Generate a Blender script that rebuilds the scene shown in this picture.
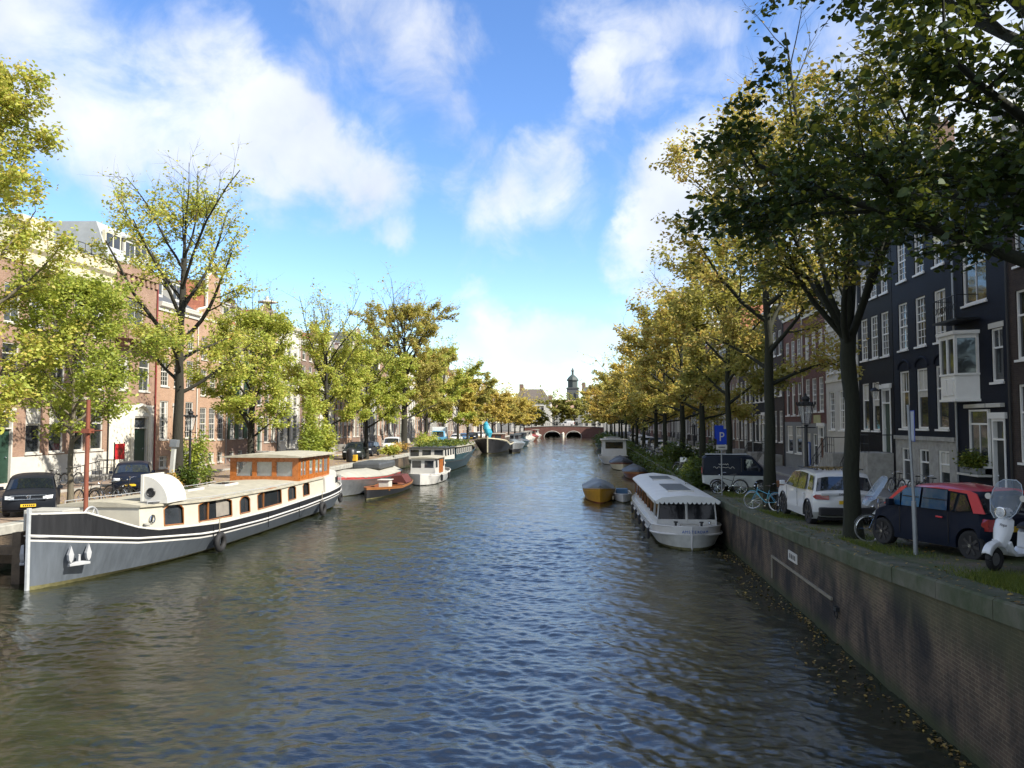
import bpy, bmesh, math, random
import numpy as np
from mathutils import Vector, Matrix
R = math.radians
PI = math.pi
scene = bpy.context.scene
for _o in list(bpy.data.objects):
    bpy.data.objects.remove(_o)
COL = scene.collection

# ------------------------------------------------------------------ camera
cam_d = bpy.data.cameras.new('camera')
cam_d.sensor_fit = 'HORIZONTAL'
cam_d.sensor_width = 36.0
cam_d.lens = 36.0 * 770 / 1024
cam_d.clip_start = 0.1
cam_d.clip_end = 9000
cam = bpy.data.objects.new('camera', cam_d)
COL.objects.link(cam)
cam.location = (0, 0, 5.4)
cam.rotation_euler = (R(90 + 2.825), 0, R(5.41))
scene.camera = cam

# ------------------------------------------------------------------ light
SUN_AZ, SUN_EL = 112.0, 40.0      # azimuth from +Y towards +X
sun_d = bpy.data.lights.new('sun', 'SUN')
sun_d.energy = 3.0
sun_d.angle = R(0.5)
sun_d.color = (1.0, 0.94, 0.83)
sun = bpy.data.objects.new('sun', sun_d)
COL.objects.link(sun)
sv = Vector((math.sin(R(SUN_AZ)) * math.cos(R(SUN_EL)), math.cos(R(SUN_AZ)) * math.cos(R(SUN_EL)), math.sin(R(SUN_EL))))
sun.rotation_euler = sv.to_track_quat('Z', 'Y').to_euler()
sun.location = (40, 0, 60)

scene.view_settings.view_transform = 'Standard'
scene.view_settings.look = 'None'
scene.view_settings.exposure = 1.6
scene.view_settings.gamma = 1.0
scene.render.engine = 'CYCLES'
scene.cycles.max_bounces = 8
scene.cycles.transparent_max_bounces = 6

# ------------------------------------------------------------------ node helpers
class NT:
    def __init__(s, tree):
        s.t = tree
    def n(s, typ, ins=None, **props):
        nd = s.t.nodes.new(typ)
        for k, v in props.items():
            setattr(nd, k, v)
        if ins:
            for k, v in ins.items():
                s.set(nd.inputs[k], v)
        return nd
    def set(s, sock, v):
        if isinstance(v, bpy.types.NodeSocket):
            s.t.links.new(v, sock)
        elif isinstance(v, bpy.types.Node):
            s.t.links.new(v.outputs[0], sock)
        else:
            sock.default_value = v
    def m(s, op, a, b=None, c=None, clamp=False):
        nd = s.t.nodes.new('ShaderNodeMath')
        nd.operation = op
        nd.use_clamp = clamp
        s.set(nd.inputs[0], a)
        if b is not None: s.set(nd.inputs[1], b)
        if c is not None: s.set(nd.inputs[2], c)
        return nd.outputs[0]
    def ramp(s, fac, stops, interp='LINEAR'):
        nd = s.t.nodes.new('ShaderNodeValToRGB')
        cr = nd.color_ramp
        cr.interpolation = interp
        while len(cr.elements) < len(stops):
            cr.elements.new(0.5)
        for e, (p, c) in zip(cr.elements, stops):
            e.position = p
            e.color = (c[0], c[1], c[2], 1)
        s.set(nd.inputs[0], fac)
        return nd.outputs[0]
    def mix(s, fac, a, b, mode='MIX'):
        nd = s.t.nodes.new('ShaderNodeMix')
        nd.data_type = 'RGBA'
        nd.blend_type = mode
        s.set(nd.inputs[0], fac)
        s.set(nd.inputs[6], a if not isinstance(a, tuple) else (a[0], a[1], a[2], 1))
        s.set(nd.inputs[7], b if not isinstance(b, tuple) else (b[0], b[1], b[2], 1))
        return nd.outputs[2]

# ------------------------------------------------------------------ sky
world = bpy.data.worlds.new('World')
scene.world = world
world.use_nodes = True
wt = world.node_tree
for nd in list(wt.nodes):
    wt.nodes.remove(nd)
W = NT(wt)
sky = W.n('ShaderNodeTexSky', sky_type='NISHITA', sun_disc=False, sun_elevation=R(SUN_EL), sun_rotation=R(SUN_AZ), air_density=1.0, dust_density=0.1, ozone_density=3.0)
hsv = W.n('ShaderNodeHueSaturation', {'Hue': 0.508, 'Saturation': 1.16, 'Value': 0.78, 'Color': sky.outputs[0]})
tc = W.n('ShaderNodeTexCoord')
sep = W.n('ShaderNodeSeparateXYZ', {0: tc.outputs['Generated']})
az = W.m('ARCTAN2', sep.outputs[0], sep.outputs[1])
el = W.m('ARCSINE', sep.outputs[2])
warp = W.n('ShaderNodeTexNoise', {'Vector': tc.outputs['Generated'], 'Scale': 5.0, 'Detail': 6.0, 'Roughness': 0.6})
wsep = W.n('ShaderNodeSeparateColor', {0: warp.outputs['Color']})
azw = W.m('ADD', az, W.m('MULTIPLY', W.m('SUBTRACT', wsep.outputs[0], 0.5), 0.22))
elw = W.m('ADD', el, W.m('MULTIPLY', W.m('SUBTRACT', wsep.outputs[1], 0.5), 0.16))
ae = W.n('ShaderNodeCombineXYZ', {0: azw, 1: elw, 2: 0.0})
# each bank of cloud: direction (azimuth, elevation in degrees), half sizes, tilt, weight
def pix_dir(px, py):
    cx, cy = (px - 512) / 770, (384 - py) / 770
    d = cam.rotation_euler.to_matrix() @ Vector((cx, cy, -1))
    d.normalize()
    return math.atan2(d.x, d.y), math.asin(d.z)
BANKS = [  # where each bank of cloud stands in the sky (as seen from the bridge), radii in radians, tilt, weight
    (50, 50, .28, .14, -.25, 1.15), (170, 150, .15, .07, -.1, .75), (310, 120, .17, .06, -.75, .95), (395, 35, .12, .09, -.9, 1.2),
    (370, 195, .14, .05, -.15, 1.0), (240, 110, .10, .06, -.4, .7), (525, 205, .085, .075, -.7, 1.0), (570, 145, .11, .04, .7, .9),
    (650, 20, .13, .055, .1, 1.15), (640, 85, .07, .04, .1, .95), (690, 180, .09, .06, .6, 1.4), (655, 240, .06, .04, .3, 1.2),
    (478, 322, .05, .03, -.3, 1.1), (550, 338, .11, .032, .1, 1.3), (500, 360, .12, .03, 0, 1.0), (570, 375, .14, .03, 0, .9), (405, 248, .04, .025, 0, .85),
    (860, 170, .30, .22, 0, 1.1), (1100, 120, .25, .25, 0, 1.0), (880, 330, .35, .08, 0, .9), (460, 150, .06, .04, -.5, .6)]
tot = None
for px, py, rx, ry, tilt, wgt in BANKS:
    a, e = pix_dir(px, py)
    mp = W.n('ShaderNodeMapping', {'Vector': ae.outputs[0], 'Location': (a, e, 0), 'Rotation': (0, 0, tilt), 'Scale': (rx * 1.25, ry * 1.25, 1)}, vector_type='TEXTURE')
    g = W.n('ShaderNodeTexGradient', {'Vector': mp.outputs[0]}, gradient_type='SPHERICAL')
    v = W.m('MULTIPLY', W.m('POWER', g.outputs[1], 0.8), wgt)
    tot = v if tot is None else W.m('ADD', tot, v)
# elsewhere: unseen cloud, made dense behind and overhead to fill the shaded right bank
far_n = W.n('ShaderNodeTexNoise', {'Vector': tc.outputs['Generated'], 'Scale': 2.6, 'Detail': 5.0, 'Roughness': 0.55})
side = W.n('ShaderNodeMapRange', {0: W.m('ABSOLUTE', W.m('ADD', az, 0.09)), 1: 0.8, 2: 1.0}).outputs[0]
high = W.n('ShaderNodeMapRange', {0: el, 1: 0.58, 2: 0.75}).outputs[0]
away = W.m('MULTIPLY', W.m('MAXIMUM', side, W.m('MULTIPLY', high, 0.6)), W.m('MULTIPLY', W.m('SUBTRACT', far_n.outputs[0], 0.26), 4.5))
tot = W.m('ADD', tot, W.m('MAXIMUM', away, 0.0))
fine = W.n('ShaderNodeTexNoise', {'Vector': tc.outputs['Generated'], 'Scale': 9.0, 'Detail': 10.0, 'Roughness': 0.6, 'Distortion': 0.5})
dens = W.m('ADD', tot, W.m('MULTIPLY', W.m('SUBTRACT', fine.outputs[0], 0.5), 2.1))
mr = W.n('ShaderNodeMapRange', {0: dens, 1: 0.25, 2: 1.45, 3: 0.0, 4: 0.87}, interpolation_type='SMOOTHSTEP')
fine2 = W.n('ShaderNodeTexNoise', {'Vector': tc.outputs['Generated'], 'Scale': 6.0, 'Detail': 5.0})
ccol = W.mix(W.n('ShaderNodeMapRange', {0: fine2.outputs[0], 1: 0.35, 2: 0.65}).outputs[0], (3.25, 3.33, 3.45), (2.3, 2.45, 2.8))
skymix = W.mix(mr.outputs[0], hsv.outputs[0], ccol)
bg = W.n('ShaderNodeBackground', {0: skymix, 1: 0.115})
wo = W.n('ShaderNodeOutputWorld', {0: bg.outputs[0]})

# ------------------------------------------------------------------ materials
MATS = {}
def mat(name, col, rough=0.6, metal=0.0, var=0.15, scale=3.0, bump=0.0, bscale=30.0, spec=0.5, coat=0.0, col2=None, trans=0.0):
    if name in MATS: return MATS[name]
    m = bpy.data.materials.new(name); m.use_nodes = True
    MATS[name] = m
    T = NT(m.node_tree); b = m.node_tree.nodes['Principled BSDF']
    tc = T.n('ShaderNodeTexCoord')
    nz = T.n('ShaderNodeTexNoise', {'Vector': tc.outputs['Object'], 'Scale': scale, 'Detail': 6.0, 'Roughness': 0.6})
    c2 = col2 or tuple(min(1, c * (1 + var)) for c in col)
    c1 = tuple(c * (1 - var) for c in col) if not col2 else col
    f = T.n('ShaderNodeMapRange', {0: nz.outputs[0], 1: 0.3, 2: 0.7})
    T.set(b.inputs['Base Color'], T.mix(f.outputs[0], c1, c2))
    b.inputs['Metallic'].default_value = metal
    T.set(b.inputs['Roughness'], T.m('ADD', rough - 0.06, T.m('MULTIPLY', nz.outputs[0], 0.12), clamp=True))
    b.inputs['Specular IOR Level'].default_value = spec
    b.inputs['Coat Weight'].default_value = coat
    b.inputs['Coat Roughness'].default_value = 0.06
    if bump:
        n2 = T.n('ShaderNodeTexNoise', {'Vector': tc.outputs['Object'], 'Scale': bscale, 'Detail': 5.0})
        bp = T.n('ShaderNodeBump', {'Strength': bump, 'Distance': 0.02, 'Height': n2.outputs[0]})
        T.set(b.inputs['Normal'], bp.outputs[0])
    return m

def wall_uv(T):
    ge = T.n('ShaderNodeNewGeometry'); tc = T.n('ShaderNodeTexCoord')
    sn = T.n('ShaderNodeSeparateXYZ', {0: ge.outputs['True Normal']}); sp = T.n('ShaderNodeSeparateXYZ', {0: tc.outputs['Object']})
    fx = T.m('GREATER_THAN', T.m('ABSOLUTE', sn.outputs[0]), 0.6)
    u = T.m('ADD', T.m('MULTIPLY', fx, sp.outputs[1]), T.m('MULTIPLY', T.m('SUBTRACT', 1.0, fx), sp.outputs[0]))
    return T.n('ShaderNodeCombineXYZ', {0: u, 1: sp.outputs[2], 2: 0.0}).outputs[0], tc, sp

def brick(name, c1, c2, mortar, bw=0.22, rh=0.07, rough=0.85, spec=0.4):
    if name in MATS: return MATS[name]
    m = bpy.data.materials.new(name); m.use_nodes = True; MATS[name] = m
    T = NT(m.node_tree); b = m.node_tree.nodes['Principled BSDF']
    uv, tc, sp = wall_uv(T)
    bt = T.n('ShaderNodeTexBrick', {'Vector': uv, 'Color1': (*c1, 1), 'Color2': (*c2, 1), 'Mortar': (*mortar, 1), 'Scale': 1.0, 'Mortar Size': 0.007, 'Brick Width': bw, 'Row Height': rh, 'Bias': -0.1})
    nz = T.n('ShaderNodeTexNoise', {'Vector': tc.outputs['Object'], 'Scale': 0.9, 'Detail': 6.0, 'Roughness': 0.65})
    n3 = T.n('ShaderNodeTexNoise', {'Vector': tc.outputs['Object'], 'Scale': 9.0, 'Detail': 3.0})
    c = T.mix(0.5, bt.outputs[0], T.ramp(nz.outputs[0], [(0.3, (0.55, 0.5, 0.5)), (0.7, (1.25, 1.2, 1.15))]), 'MULTIPLY')
    c = T.mix(T.m('MULTIPLY', n3.outputs[0], 0.35), c, tuple(x * 0.55 for x in c1))
    T.set(b.inputs['Base Color'], c)
    b.inputs['Roughness'].default_value = rough; b.inputs['Specular IOR Level'].default_value = spec
    bp = T.n('ShaderNodeBump', {'Strength': 0.5, 'Distance': 0.01, 'Height': T.m('SUBTRACT', 1.0, bt.outputs[1])})
    T.set(b.inputs['Normal'], bp.outputs[0])
    return m

def glass(name, col, rough=0.05, spec=0.8, blob=True):
    """window glass seen from outside: dark room behind, glossy front; a room differs a little from the next"""
    if name in MATS: return MATS[name]
    m = bpy.data.materials.new(name); m.use_nodes = True; MATS[name] = m
    T = NT(m.node_tree); b = m.node_tree.nodes['Principled BSDF']
    oi = T.n('ShaderNodeObjectInfo'); tc = T.n('ShaderNodeTexCoord')
    nz = T.n('ShaderNodeTexNoise', {'Vector': tc.outputs['Object'], 'Scale': 1.5, 'Detail': 3.0})
    f = T.m('MULTIPLY', oi.outputs['Random'], nz.outputs[0])
    T.set(b.inputs['Base Color'], T.mix(f, tuple(c * 0.5 for c in col), tuple(c * 2.2 + 0.01 for c in col)))
    b.inputs['Roughness'].default_value = rough
    b.inputs['Specular IOR Level'].default_value = spec
    bp = T.n('ShaderNodeBump', {'Strength': 0.08, 'Distance': 0.05, 'Height': nz.outputs[0]})
    T.set(b.inputs['Normal'], bp.outputs[0])
    return m

def clear(name, col, alpha):
    if name in MATS: return MATS[name]
    m = bpy.data.materials.new(name); m.use_nodes = True; MATS[name] = m
    T = NT(m.node_tree); b = m.node_tree.nodes['Principled BSDF']
    b.inputs['Base Color'].default_value = (*col, 1); b.inputs['Roughness'].default_value = 0.08
    b.inputs['Alpha'].default_value = alpha; b.inputs['Specular IOR Level'].default_value = 0.8
    return m

def leafmat(name, stops, trans=0.4):
    if name in MATS: return MATS[name]
    m = bpy.data.materials.new(name); m.use_nodes = True; MATS[name] = m
    T = NT(m.node_tree); nt = m.node_tree
    b = nt.nodes['Principled BSDF']; out = nt.nodes['Material Output']
    at = T.n('ShaderNodeAttribute', attribute_name='tint'); oi = T.n('ShaderNodeObjectInfo')
    f = T.m('ADD', at.outputs['Fac'], T.m('MULTIPLY', T.m('SUBTRACT', oi.outputs['Random'], 0.5), 0.22))
    c = T.ramp(f, stops)
    T.set(b.inputs['Base Color'], c); b.inputs['Roughness'].default_value = 0.5; b.inputs['Specular IOR Level'].default_value = 0.35
    tr = T.n('ShaderNodeBsdfTranslucent', {0: T.mix(0.35, c, (0.40, 0.42, 0.04))})
    mx = T.n('ShaderNodeMixShader', {0: trans, 1: b.outputs[0], 2: tr.outputs[0]})
    T.set(out.inputs[0], mx.outputs[0])
    return m

# ------------------------------------------------------------------ mesh builder
class MB:
    def __init__(s):
        s.v = []; s.f = []; s.mi = []; s.k = 0
    def mat(s, k): s.k = k; return s
    def face(s, idx): s.f.append(tuple(idx)); s.mi.append(s.k)
    def poly(s, pts):
        n = len(s.v); s.v.extend([tuple(p) for p in pts]); s.face(range(n, n + len(pts)))
        return s
    def box(s, x0, x1, y0, y1, z0, z1, M=None):
        if x0 > x1: x0, x1 = x1, x0
        if y0 > y1: y0, y1 = y1, y0
        p = [(x0, y0, z0), (x1, y0, z0), (x1, y1, z0), (x0, y1, z0), (x0, y0, z1), (x1, y0, z1), (x1, y1, z1), (x0, y1, z1)]
        if M is not None: p = [tuple(M @ Vector(q)) for q in p]
        n = len(s.v); s.v.extend(p)
        for q in ((0, 3, 2, 1), (4, 5, 6, 7), (0, 1, 5, 4), (1, 2, 6, 5), (2, 3, 7, 6), (3, 0, 4, 7)):
            s.face([n + i for i in q])
        return s
    def loft(s, rings, closed=True, cap=True):
        n0 = len(s.v); k = len(rings[0])
        for r in rings: s.v.extend([tuple(p) for p in r])
        for i in range(len(rings) - 1):
            for j in range(k if closed else k - 1):
                a = n0 + i * k + j; b = n0 + i * k + (j + 1) % k
                s.face((a, b, b + k, a + k))
        if cap and closed:
            s.face([n0 + j for j in range(k)][::-1]); s.face([n0 + (len(rings) - 1) * k + j for j in range(k)])
        return s
    def tube(s, pts, r, n=6, cap=True):
        pts = [Vector(p) for p in pts]
        rs = r if isinstance(r, (list, tuple)) else [r] * len(pts)
        rings = []; up = None
        for i, p in enumerate(pts):
            d = (pts[min(i + 1, len(pts) - 1)] - pts[max(i - 1, 0)])
            if d.length < 1e-9: d = Vector((0, 0, 1))
            d.normalize()
            if up is None: up = d.orthogonal().normalized()
            else:
                up = up - d * up.dot(d)
                if up.length < 1e-6: up = d.orthogonal()
                up.normalize()
            w = d.cross(up)
            rings.append([p + (up * math.cos(2 * PI * j / n) + w * math.sin(2 * PI * j / n)) * rs[i] for j in range(n)])
        return s.loft(rings, True, cap)
    def ring(s, c, rad, r, axis='x', n=20, m=6, a0=0, a1=2 * PI):
        full = abs(a1 - a0 - 2 * PI) < 1e-6
        pts = []
        for i in range(n + 1):
            a = a0 + (a1 - a0) * i / n
            u, w = math.cos(a) * rad, math.sin(a) * rad
            pts.append({'x': (c[0], c[1] + u, c[2] + w), 'y': (c[0] + u, c[1], c[2] + w), 'z': (c[0] + u, c[1] + w, c[2])}[axis])
        return s.tube(pts, r, m, not full)
    def lathe(s, prof, n=16, c=(0, 0, 0), axis='z'):
        rings = []
        for rr, h in prof:
            ring = []
            for j in range(n):
                a = 2 * PI * j / n
                u, w = rr * math.cos(a), rr * math.sin(a)
                ring.append({'z': (c[0] + u, c[1] + w, c[2] + h), 'x': (c[0] + h, c[1] + u, c[2] + w), 'y': (c[0] + u, c[1] + h, c[2] + w)}[axis])
            rings.append(ring)
        return s.loft(rings, True, True)
    def prism(s, poly, a, b, axis='x'):
        def P(p, t):
            return {'x': (t, p[0], p[1]), 'y': (p[0], t, p[1]), 'z': (p[0], p[1], t)}[axis]
        return s.loft([[P(p, a) for p in poly], [P(p, b) for p in poly]], True, True)
    def ball(s, c, r, n=8, m=6, sz=1.0):
        return s.lathe([(max(1e-3, r * math.sin(PI * i / m)), -r * sz * math.cos(PI * i / m)) for i in range(m + 1)], n, c)
    def mesh(s, name, mats, smooth=False, ang=40):
        me = bpy.data.meshes.new(name)
        me.from_pydata(s.v, [], s.f)
        for m in (mats if isinstance(mats, (list, tuple)) else [mats]): me.materials.append(m)
        if max(s.mi, default=0): me.polygons.foreach_set('material_index', s.mi)
        bm = bmesh.new(); bm.from_mesh(me); bmesh.ops.recalc_face_normals(bm, faces=bm.faces); bm.to_mesh(me); bm.free()
        if smooth:
            me.polygons.foreach_set('use_smooth', [True] * len(me.polygons))
            me.set_sharp_from_angle(angle=R(ang))
        return me
    def build(s, name, mats, parent=None, smooth=False, loc=None, rot=None, ang=40, bevel=0):
        return link(name, s.mesh(name, mats, smooth, ang), parent, loc, rot, bevel)

def link(name, me, parent=None, loc=None, rot=None, bevel=0):
    o = bpy.data.objects.new(name, me); COL.objects.link(o)
    if parent: o.parent = parent
    if loc: o.location = loc
    if rot: o.rotation_euler = rot
    if bevel:
        b = o.modifiers.new('bevel', 'BEVEL'); b.width = bevel; b.segments = 2; b.limit_method = 'ANGLE'; b.angle_limit = R(40)
    return o
def tag(o, label, cat, group=None):
    o['label'] = label; o['category'] = cat
    if group: o['group'] = group
    return o
def adj(loc):
    """positions were measured as distance along the view axis; the view is turned 5.4 degrees off the canal, so slide them along it"""
    x, y, z = loc; y2 = (y + x * math.sin(R(5.41))) / math.cos(R(5.41))
    if abs(x) > 5.9 and z > .8 and y < 60: z += (zr(y2) - zr(y)) if x > 0 else (zl(y2) - zl(y))
    return (x, y2, z)
def thing(name, label, cat, loc=(0, 0, 0), rz=0, group=None, fix=True):
    if fix: loc = adj(loc)
    o = bpy.data.objects.new(name, None); COL.objects.link(o)
    o.empty_display_size = 0.3
    o.location = loc; o.rotation_euler = (0, 0, rz)
    return tag(o, label, cat, group)
def kind(o, k): o['kind'] = k; return o
def copy_tree(o, parent=None):
    c = o.copy(); COL.objects.link(c)
    if parent: c.parent = parent
    for ch in list(o.children): copy_tree(ch, c)
    return c
def dup(o, label, loc, rz, group=None):
    c = copy_tree(o); c.location = adj(loc); c.rotation_euler = (0, 0, rz); c['label'] = label
    if group: c['group'] = group
    return c
def text_mesh(name, body, size, m, parent, loc, rot, extrude=0.003, shear=0.0, align='CENTER'):
    cu = bpy.data.curves.new(name, 'FONT'); cu.body = body; cu.size = size; cu.extrude = extrude; cu.shear = shear; cu.align_x = align
    cu.resolution_u = 3
    t = bpy.data.objects.new(name + '_tmp', cu); COL.objects.link(t)
    bpy.context.view_layer.update()
    dg = bpy.context.evaluated_depsgraph_get()
    me = bpy.data.meshes.new_from_object(t.evaluated_get(dg))
    bpy.data.objects.remove(t)
    me.materials.clear(); me.materials.append(m)
    return link(name, me, parent, loc, rot)

# levels: street heights above the water along the canal (the streets climb towards the bridge the photo is taken from)
def lerp(x, xs, ys):
    return float(np.interp(x, xs, ys))
def zr(y): return lerp(y, [-30, 5, 11, 13, 17.5, 24, 30, 36, 50, 400], [3.3, 3.2, 2.85, 2.72, 2.46, 2.2, 2.0, 1.9, 1.82, 1.82])
def zl(y): return lerp(y, [-30, 5, 15, 26, 400], [2.9, 2.6, 2.0, 1.62, 1.6])
XR, XL = 6.1, -21.1          # quay edges
FR, FL = 15.6, -31.6         # house fronts

WHITE = mat('white_paint', (0.54, 0.525, 0.475), 0.45, var=0.06)
CREAM = mat('cream_paint', (0.58, 0.53, 0.38), 0.5, var=0.07)
FRAME_W = mat('white_frame_shade_side', (0.80, 0.79, 0.75), 0.45, var=0.04)  # white paint lightened to offset the shade on right street frames
BLACK = mat('black_paint', (0.015, 0.016, 0.018), 0.4, var=0.2)
IRON = mat('iron', (0.02, 0.022, 0.024), 0.5, metal=0.3)
STEEL = mat('grey_steel', (0.32, 0.34, 0.36), 0.4, metal=0.7)
CHROME = mat('chrome', (0.6, 0.62, 0.64), 0.15, metal=1.0)
RUBBER = mat('rubber', (0.014, 0.014, 0.015), 0.75)
STONE = mat('grey_stone', (0.33, 0.32, 0.29), 0.8, var=0.25, bump=0.3)
STONE_W = mat('white_stone', (0.62, 0.59, 0.5), 0.75, var=0.15, bump=0.2)
PANE = glass('window_glass', (0.025, 0.03, 0.036))
PANE_L = glass('window_glass_bright', (0.035, 0.04, 0.045), spec=1.0)
CARGLASS = glass('car_glass', (0.012, 0.017, 0.024), 0.03, 1.0)

def hullmat(name, col, rough=0.4, streak=0.35, rust=(0.16, 0.075, 0.03)):
    """painted steel: vertical run-off streaks, faint plate tone, a few rust spots"""
    m = bpy.data.materials.new(name); m.use_nodes = True; MATS[name] = m
    T = NT(m.node_tree); b = m.node_tree.nodes['Principled BSDF']
    tc = T.n('ShaderNodeTexCoord')
    mp = T.n('ShaderNodeMapping', {'Vector': tc.outputs['Object'], 'Scale': (1, 2.2, 0.25)})
    st = T.n('ShaderNodeTexNoise', {'Vector': mp.outputs[0], 'Scale': 3.0, 'Detail': 7.0, 'Roughness': 0.65})
    n2 = T.n('ShaderNodeTexNoise', {'Vector': tc.outputs['Object'], 'Scale': 1.1, 'Detail': 5.0})
    n3 = T.n('ShaderNodeTexNoise', {'Vector': mp.outputs[0], 'Scale': 6.0, 'Detail': 8.0, 'Roughness': 0.7})
    c = T.mix(T.n('ShaderNodeMapRange', {0: st.outputs[0], 1: 0.35, 2: 0.7}).outputs[0], tuple(x * (1 - streak) for x in col), tuple(min(1, x * (1 + streak * .6)) for x in col))
    c = T.mix(T.m('MULTIPLY', n2.outputs[0], 0.3), c, tuple(x * 0.7 for x in col))
    c = T.mix(T.n('ShaderNodeMapRange', {0: n3.outputs[0], 1: 0.66, 2: 0.74, 4: 0.55}).outputs[0], c, rust)
    T.set(b.inputs['Base Color'], c)
    T.set(b.inputs['Roughness'], T.m('ADD', rough - .1, T.m('MULTIPLY', st.outputs[0], .25)))
    bp = T.n('ShaderNodeBump', {'Strength': 0.12, 'Distance': 0.03, 'Height': n2.outputs[0]})
    T.set(b.inputs['Normal'], bp.outputs[0])
    return m

# ================================================================== SETTING
def water():
    rng = np.random.default_rng(3)
    ys = [-12.0]
    while ys[-1] < 300:
        y = ys[-1]; ys.append(y + max(0.5 if y < 7 else 0.05, 0.0019 * y))
    ys = np.array(ys); xs = np.linspace(XL - 0.4, XR + 0.4, 520)
    X, Y = np.meshgrid(xs, ys)
    Z = np.zeros_like(X)
    dy = np.maximum(0.05, 0.0019 * np.abs(Y))
    for i in range(120):
        lam = 0.22 * (11.0 ** rng.random() ** 1.5); k = 2 * PI / lam
        th = rng.normal(0, 0.45 + 0.3 / (0.5 + lam)) + (PI if rng.random() < 0.3 else 0) + 0.25
        amp = 0.0029 * lam ** 0.66 * (0.5 + rng.random())
        fade = np.clip((lam / dy - 2.2) / 2.5, 0, 1)
        Z += amp * fade * np.sin(k * (X * math.sin(th) + Y * math.cos(th)) + rng.random() * 6.28)
    # patches of calmer and rougher water
    patch = 0.75 + 0.35 * np.sin(X * 0.31 + 1.3 * np.sin(Y * 0.11)) * np.sin(Y * 0.17 + 0.9 * np.sin(X * 0.23))
    Z *= patch * (0.62 + 0.38 * np.clip((70 - Y) / 50, 0, 1))     # waves flattened farther off so the water mirrors more of the bright low sky
    n, mcol = X.shape
    co = np.stack([X, Y, Z], -1).reshape(-1, 3)
    idx = np.arange(n * mcol).reshape(n, mcol)
    q = np.stack([idx[:-1, :-1], idx[:-1, 1:], idx[1:, 1:], idx[1:, :-1]], -1).reshape(-1)
    me = bpy.data.meshes.new('water')
    me.vertices.add(len(co)); me.vertices.foreach_set('co', co.reshape(-1).astype(np.float32))
    nf = len(q) // 4
    me.loops.add(len(q)); me.loops.foreach_set('vertex_index', q.astype(np.int32))
    me.polygons.add(nf); me.polygons.foreach_set('loop_start', (np.arange(nf) * 4).astype(np.int32))
    me.polygons.foreach_set('use_smooth', np.ones(nf, bool))
    me.update(calc_edges=True)
    m = bpy.data.materials.new('canal_water'); m.use_nodes = True
    T = NT(m.node_tree); b = m.node_tree.nodes['Principled BSDF']
    tc = T.n('ShaderNodeTexCoord')
    b.inputs['Base Color'].default_value = (0.013, 0.017, 0.008, 1)
    b.inputs['Roughness'].default_value = 0.035; b.inputs['IOR'].default_value = 2.1
    mp = T.n('ShaderNodeMapping', {'Vector': tc.outputs['Object'], 'Scale': (0.6, 1.6, 1)})
    n1 = T.n('ShaderNodeTexNoise', {'Vector': mp.outputs[0], 'Scale': 9.0, 'Detail': 4.0, 'Roughness': 0.6})
    n2 = T.n('ShaderNodeTexNoise', {'Vector': mp.outputs[0], 'Scale': 1.1, 'Detail': 3.0})
    h = T.m('ADD', T.m('MULTIPLY', n1.outputs[0], 0.06), T.m('MULTIPLY', n2.outputs[0], 0.16))
    bp = T.n('ShaderNodeBump', {'Strength': 0.2, 'Distance': 1.0, 'Height': h})
    T.set(b.inputs['Normal'], bp.outputs[0])
    me.materials.append(m)
    kind(link('water', me), 'structure')
water()

EARTH = mat('earth', (0.10, 0.09, 0.07), 0.95, var=0.3)
g = MB()
g.poly([(-3000, -300, 1.45), (XL - 0.6, -300, 1.45), (XL - 0.6, 296, 1.45), (-3000, 296, 1.45)])
g.poly([(XR + 0.6, -300, 1.45), (3000, -300, 1.45), (3000, 296, 1.45), (XR + 0.6, 296, 1.45)])
g.poly([(-3000, 296, 1.45), (3000, 296, 1.45), (3000, 4000, 1.45), (-3000, 4000, 1.45)])
g.poly([(-3000, 296, -1.2), (3000, 296, -1.2), (3000, 296, 1.45), (-3000, 296, 1.45)])
g.poly([(XL - 0.8, -300, -1.2), (XR + 0.8, -300, -1.2), (XR + 0.8, 296, -1.2), (XL - 0.8, 296, -1.2)])
kind(g.build('ground', EARTH), 'structure')

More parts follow.
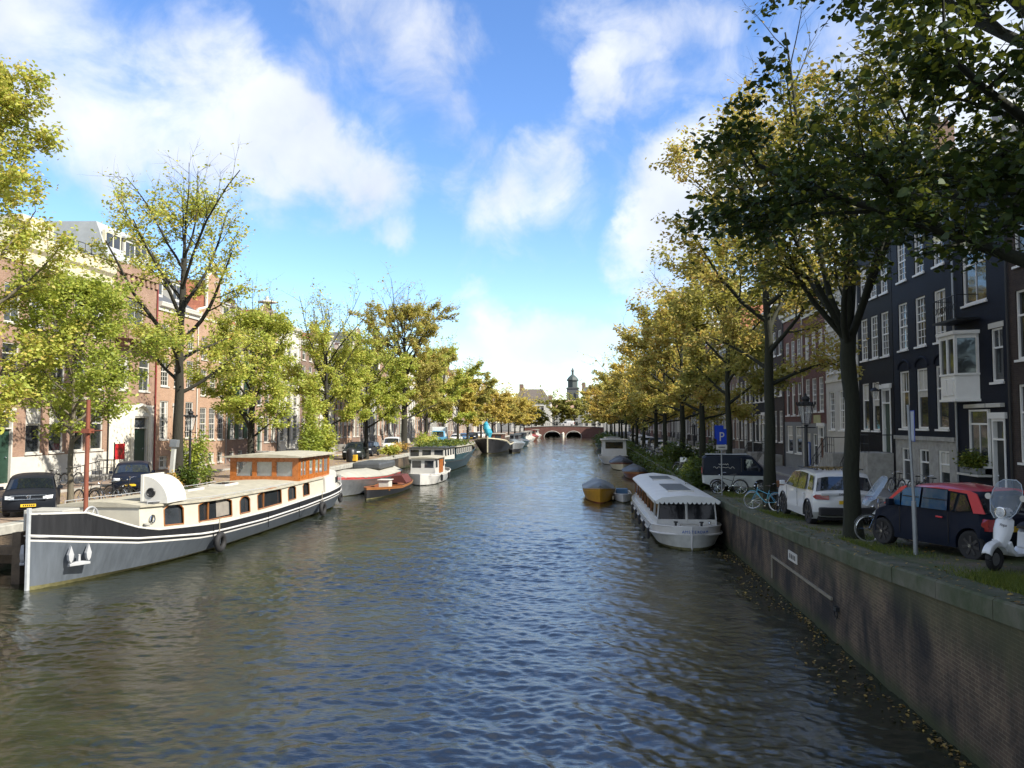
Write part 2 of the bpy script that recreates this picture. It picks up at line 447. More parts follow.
def sheet(name, x0, x1, zf, dz, m, y0=-20, y1=290, step=3.0, nx=1):
    b = MB(); ys = np.arange(y0, y1 + 0.1, step)
    xs = np.linspace(x0, x1, nx + 1)
    k = nx + 1
    for y in ys:
        for x in xs: b.v.append((x, y, zf(y) + dz))
    for i in range(len(ys) - 1):
        for j in range(nx):
            a = i * k + j
            b.f.append((a, a + 1, a + 1 + k, a + k)); b.mi.append(0)
    return b.build(name, m)
def ground_brick(name, c1, c2, mortar, moss, bw=0.2, rh=0.1, mosscol=(0.035, 0.055, 0.012), ms=0.7):
    m = bpy.data.materials.new(name); m.use_nodes = True
    T = NT(m.node_tree); b = m.node_tree.nodes['Principled BSDF']
    tc = T.n('ShaderNodeTexCoord')
    bt = T.n('ShaderNodeTexBrick', {'Vector': tc.outputs['Object'], 'Color1': (*c1, 1), 'Color2': (*c2, 1), 'Mortar': (*mortar, 1), 'Scale': 1.0, 'Mortar Size': 0.006, 'Brick Width': bw, 'Row Height': rh})
    nz = T.n('ShaderNodeTexNoise', {'Vector': tc.outputs['Object'], 'Scale': ms, 'Detail': 8.0, 'Roughness': 0.7})
    mk = T.n('ShaderNodeMapRange', {0: nz.outputs[0], 1: 0.62 - moss, 2: 0.78 - moss})
    n2 = T.n('ShaderNodeTexNoise', {'Vector': tc.outputs['Object'], 'Scale': 14.0, 'Detail': 4.0})
    mc = T.mix(n2.outputs[0], tuple(c * 0.6 for c in mosscol), tuple(c * 1.7 for c in mosscol))
    T.set(b.inputs['Base Color'], T.mix(T.m('MULTIPLY', mk.outputs[0], 0.9), bt.outputs[0], mc))
    b.inputs['Roughness'].default_value = 0.85
    bp = T.n('ShaderNodeBump', {'Strength': 0.5, 'Distance': 0.02, 'Height': T.m('ADD', n2.outputs[0], bt.outputs[1])})
    T.set(b.inputs['Normal'], bp.outputs[0])
    return m
PAVE_R = ground_brick('mossy_paving', (0.11, 0.09, 0.07), (0.155, 0.125, 0.095), (0.045, 0.05, 0.028), 0.22, mosscol=(0.05, 0.075, 0.016))
ROAD_R = ground_brick('brick_road', (0.14, 0.125, 0.12), (0.18, 0.155, 0.145), (0.08, 0.08, 0.07), -0.1)
WALK = ground_brick('slab_pavement', (0.17, 0.165, 0.155), (0.20, 0.19, 0.18), (0.09, 0.09, 0.08), -0.12, 0.3, 0.3)
ROAD_L = ground_brick('clay_brick_road', (0.24, 0.17, 0.12), (0.30, 0.22, 0.16), (0.12, 0.10, 0.08), -0.1)
kind(sheet('quayside_paving', XR + 0.62, 9.9, zr, 0.0, PAVE_R), 'structure')
kind(sheet('road', 9.9, 13.2, zr, 0.0, ROAD_R), 'structure')
kind(sheet('pavement', 13.35, FR + 0.3, zr, 0.12, WALK), 'structure')
kind(sheet('road', -28.0, XL - 0.55, zl, 0.0, ROAD_L), 'structure')
kind(sheet('pavement', FL - 0.3, -28.15, zl, 0.12, ROAD_L), 'structure')
def kerb(x0, x1, zf):
    b = MB(); ys = np.arange(-20, 291, 3.0)
    b.loft([[(x0, y, zf(y) - 0.1), (x0, y, zf(y) + 0.125), (x1, y, zf(y) + 0.125), (x1, y, zf(y) - 0.1)] for y in ys])
    kind(b.build('kerb', STONE), 'structure')
kerb(13.2, 13.35, zr); kerb(-28.15, -28.0, zl)
# painted parking line on the right quay
b = MB()
for y in np.arange(31, 60, 3.0):
    for s in np.arange(0, 2.5, 0.5):
        b.poly([(8.95, y + s, zr(y + s) + 0.005), (9.05, y + s, zr(y + s) + 0.005), (9.05, y + s + 0.5, zr(y + s + 0.5) + 0.005), (8.95, y + s + 0.5, zr(y + s + 0.5) + 0.005)])
kind(b.build('parking_line', WHITE), 'structure')

# ------------------------------------------------------------------ quay walls
def quay_mat():
    m = bpy.data.materials.new('quay_brick'); m.use_nodes = True
    T = NT(m.node_tree); b = m.node_tree.nodes['Principled BSDF']
    uv, tc, sp = wall_uv(T)
    bt = T.n('ShaderNodeTexBrick', {'Vector': uv, 'Color1': (0.085, 0.07, 0.058, 1), 'Color2': (0.14, 0.113, 0.092, 1), 'Mortar': (0.19, 0.18, 0.155, 1), 'Scale': 1.0, 'Mortar Size': 0.007, 'Brick Width': 0.22, 'Row Height': 0.068})
    mp = T.n('ShaderNodeMapping', {'Vector': tc.outputs['Object'], 'Scale': (1, 0.8, 0.42)})
    st = T.n('ShaderNodeTexNoise', {'Vector': mp.outputs[0], 'Scale': 1.0, 'Detail': 9.0, 'Roughness': 0.62, 'Distortion': 0.4})
    dk = T.ramp(st.outputs[0], [(0.40, (0.10, 0.10, 0.105)), (0.48, (0.34, 0.30, 0.25)), (0.55, (0.62, 0.53, 0.42)), (0.70, (1.2, 1.0, 0.75))])
    c = T.mix(1.0, bt.outputs[0], dk, 'MULTIPLY')
    mp2 = T.n('ShaderNodeMapping', {'Vector': tc.outputs['Object'], 'Scale': (1, 1, 0.3)})
    n2 = T.n('ShaderNodeTexNoise', {'Vector': mp2.outputs[0], 'Scale': 2.2, 'Detail': 6.0})
    top = T.n('ShaderNodeMapRange', {0: T.m('ADD', sp.outputs[2], T.m('MULTIPLY', n2.outputs[0], 1.5)), 1: 2.2, 2: 3.0})
    low = T.n('ShaderNodeMapRange', {0: T.m('ADD', sp.outputs[2], T.m('MULTIPLY', n2.outputs[0], 0.5)), 1: 0.62, 2: 0.3})
    c = T.mix(T.m('MULTIPLY', top.outputs[0], 0.55), c, (0.075, 0.08, 0.03))
    c = T.mix(T.m('MULTIPLY', low.outputs[0], 0.9), c, (0.035, 0.045, 0.014))
    T.set(b.inputs['Base Color'], c); b.inputs['Roughness'].default_value = 0.8
    bp = T.n('ShaderNodeBump', {'Strength': 0.6, 'Distance': 0.012, 'Height': T.m('SUBTRACT', n2.outputs[0], bt.outputs[1])})
    T.set(b.inputs['Normal'], bp.outputs[0])
    return m
QB = quay_mat()
COPE = mat('mossy_coping', (0.035, 0.055, 0.016), 0.9, scale=1.6, bump=0.8, bscale=7, col2=(0.13, 0.125, 0.09))
COPE_L = mat('coping_stone', (0.32, 0.31, 0.27), 0.85, var=0.25, bump=0.4)
def quay(xe, side, zf, label, m_c):
    b = MB(); ys = list(np.arange(-20, 292, 2.0))
    b.loft([[(xe, y, -1.0), (xe + side * 0.55, y, -1.0), (xe + side * 0.55, y, zf(y) - 0.32), (xe, y, zf(y) - 0.32)] for y in ys])
    w = b.build('quay_wall', QB); tag(w, label, 'quay wall')
    c = MB(); rnd = random.Random(5)
    y = -20.0
    while y < 290:
        L = 1.9 if y < 90 else 6.0
        j = rnd.uniform(-0.012, 0.012); z0, z1 = zf(y), zf(y + L)
        x0, x1 = xe - side * (0.05 + j), xe + side * 0.6
        r = [(x0, -0.32), (x0, -0.03), (x0 + side * 0.04, 0.005), (x1, 0.005), (x1, -0.32)]
        c.loft([[(x, y + 0.006, z0 + z) for x, z in r], [(x, y + L - 0.006, z1 + z) for x, z in r]])
        y += L
    c.build('coping', m_c, w)
    return w
quay_r = quay(XR, 1, zr, 'stained dark brick quay wall with mossy stone coping on the right of the canal', COPE)
quay_l = quay(XL, -1, zl, 'left brick quay wall behind the moored grey barge', COPE_L)
# iron strip and small white plate on the right wall
b = MB(); b.box(XR - 0.05, XR - 0.004, 20.0, 26.2, 0.98, 1.05); b.box(XR - 0.05, XR - 0.004, 26.13, 26.2, 0.3, 0.98); b.build('rubbing_strip', mat('pale_timber', (0.22, 0.2, 0.15), 0.8), quay_r)
pl = MB().box(XR - 0.03, XR - 0.006, 23.15, 24.1, 1.28, 1.56).build('number_plate', WHITE)
tag(pl, 'small white plate with dark marks fixed to the right quay wall', 'sign')
b = MB()
for i in range(4): MB().box(XR - 0.034, XR - 0.031, 23.3 + i * 0.18, 23.4 + i * 0.18, 1.35, 1.49).build('plate_mark', BLACK, pl)
b = MB(); b.ring((XR - 0.06, 19.6, 0.75), 0.11, 0.016, 'x', 14, 5); b.box(XR - 0.09, XR - 0.003, 19.5, 19.7, 0.82, 0.92)
tag(b.build('mooring_ring', IRON), 'rusty iron mooring ring set low in the right quay wall', 'mooring ring')

# ================================================================== TREES
def leaf_mesh(name, pos, size, tint, seed, m, flat=0.5):
    rng = np.random.default_rng(seed)
    n = len(pos)
    az = rng.random(n) * 2 * PI
    ax = np.stack([np.cos(az), np.sin(az), rng.normal(-0.35, 0.35, n)], -1); ax /= np.linalg.norm(ax, axis=1)[:, None]
    nr = rng.normal(0, 1, (n, 3)) * flat; nr[:, 2] += 0.8
    sd = np.cross(ax, nr); sd /= np.linalg.norm(sd, axis=1)[:, None] + 1e-9
    up = np.cross(sd, ax)
    s = size * (0.65 + 0.7 * rng.random(n))[:, None]
    k = 6 if size < 0.175 else 4
    v = np.empty((n, k, 3))
    v[:, 0] = pos
    if k == 6:
        for j, (t_, w_, h_) in enumerate([(.28, .30, .05), (.62, .27, .07), (1.0, 0, -.06), (.62, -.27, .07), (.28, -.30, .05)]): v[:, j + 1] = pos + ax * s * t_ + sd * s * w_ + up * s * h_
    else:
        v[:, 1] = pos + ax * s * 0.45 + sd * s * 0.36 + up * s * 0.08
        v[:, 2] = pos + ax * s
        v[:, 3] = pos + ax * s * 0.45 - sd * s * 0.36 + up * s * 0.08
    me = bpy.data.meshes.new(name)
    me.vertices.add(n * k); me.vertices.foreach_set('co', v.reshape(-1).astype(np.float32))
    me.loops.add(n * k); me.loops.foreach_set('vertex_index', np.arange(n * k, dtype=np.int32))
    me.polygons.add(n); me.polygons.foreach_set('loop_start', (np.arange(n) * k).astype(np.int32))
    me.update(calc_edges=True)
    at = me.attributes.new('tint', 'FLOAT', 'FACE'); at.data.foreach_set('value', np.clip(tint, 0, 1).astype(np.float32))
    me.materials.append(m)
    return me

def bark(name, c1, c2):
    if name in MATS: return MATS[name]
    m = bpy.data.materials.new(name); m.use_nodes = True; MATS[name] = m
    T = NT(m.node_tree); b = m.node_tree.nodes['Principled BSDF']
    tc = T.n('ShaderNodeTexCoord')
    mp = T.n('ShaderNodeMapping', {'Vector': tc.outputs['Object'], 'Scale': (1, 1, 0.25)})
    nz = T.n('ShaderNodeTexNoise', {'Vector': mp.outputs[0], 'Scale': 14.0, 'Detail': 6.0, 'Roughness': 0.65})
    T.set(b.inputs['Base Color'], T.mix(nz.outputs[0], c1, c2)); b.inputs['Roughness'].default_value = 0.9
    bp = T.n('ShaderNodeBump', {'Strength': 0.9, 'Distance': 0.03, 'Height': nz.outputs[0]})
    T.set(b.inputs['Normal'], bp.outputs[0])
    return m
BARK = bark('bark', (0.008, 0.008, 0.005), (0.04, 0.036, 0.024))
BARK_M = bark('mossy_bark', (0.006, 0.007, 0.004), (0.026, 0.03, 0.014))
BARK_P = bark('pale_bark', (0.05, 0.045, 0.03), (0.2, 0.17, 0.12))
L_YG = leafmat('leaves_yellow_green', [(0.0, (0.16, 0.21, 0.04)), (0.35, (0.36, 0.44, 0.08)), (0.7, (0.56, 0.57, 0.12)), (1.0, (0.60, 0.47, 0.13))], .5)
L_GOLD = leafmat('leaves_gold', [(0.0, (0.27, 0.26, 0.06)), (0.4, (0.56, 0.47, 0.11)), (0.8, (0.64, 0.48, 0.13)), (1.0, (0.56, 0.34, 0.10))], .5)
L_DARK = leafmat('leaves_backlit_green', [(0.0, (0.014, 0.034, 0.009)), (0.6, (0.035, 0.065, 0.013)), (0.85, (0.09, 0.11, 0.018)), (1.0, (0.30, 0.22, 0.035))], 0.22)  # backlit darkness of the overhanging tree put into its leaf colours
L_MID = leafmat('leaves_shaded_green', [(0.0, (0.03, 0.045, 0.012)), (0.5, (0.09, 0.10, 0.022)), (0.85, (0.22, 0.18, 0.04)), (1.0, (0.34, 0.22, 0.05))], 0.3)  # shade on the forking tree darkened into its leaf colours
L_SHRUB = leafmat('leaves_shrub', [(0.0, (0.025, 0.05, 0.012)), (0.6, (0.075, 0.12, 0.02)), (1.0, (0.22, 0.23, 0.03))], 0.3)
L_OLIVE = leafmat('leaves_olive', [(0.0, (0.16, 0.18, 0.05)), (0.5, (0.40, 0.37, 0.10)), (0.85, (0.54, 0.44, 0.13)), (1.0, (0.48, 0.30, 0.09))], 0.48)

def gen_tree(seed, H, th, RR, r0, limbs=13, nleaf=14000, lsize=0.2, fork=False, bare=0.15, lean=(0, 0), subs=6, twigs=6, low=0.55, tmid=0.5, jit=0.17, nsub=4):
    """trunk+limbs mesh and crown mesh in local coordinates; bare = share of the height (from the top) that has lost its leaves"""
    rnd = random.Random(seed)
    tb = MB(); ends = []
    def grow(p, d, L, r, seg, curl, wob, nside, tip=0.25):
        pts = [Vector(p)]; d = Vector(d).normalized(); rr = [r]
        for i in range(seg):
            d = (d + Vector((rnd.uniform(-wob, wob), rnd.uniform(-wob, wob), rnd.uniform(-wob, wob) + curl))).normalized()
            pts.append(pts[-1] + d * (L / seg)); rr.append(r * (1 - (1 - tip) * (i + 1) / seg))
        tb.tube(pts, rr, nside)
        return pts, rr
    # trunk: a slight flare at the foot, knobbly
    n = 9; tp = []; tr = []
    ht = th if fork else H * 0.93
    for i in range(n + 1):
        t = i / n; z = ht * t
        tp.append(Vector((lean[0] * t * t * ht + rnd.uniform(-.05, .05) * (t > 0), lean[1] * t * t * ht + rnd.uniform(-.05, .05) * (t > 0), z)))
        if fork: tr.append(r0 * (1.25 if i == 0 else 1 - 0.18 * t + rnd.uniform(-.05, .05)))
        else: tr.append(r0 * (1.25 if i == 0 else max(0.05, (1 - t) ** 0.85 + 0.03)))
    tb.tube(tp, tr, 12 if r0 > 0.2 else 8)
    def trunk_at(z):
        t = min(1, z / ht); f = t * n; i = min(n - 1, int(f)); u = f - i
        return tp[i].lerp(tp[i + 1], u), tr[i] * (1 - u) + tr[i + 1] * u
    for k in range(limbs):
        q = (k + 0.5) / limbs
        a = k * 2.39996 + rnd.uniform(-.35, .35)
        if fork:
            p, rt = trunk_at(th * rnd.uniform(0.93, 1.0)); el = rnd.uniform(0.55, 1.25) if k else 1.45
            L = (RR / max(0.35, math.cos(el))) if el < 0.85 else (H - th) / math.sin(el) * rnd.uniform(0.8, 1.0)
            L = min(L, (H - th) * 1.05); r = rt * rnd.uniform(0.42, 0.6)
        else:
            z = th + (H * 0.86 - th) * q; p, rt = trunk_at(z)
            el = low + 0.65 * q + rnd.uniform(-.12, .12)
            u = (q - tmid) / (1 - tmid if q > tmid else tmid + 0.35)
            L = RR * math.sqrt(max(0.08, 1 - u * u)) * rnd.uniform(0.8, 1.12) / math.cos(min(el, 0.9)); r = min(rt * 0.7, 0.02 * L + 0.02)
        d = (math.cos(a) * math.cos(el), math.sin(a) * math.cos(el), math.sin(el))
        lp, lr = grow(p, d, L, r, 7, 0.05 if q > .25 else -0.01, 0.13, 7 if r > .06 else 5)
        for s in range(subs):
            t = 0.3 + 0.7 * (s + rnd.random()) / subs; f = min(6.99, t * 7); i = int(f); u = f - i
            bp = lp[i].lerp(lp[i + 1], u); br = lr[i] * (1 - u) + lr[i + 1] * u
            dd = (lp[i + 1] - lp[i]).normalized(); side = dd.cross(Vector((0, 0, 1)))
            if side.length < .1: side = Vector((1, 0, 0))
            side = (Matrix.Rotation(rnd.uniform(0, 2 * PI), 3, dd) @ side.normalized())
            sd = dd * rnd.uniform(.5, .9) + side * rnd.uniform(.5, 1.0) + Vector((0, 0, 0.15))
            SL = L * rnd.uniform(.25, .42) * (1.15 - 0.4 * t)
            sp_, sr = grow(bp, sd, SL, br * 0.6, nsub, 0.02, 0.2, 4)
            ends.append((sp_, 1.0))
            for w in range(twigs):
                tt = 0.25 + 0.75 * (w + rnd.random()) / twigs; f2 = min(nsub - .01, tt * nsub); j = int(f2)
                tpnt = sp_[j].lerp(sp_[j + 1], f2 - j)
                td = (sp_[j + 1] - sp_[j]).normalized() * 0.6 + Vector((rnd.uniform(-1, 1), rnd.uniform(-1, 1), rnd.uniform(-.5, .8))) * 0.8
                twp, _ = grow(tpnt, td, rnd.uniform(.5, 1.1) * (0.5 + RR * 0.12), max(0.006, br * 0.2), 2, -0.03, 0.2, 3)
                ends.append((twp, 1.6))
    n_tr = len(tp) * (12 if r0 > 0.2 else 8)
    rng = np.random.default_rng(seed + 77)
    P0 = []; P1 = []; Wt = []
    for pts, w in ends:
        cl = rnd.random()
        for i in range(len(pts) - 1):
            zrel = pts[i].z / H
            wz = w * (0.45 + 1.1 * cl * cl)
            if zrel > 1 - bare: wz *= max(0.03, 1 - (zrel - (1 - bare)) / bare * 1.4)
            P0.append(pts[i]); P1.append(pts[i + 1]); Wt.append(wz)
    P0 = np.array(P0); P1 = np.array(P1); Wt = np.array(Wt)
    pick = rng.choice(len(Wt), nleaf, p=Wt / Wt.sum())
    t = rng.random(nleaf)[:, None]
    pos = P0[pick] * (1 - t) + P1[pick] * t + rng.normal(0, jit, (nleaf, 3)) * np.array([1, 1, 0.8])
    cl = rng.random(len(Wt))
    tint = 0.30 * cl[pick] + 0.55 * rng.random(nleaf) ** 1.6 + 0.1 * (pos[:, 2] / H)
    # bring the tree to its measured height and spread
    sz = H / max(np.percentile(pos[:, 2], 99.7), 1); rad = np.hypot(pos[:, 0] - lean[0] * pos[:, 2] ** 2 / H, pos[:, 1]); sr = RR / np.percentile(rad, 95)
    pos[:, 2] *= sz; pos[:, :2] *= sr
    for i, (x, y, z) in enumerate(tb.v):
        if i < n_tr: tb.v[i] = (x, y, z * sz)
        else:
            k = min(1.0, math.hypot(x, y) / 0.6); s_ = 1 + (sr - 1) * k
            tb.v[i] = (x * s_, y * s_, z * sz)
    return tb, pos, tint, lsize

def make_tree(name, label, loc, m, bk, group, rz=0.0, tintoff=0.0, **kw):
    tb, pos, tint, ls = gen_tree(**kw)
    t = thing(name, label, 'tree', loc, rz, group)
    tb.build('trunk', bk, t, True, ang=70)
    link('crown', leaf_mesh('crown', pos, ls, tint + tintoff + 0.16, kw['seed'], m), t)
    return t


# ================================================================== HOUSES
BR_ORANGE = brick('orange_brick', (0.38, 0.225, 0.14), (0.46, 0.29, 0.19), (0.42, 0.36, 0.29))
BR_RED = brick('red_brick', (0.285, 0.17, 0.115), (0.36, 0.23, 0.16), (0.36, 0.30, 0.25))
BR_BROWN = brick('brown_brick', (0.20, 0.125, 0.095), (0.26, 0.17, 0.13), (0.24, 0.21, 0.18))
BR_DARK = brick('dark_brick', (0.045, 0.032, 0.026), (0.07, 0.05, 0.04), (0.07, 0.062, 0.055))
BR_NAVY = brick('painted_navy_brick', (0.007, 0.010, 0.020), (0.010, 0.014, 0.027), (0.005, 0.007, 0.014), rough=0.6, spec=0.2)
BR_BLACK = brick('painted_black_brick', (0.008, 0.0085, 0.011), (0.012, 0.0125, 0.016), (0.006, 0.006, 0.008), rough=0.6, spec=0.2)
BR_REDDISH = brick('maroon_brick', (0.13, 0.052, 0.042), (0.18, 0.08, 0.062), (0.19, 0.15, 0.13))
PLASTER = mat('white_plaster', (0.52, 0.50, 0.45), 0.8, var=0.08, scale=1.2)
GREYPL = mat('grey_plaster', (0.22, 0.225, 0.22), 0.8, var=0.12, scale=1.2)
SLATE = mat('slate_roof', (0.085, 0.09, 0.1), 0.7, var=0.25, scale=2, bump=0.4, bscale=12)
ZINC = mat('zinc_roof', (0.36, 0.38, 0.38), 0.5, var=0.12, scale=1.5)
TILE = brick('red_roof_tile', (0.33, 0.12, 0.07), (0.42, 0.17, 0.10), (0.16, 0.07, 0.05), 0.25, 0.3)
GREEN_D = mat('dark_green_paint', (0.02, 0.05, 0.035), 0.4)
RED_D = mat('dark_red_paint', (0.20, 0.025, 0.02), 0.45)
WOOD_D = mat('brown_door_wood', (0.12, 0.045, 0.022), 0.5, var=0.2)
CURT = mat('curtain', (0.5, 0.48, 0.42), 0.9, var=0.12, scale=6)

WCACHE = {}
def window_meshes(ww, hh, style, dr, frame=WHITE, pane=PANE):
    key = (round(ww, 2), round(hh, 2), style, dr, frame.name, pane.name)
    if key in WCACHE: return WCACHE[key]
    f = MB(); D = lambda a, b: (min(dr * a, dr * b), max(dr * a, dr * b))
    x0, x1 = D(-0.16, -0.05)
    e = 0.075; h2 = ww / 2
    f.box(x0, x1, -h2, -h2 + e, 0, hh); f.box(x0, x1, h2 - e, h2, 0, hh)
    f.box(x0, x1, -h2 + e, h2 - e, hh - e, hh); f.box(x0, x1, -h2 + e, h2 - e, 0, e * 1.2)
    s0, s1 = D(0.0, 0.07)
    f.box(*D(-0.16, 0.08), -h2 - 0.06, h2 + 0.06, -0.09, -0.004)          # sill
    mu0, mu1 = D(-0.135, -0.085)
    zt = hh * (0.5 if style == 'sash' else 0.64)
    if style == 'trans': zt = hh * 0.74
    f.box(*D(-0.15, -0.07), -h2 + e, h2 - e, zt - 0.035, zt + 0.035)
    t = 0.014
    def vbars(z0, z1, n):
        for i in range(1, n + 1):
            u = -h2 + e + (ww - 2 * e) * i / (n + 1)
            f.box(mu0, mu1, u - t, u + t, z0, z1)
    def hbars(z0, z1, n):
        for i in range(1, n + 1):
            z = z0 + (z1 - z0) * i / (n + 1)
            f.box(mu0 + 0.002, mu1 - 0.002, -h2 + e, h2 - e, z - t, z + t)
    if style == 'sash':
        vbars(e * 1.2, zt - .035, 2); vbars(zt + .035, hh - e, 2); hbars(e * 1.2, zt - .035, 2 if hh > 1.7 else 1); hbars(zt + .035, hh - e, 2 if hh > 1.7 else 1)
    elif style == 'plain': vbars(zt + .035, hh - e, 1)
    elif style == 'trans': vbars(e * 1.2, zt - .035, 1)
    fm = f.mesh('window', frame)
    p = MB(); xp = -0.115 * dr
    p.poly([(xp, -h2 + e * .6, e), (xp, h2 - e * .6, e), (xp, h2 - e * .6, hh - e * .6), (xp, -h2 + e * .6, hh - e * .6)])
    pm = p.mesh('pane', pane)
    WCACHE[key] = (fm, pm)
    return fm, pm

def build_house(side, y0, y1, label, wall, H, floors, door=None, plinth=None, roof='flat', roofmat=SLATE, cornice=(WHITE, 0.55), gable=None, gtrim=STONE_W, stoop=None, z0=None, frame=WHITE, pane=PANE, curtains=0.38, seed=0, chimney=True, depth=11, band=None, shutters=None, group=None, arches=False, doormat=GREEN_D, lintel=None):
    """side 'L'/'R'; floors: (bottom, top, count, width, style[, offset, skip]) heights above the street"""
    rnd = random.Random(seed * 7 + int(y0 * 10))
    if side == 'R' and frame is WHITE: frame = FRAME_W
    dr = 1 if side == 'L' else -1
    X = FL if side == 'L' else FR
    zf = zl if side == 'L' else zr
    yc = (y0 + y1) / 2; Wd = y1 - y0 - 0.03
    base = zf(yc) + 0.08 if z0 is None else z0
    root = thing('canal_house', label, 'house', (X, yc, base), 0, group or ('houses along the left street' if side == 'L' else 'houses along the right street'))
    ops = []; wins = []
    for fl in floors:
        zb, zt, n, ww, st = fl[:5]; off = fl[5] if len(fl) > 5 else 0; skip = fl[6] if len(fl) > 6 else ()
        span = Wd - 0.5
        for i in range(n):
            if i in skip: continue
            u = off + (-span / 2 + span * (i + .5) / n)
            ops.append((u - ww / 2, u + ww / 2, zb, zt)); wins.append((u, zb, ww, zt - zb, st))
    if door:
        du, dz, dw, dh = door[:4]
        ops.append((du - dw / 2, du + dw / 2, dz, dz + dh))
    # front wall with real openings
    P = lambda u, w, z: (dr * w, u, z)
    us = sorted(set([-Wd / 2, Wd / 2] + [o[0] for o in ops] + [o[1] for o in ops]))
    zs = sorted(set([-0.6, H] + [o[2] for o in ops] + [o[3] for o in ops] + ([plinth[0]] if plinth else [])))
    b = MB()
    for i in range(len(us) - 1):
        for j in range(len(zs) - 1):
            uc, zc = (us[i] + us[i + 1]) / 2, (zs[j] + zs[j + 1]) / 2
            if us[i + 1] - us[i] < 1e-4 or zs[j + 1] - zs[j] < 1e-4: continue
            if any(o[0] < uc < o[1] and o[2] < zc < o[3] for o in ops): continue
            b.mat(1 if plinth and zc < plinth[0] else 0)
            b.poly([P(us[i], 0, zs[j]), P(us[i + 1], 0, zs[j]), P(us[i + 1], 0, zs[j + 1]), P(us[i], 0, zs[j + 1])])
    for o in ops:
        u0, u1, a, c = o
        b.mat(1 if plinth and c < plinth[0] + .3 else 0)
        b.poly([P(u0, 0, a), P(u0, -.22, a), P(u0, -.22, c), P(u0, 0, c)]); b.poly([P(u1, 0, a), P(u1, -.22, a), P(u1, -.22, c), P(u1, 0, c)])
        b.poly([P(u0, 0, c), P(u1, 0, c), P(u1, -.22, c), P(u0, -.22, c)]); b.poly([P(u0, 0, a), P(u1, 0, a), P(u1, -.22, a), P(u0, -.22, a)])
    b.mat(0)
    h2 = Wd / 2
    for u in (-h2, h2): b.poly([P(u, 0, -.6), P(u, -depth, -.6), P(u, -depth, H), P(u, 0, H)])
    b.poly([P(-h2, -depth, -.6), P(h2, -depth, -.6), P(h2, -depth, H), P(-h2, -depth, H)])
    b.poly([P(-h2, -.24, H - .01), P(h2, -.24, H - .01), P(h2, -depth, H - .01), P(-h2, -depth, H - .01)])
    b.poly([P(-h2, -.5, -.6), P(h2, -.5, -.6), P(h2, -.5, H - .05), P(-h2, -.5, H - .05)])
    if gable:
        gh = gable[1]
        if gable[0] == 'neck': o = [(-h2, 0), (h2, 0), (h2, .5), (h2 * .42, .9), (h2 * .42, gh * .82), (h2 * .3, gh * .84), (0, gh), (-h2 * .3, gh * .84), (-h2 * .42, gh * .82), (-h2 * .42, .9), (-h2, .5)]
        elif gable[0] == 'bell': o = [(-h2, 0), (h2, 0), (h2 * .92, .4), (h2 * .62, gh * .4), (h2 * .48, gh * .75), (h2 * .3, gh * .86), (0, gh), (-h2 * .3, gh * .86), (-h2 * .48, gh * .75), (-h2 * .62, gh * .4), (-h2 * .92, .4)]
        elif gable[0] == 'step':
            o = [(-h2, 0), (h2, 0)]; k = 4
            for i in range(k): o += [(h2 * (1 - i / k) , gh * (i + .6) / k), (h2 * (1 - (i + 1) / k) + .2, gh * (i + .6) / k)]
            o += [(-p[0], p[1]) for p in o[:1:-1]]
        else: o = [(-h2, 0), (h2, 0), (h2 * .28, gh * .85), (h2 * .28, gh), (-h2 * .28, gh), (-h2 * .28, gh * .85)]
        b.loft([[P(u, 0, H + z) for u, z in o], [P(u, -.35, H + z) for u, z in o]])
    mats = [wall] + ([plinth[1]] if plinth else [])
    b.build('wall', mats, root)
    if gable:
        t = MB()   # coping along the top of the gable
        for p, q in zip(o[1:], o[2:] + o[:1]):
            if abs(q[1]) < 1e-6 and abs(p[1]) < 1e-6: continue
            t.tube([P(p[0], -.13, H + p[1] + .04), P(q[0], -.13, H + q[1] + .04)], 0.13, 5)
        if gable[0] in ('neck', 'bell'):
            t.lathe([(h2 * .34, -.05), (h2 * .34, .05), (h2 * .2, .14), (.12, .22), (.16, .4), (.05, .6)], 8, P(0, -.13, H + gable[1]))
        t.build('gable_coping', gtrim, root)
    # windows
    near = y0 < 120
    for u, zb, ww, hh, st in wins:
        fm, pm = window_meshes(ww, hh, st, dr, frame, pane)
        w = link('window', fm, root, P(u, 0, zb)); link('pane', pm, w)
        if near and rnd.random() < curtains:
            c = MB(); e = .1
            x = -0.108 * dr
            if rnd.random() < .5:
                k = rnd.uniform(.12, .3)
                for a, d in ((-ww / 2 + e, -ww / 2 + e + ww * k), (ww / 2 - e - ww * k, ww / 2 - e)): MB().poly([(x, a, e), (x, d, e), (x, d, hh - e), (x, a, hh - e)]).build('curtain', CURT, w)
            else:
                k = rnd.uniform(.3, .6); c.poly([(x, -ww / 2 + e, hh * (1 - k)), (x, ww / 2 - e, hh * (1 - k)), (x, ww / 2 - e, hh - e), (x, -ww / 2 + e, hh - e)])
            if c.v: c.build('curtain', CURT, w)
        if lintel and near:
            l = MB(); l.box(*sorted((dr * .004, dr * .03)), u - ww / 2 - .12, u + ww / 2 + .12, zb + hh + .01, zb + hh + .22); l.build('lintel', lintel, root)
        if shutters and near and hh > 1.3:
            for s in (-1, 1):
                m_ = MB(); a = u + s * (ww / 2 + .02); c_ = u + s * (ww / 2 + .42)
                m_.box(*sorted((dr * .01, dr * .06)), min(a, c_), max(a, c_), zb, zb + hh); m_.build('shutter', shutters, root, bevel=.01)
    if arches:
        for u, zb, ww, hh, st in wins:
            if hh > 2.2 and zb < 5:
                a = MB(); pts = [P(u + (ww / 2 + .1) * math.cos(q), 0.0, zb + hh + .1 + .42 * math.sin(q)) for q in np.linspace(0, PI, 13)]
                a.tube(pts, .07, 6); a.build('arch', wall, root)
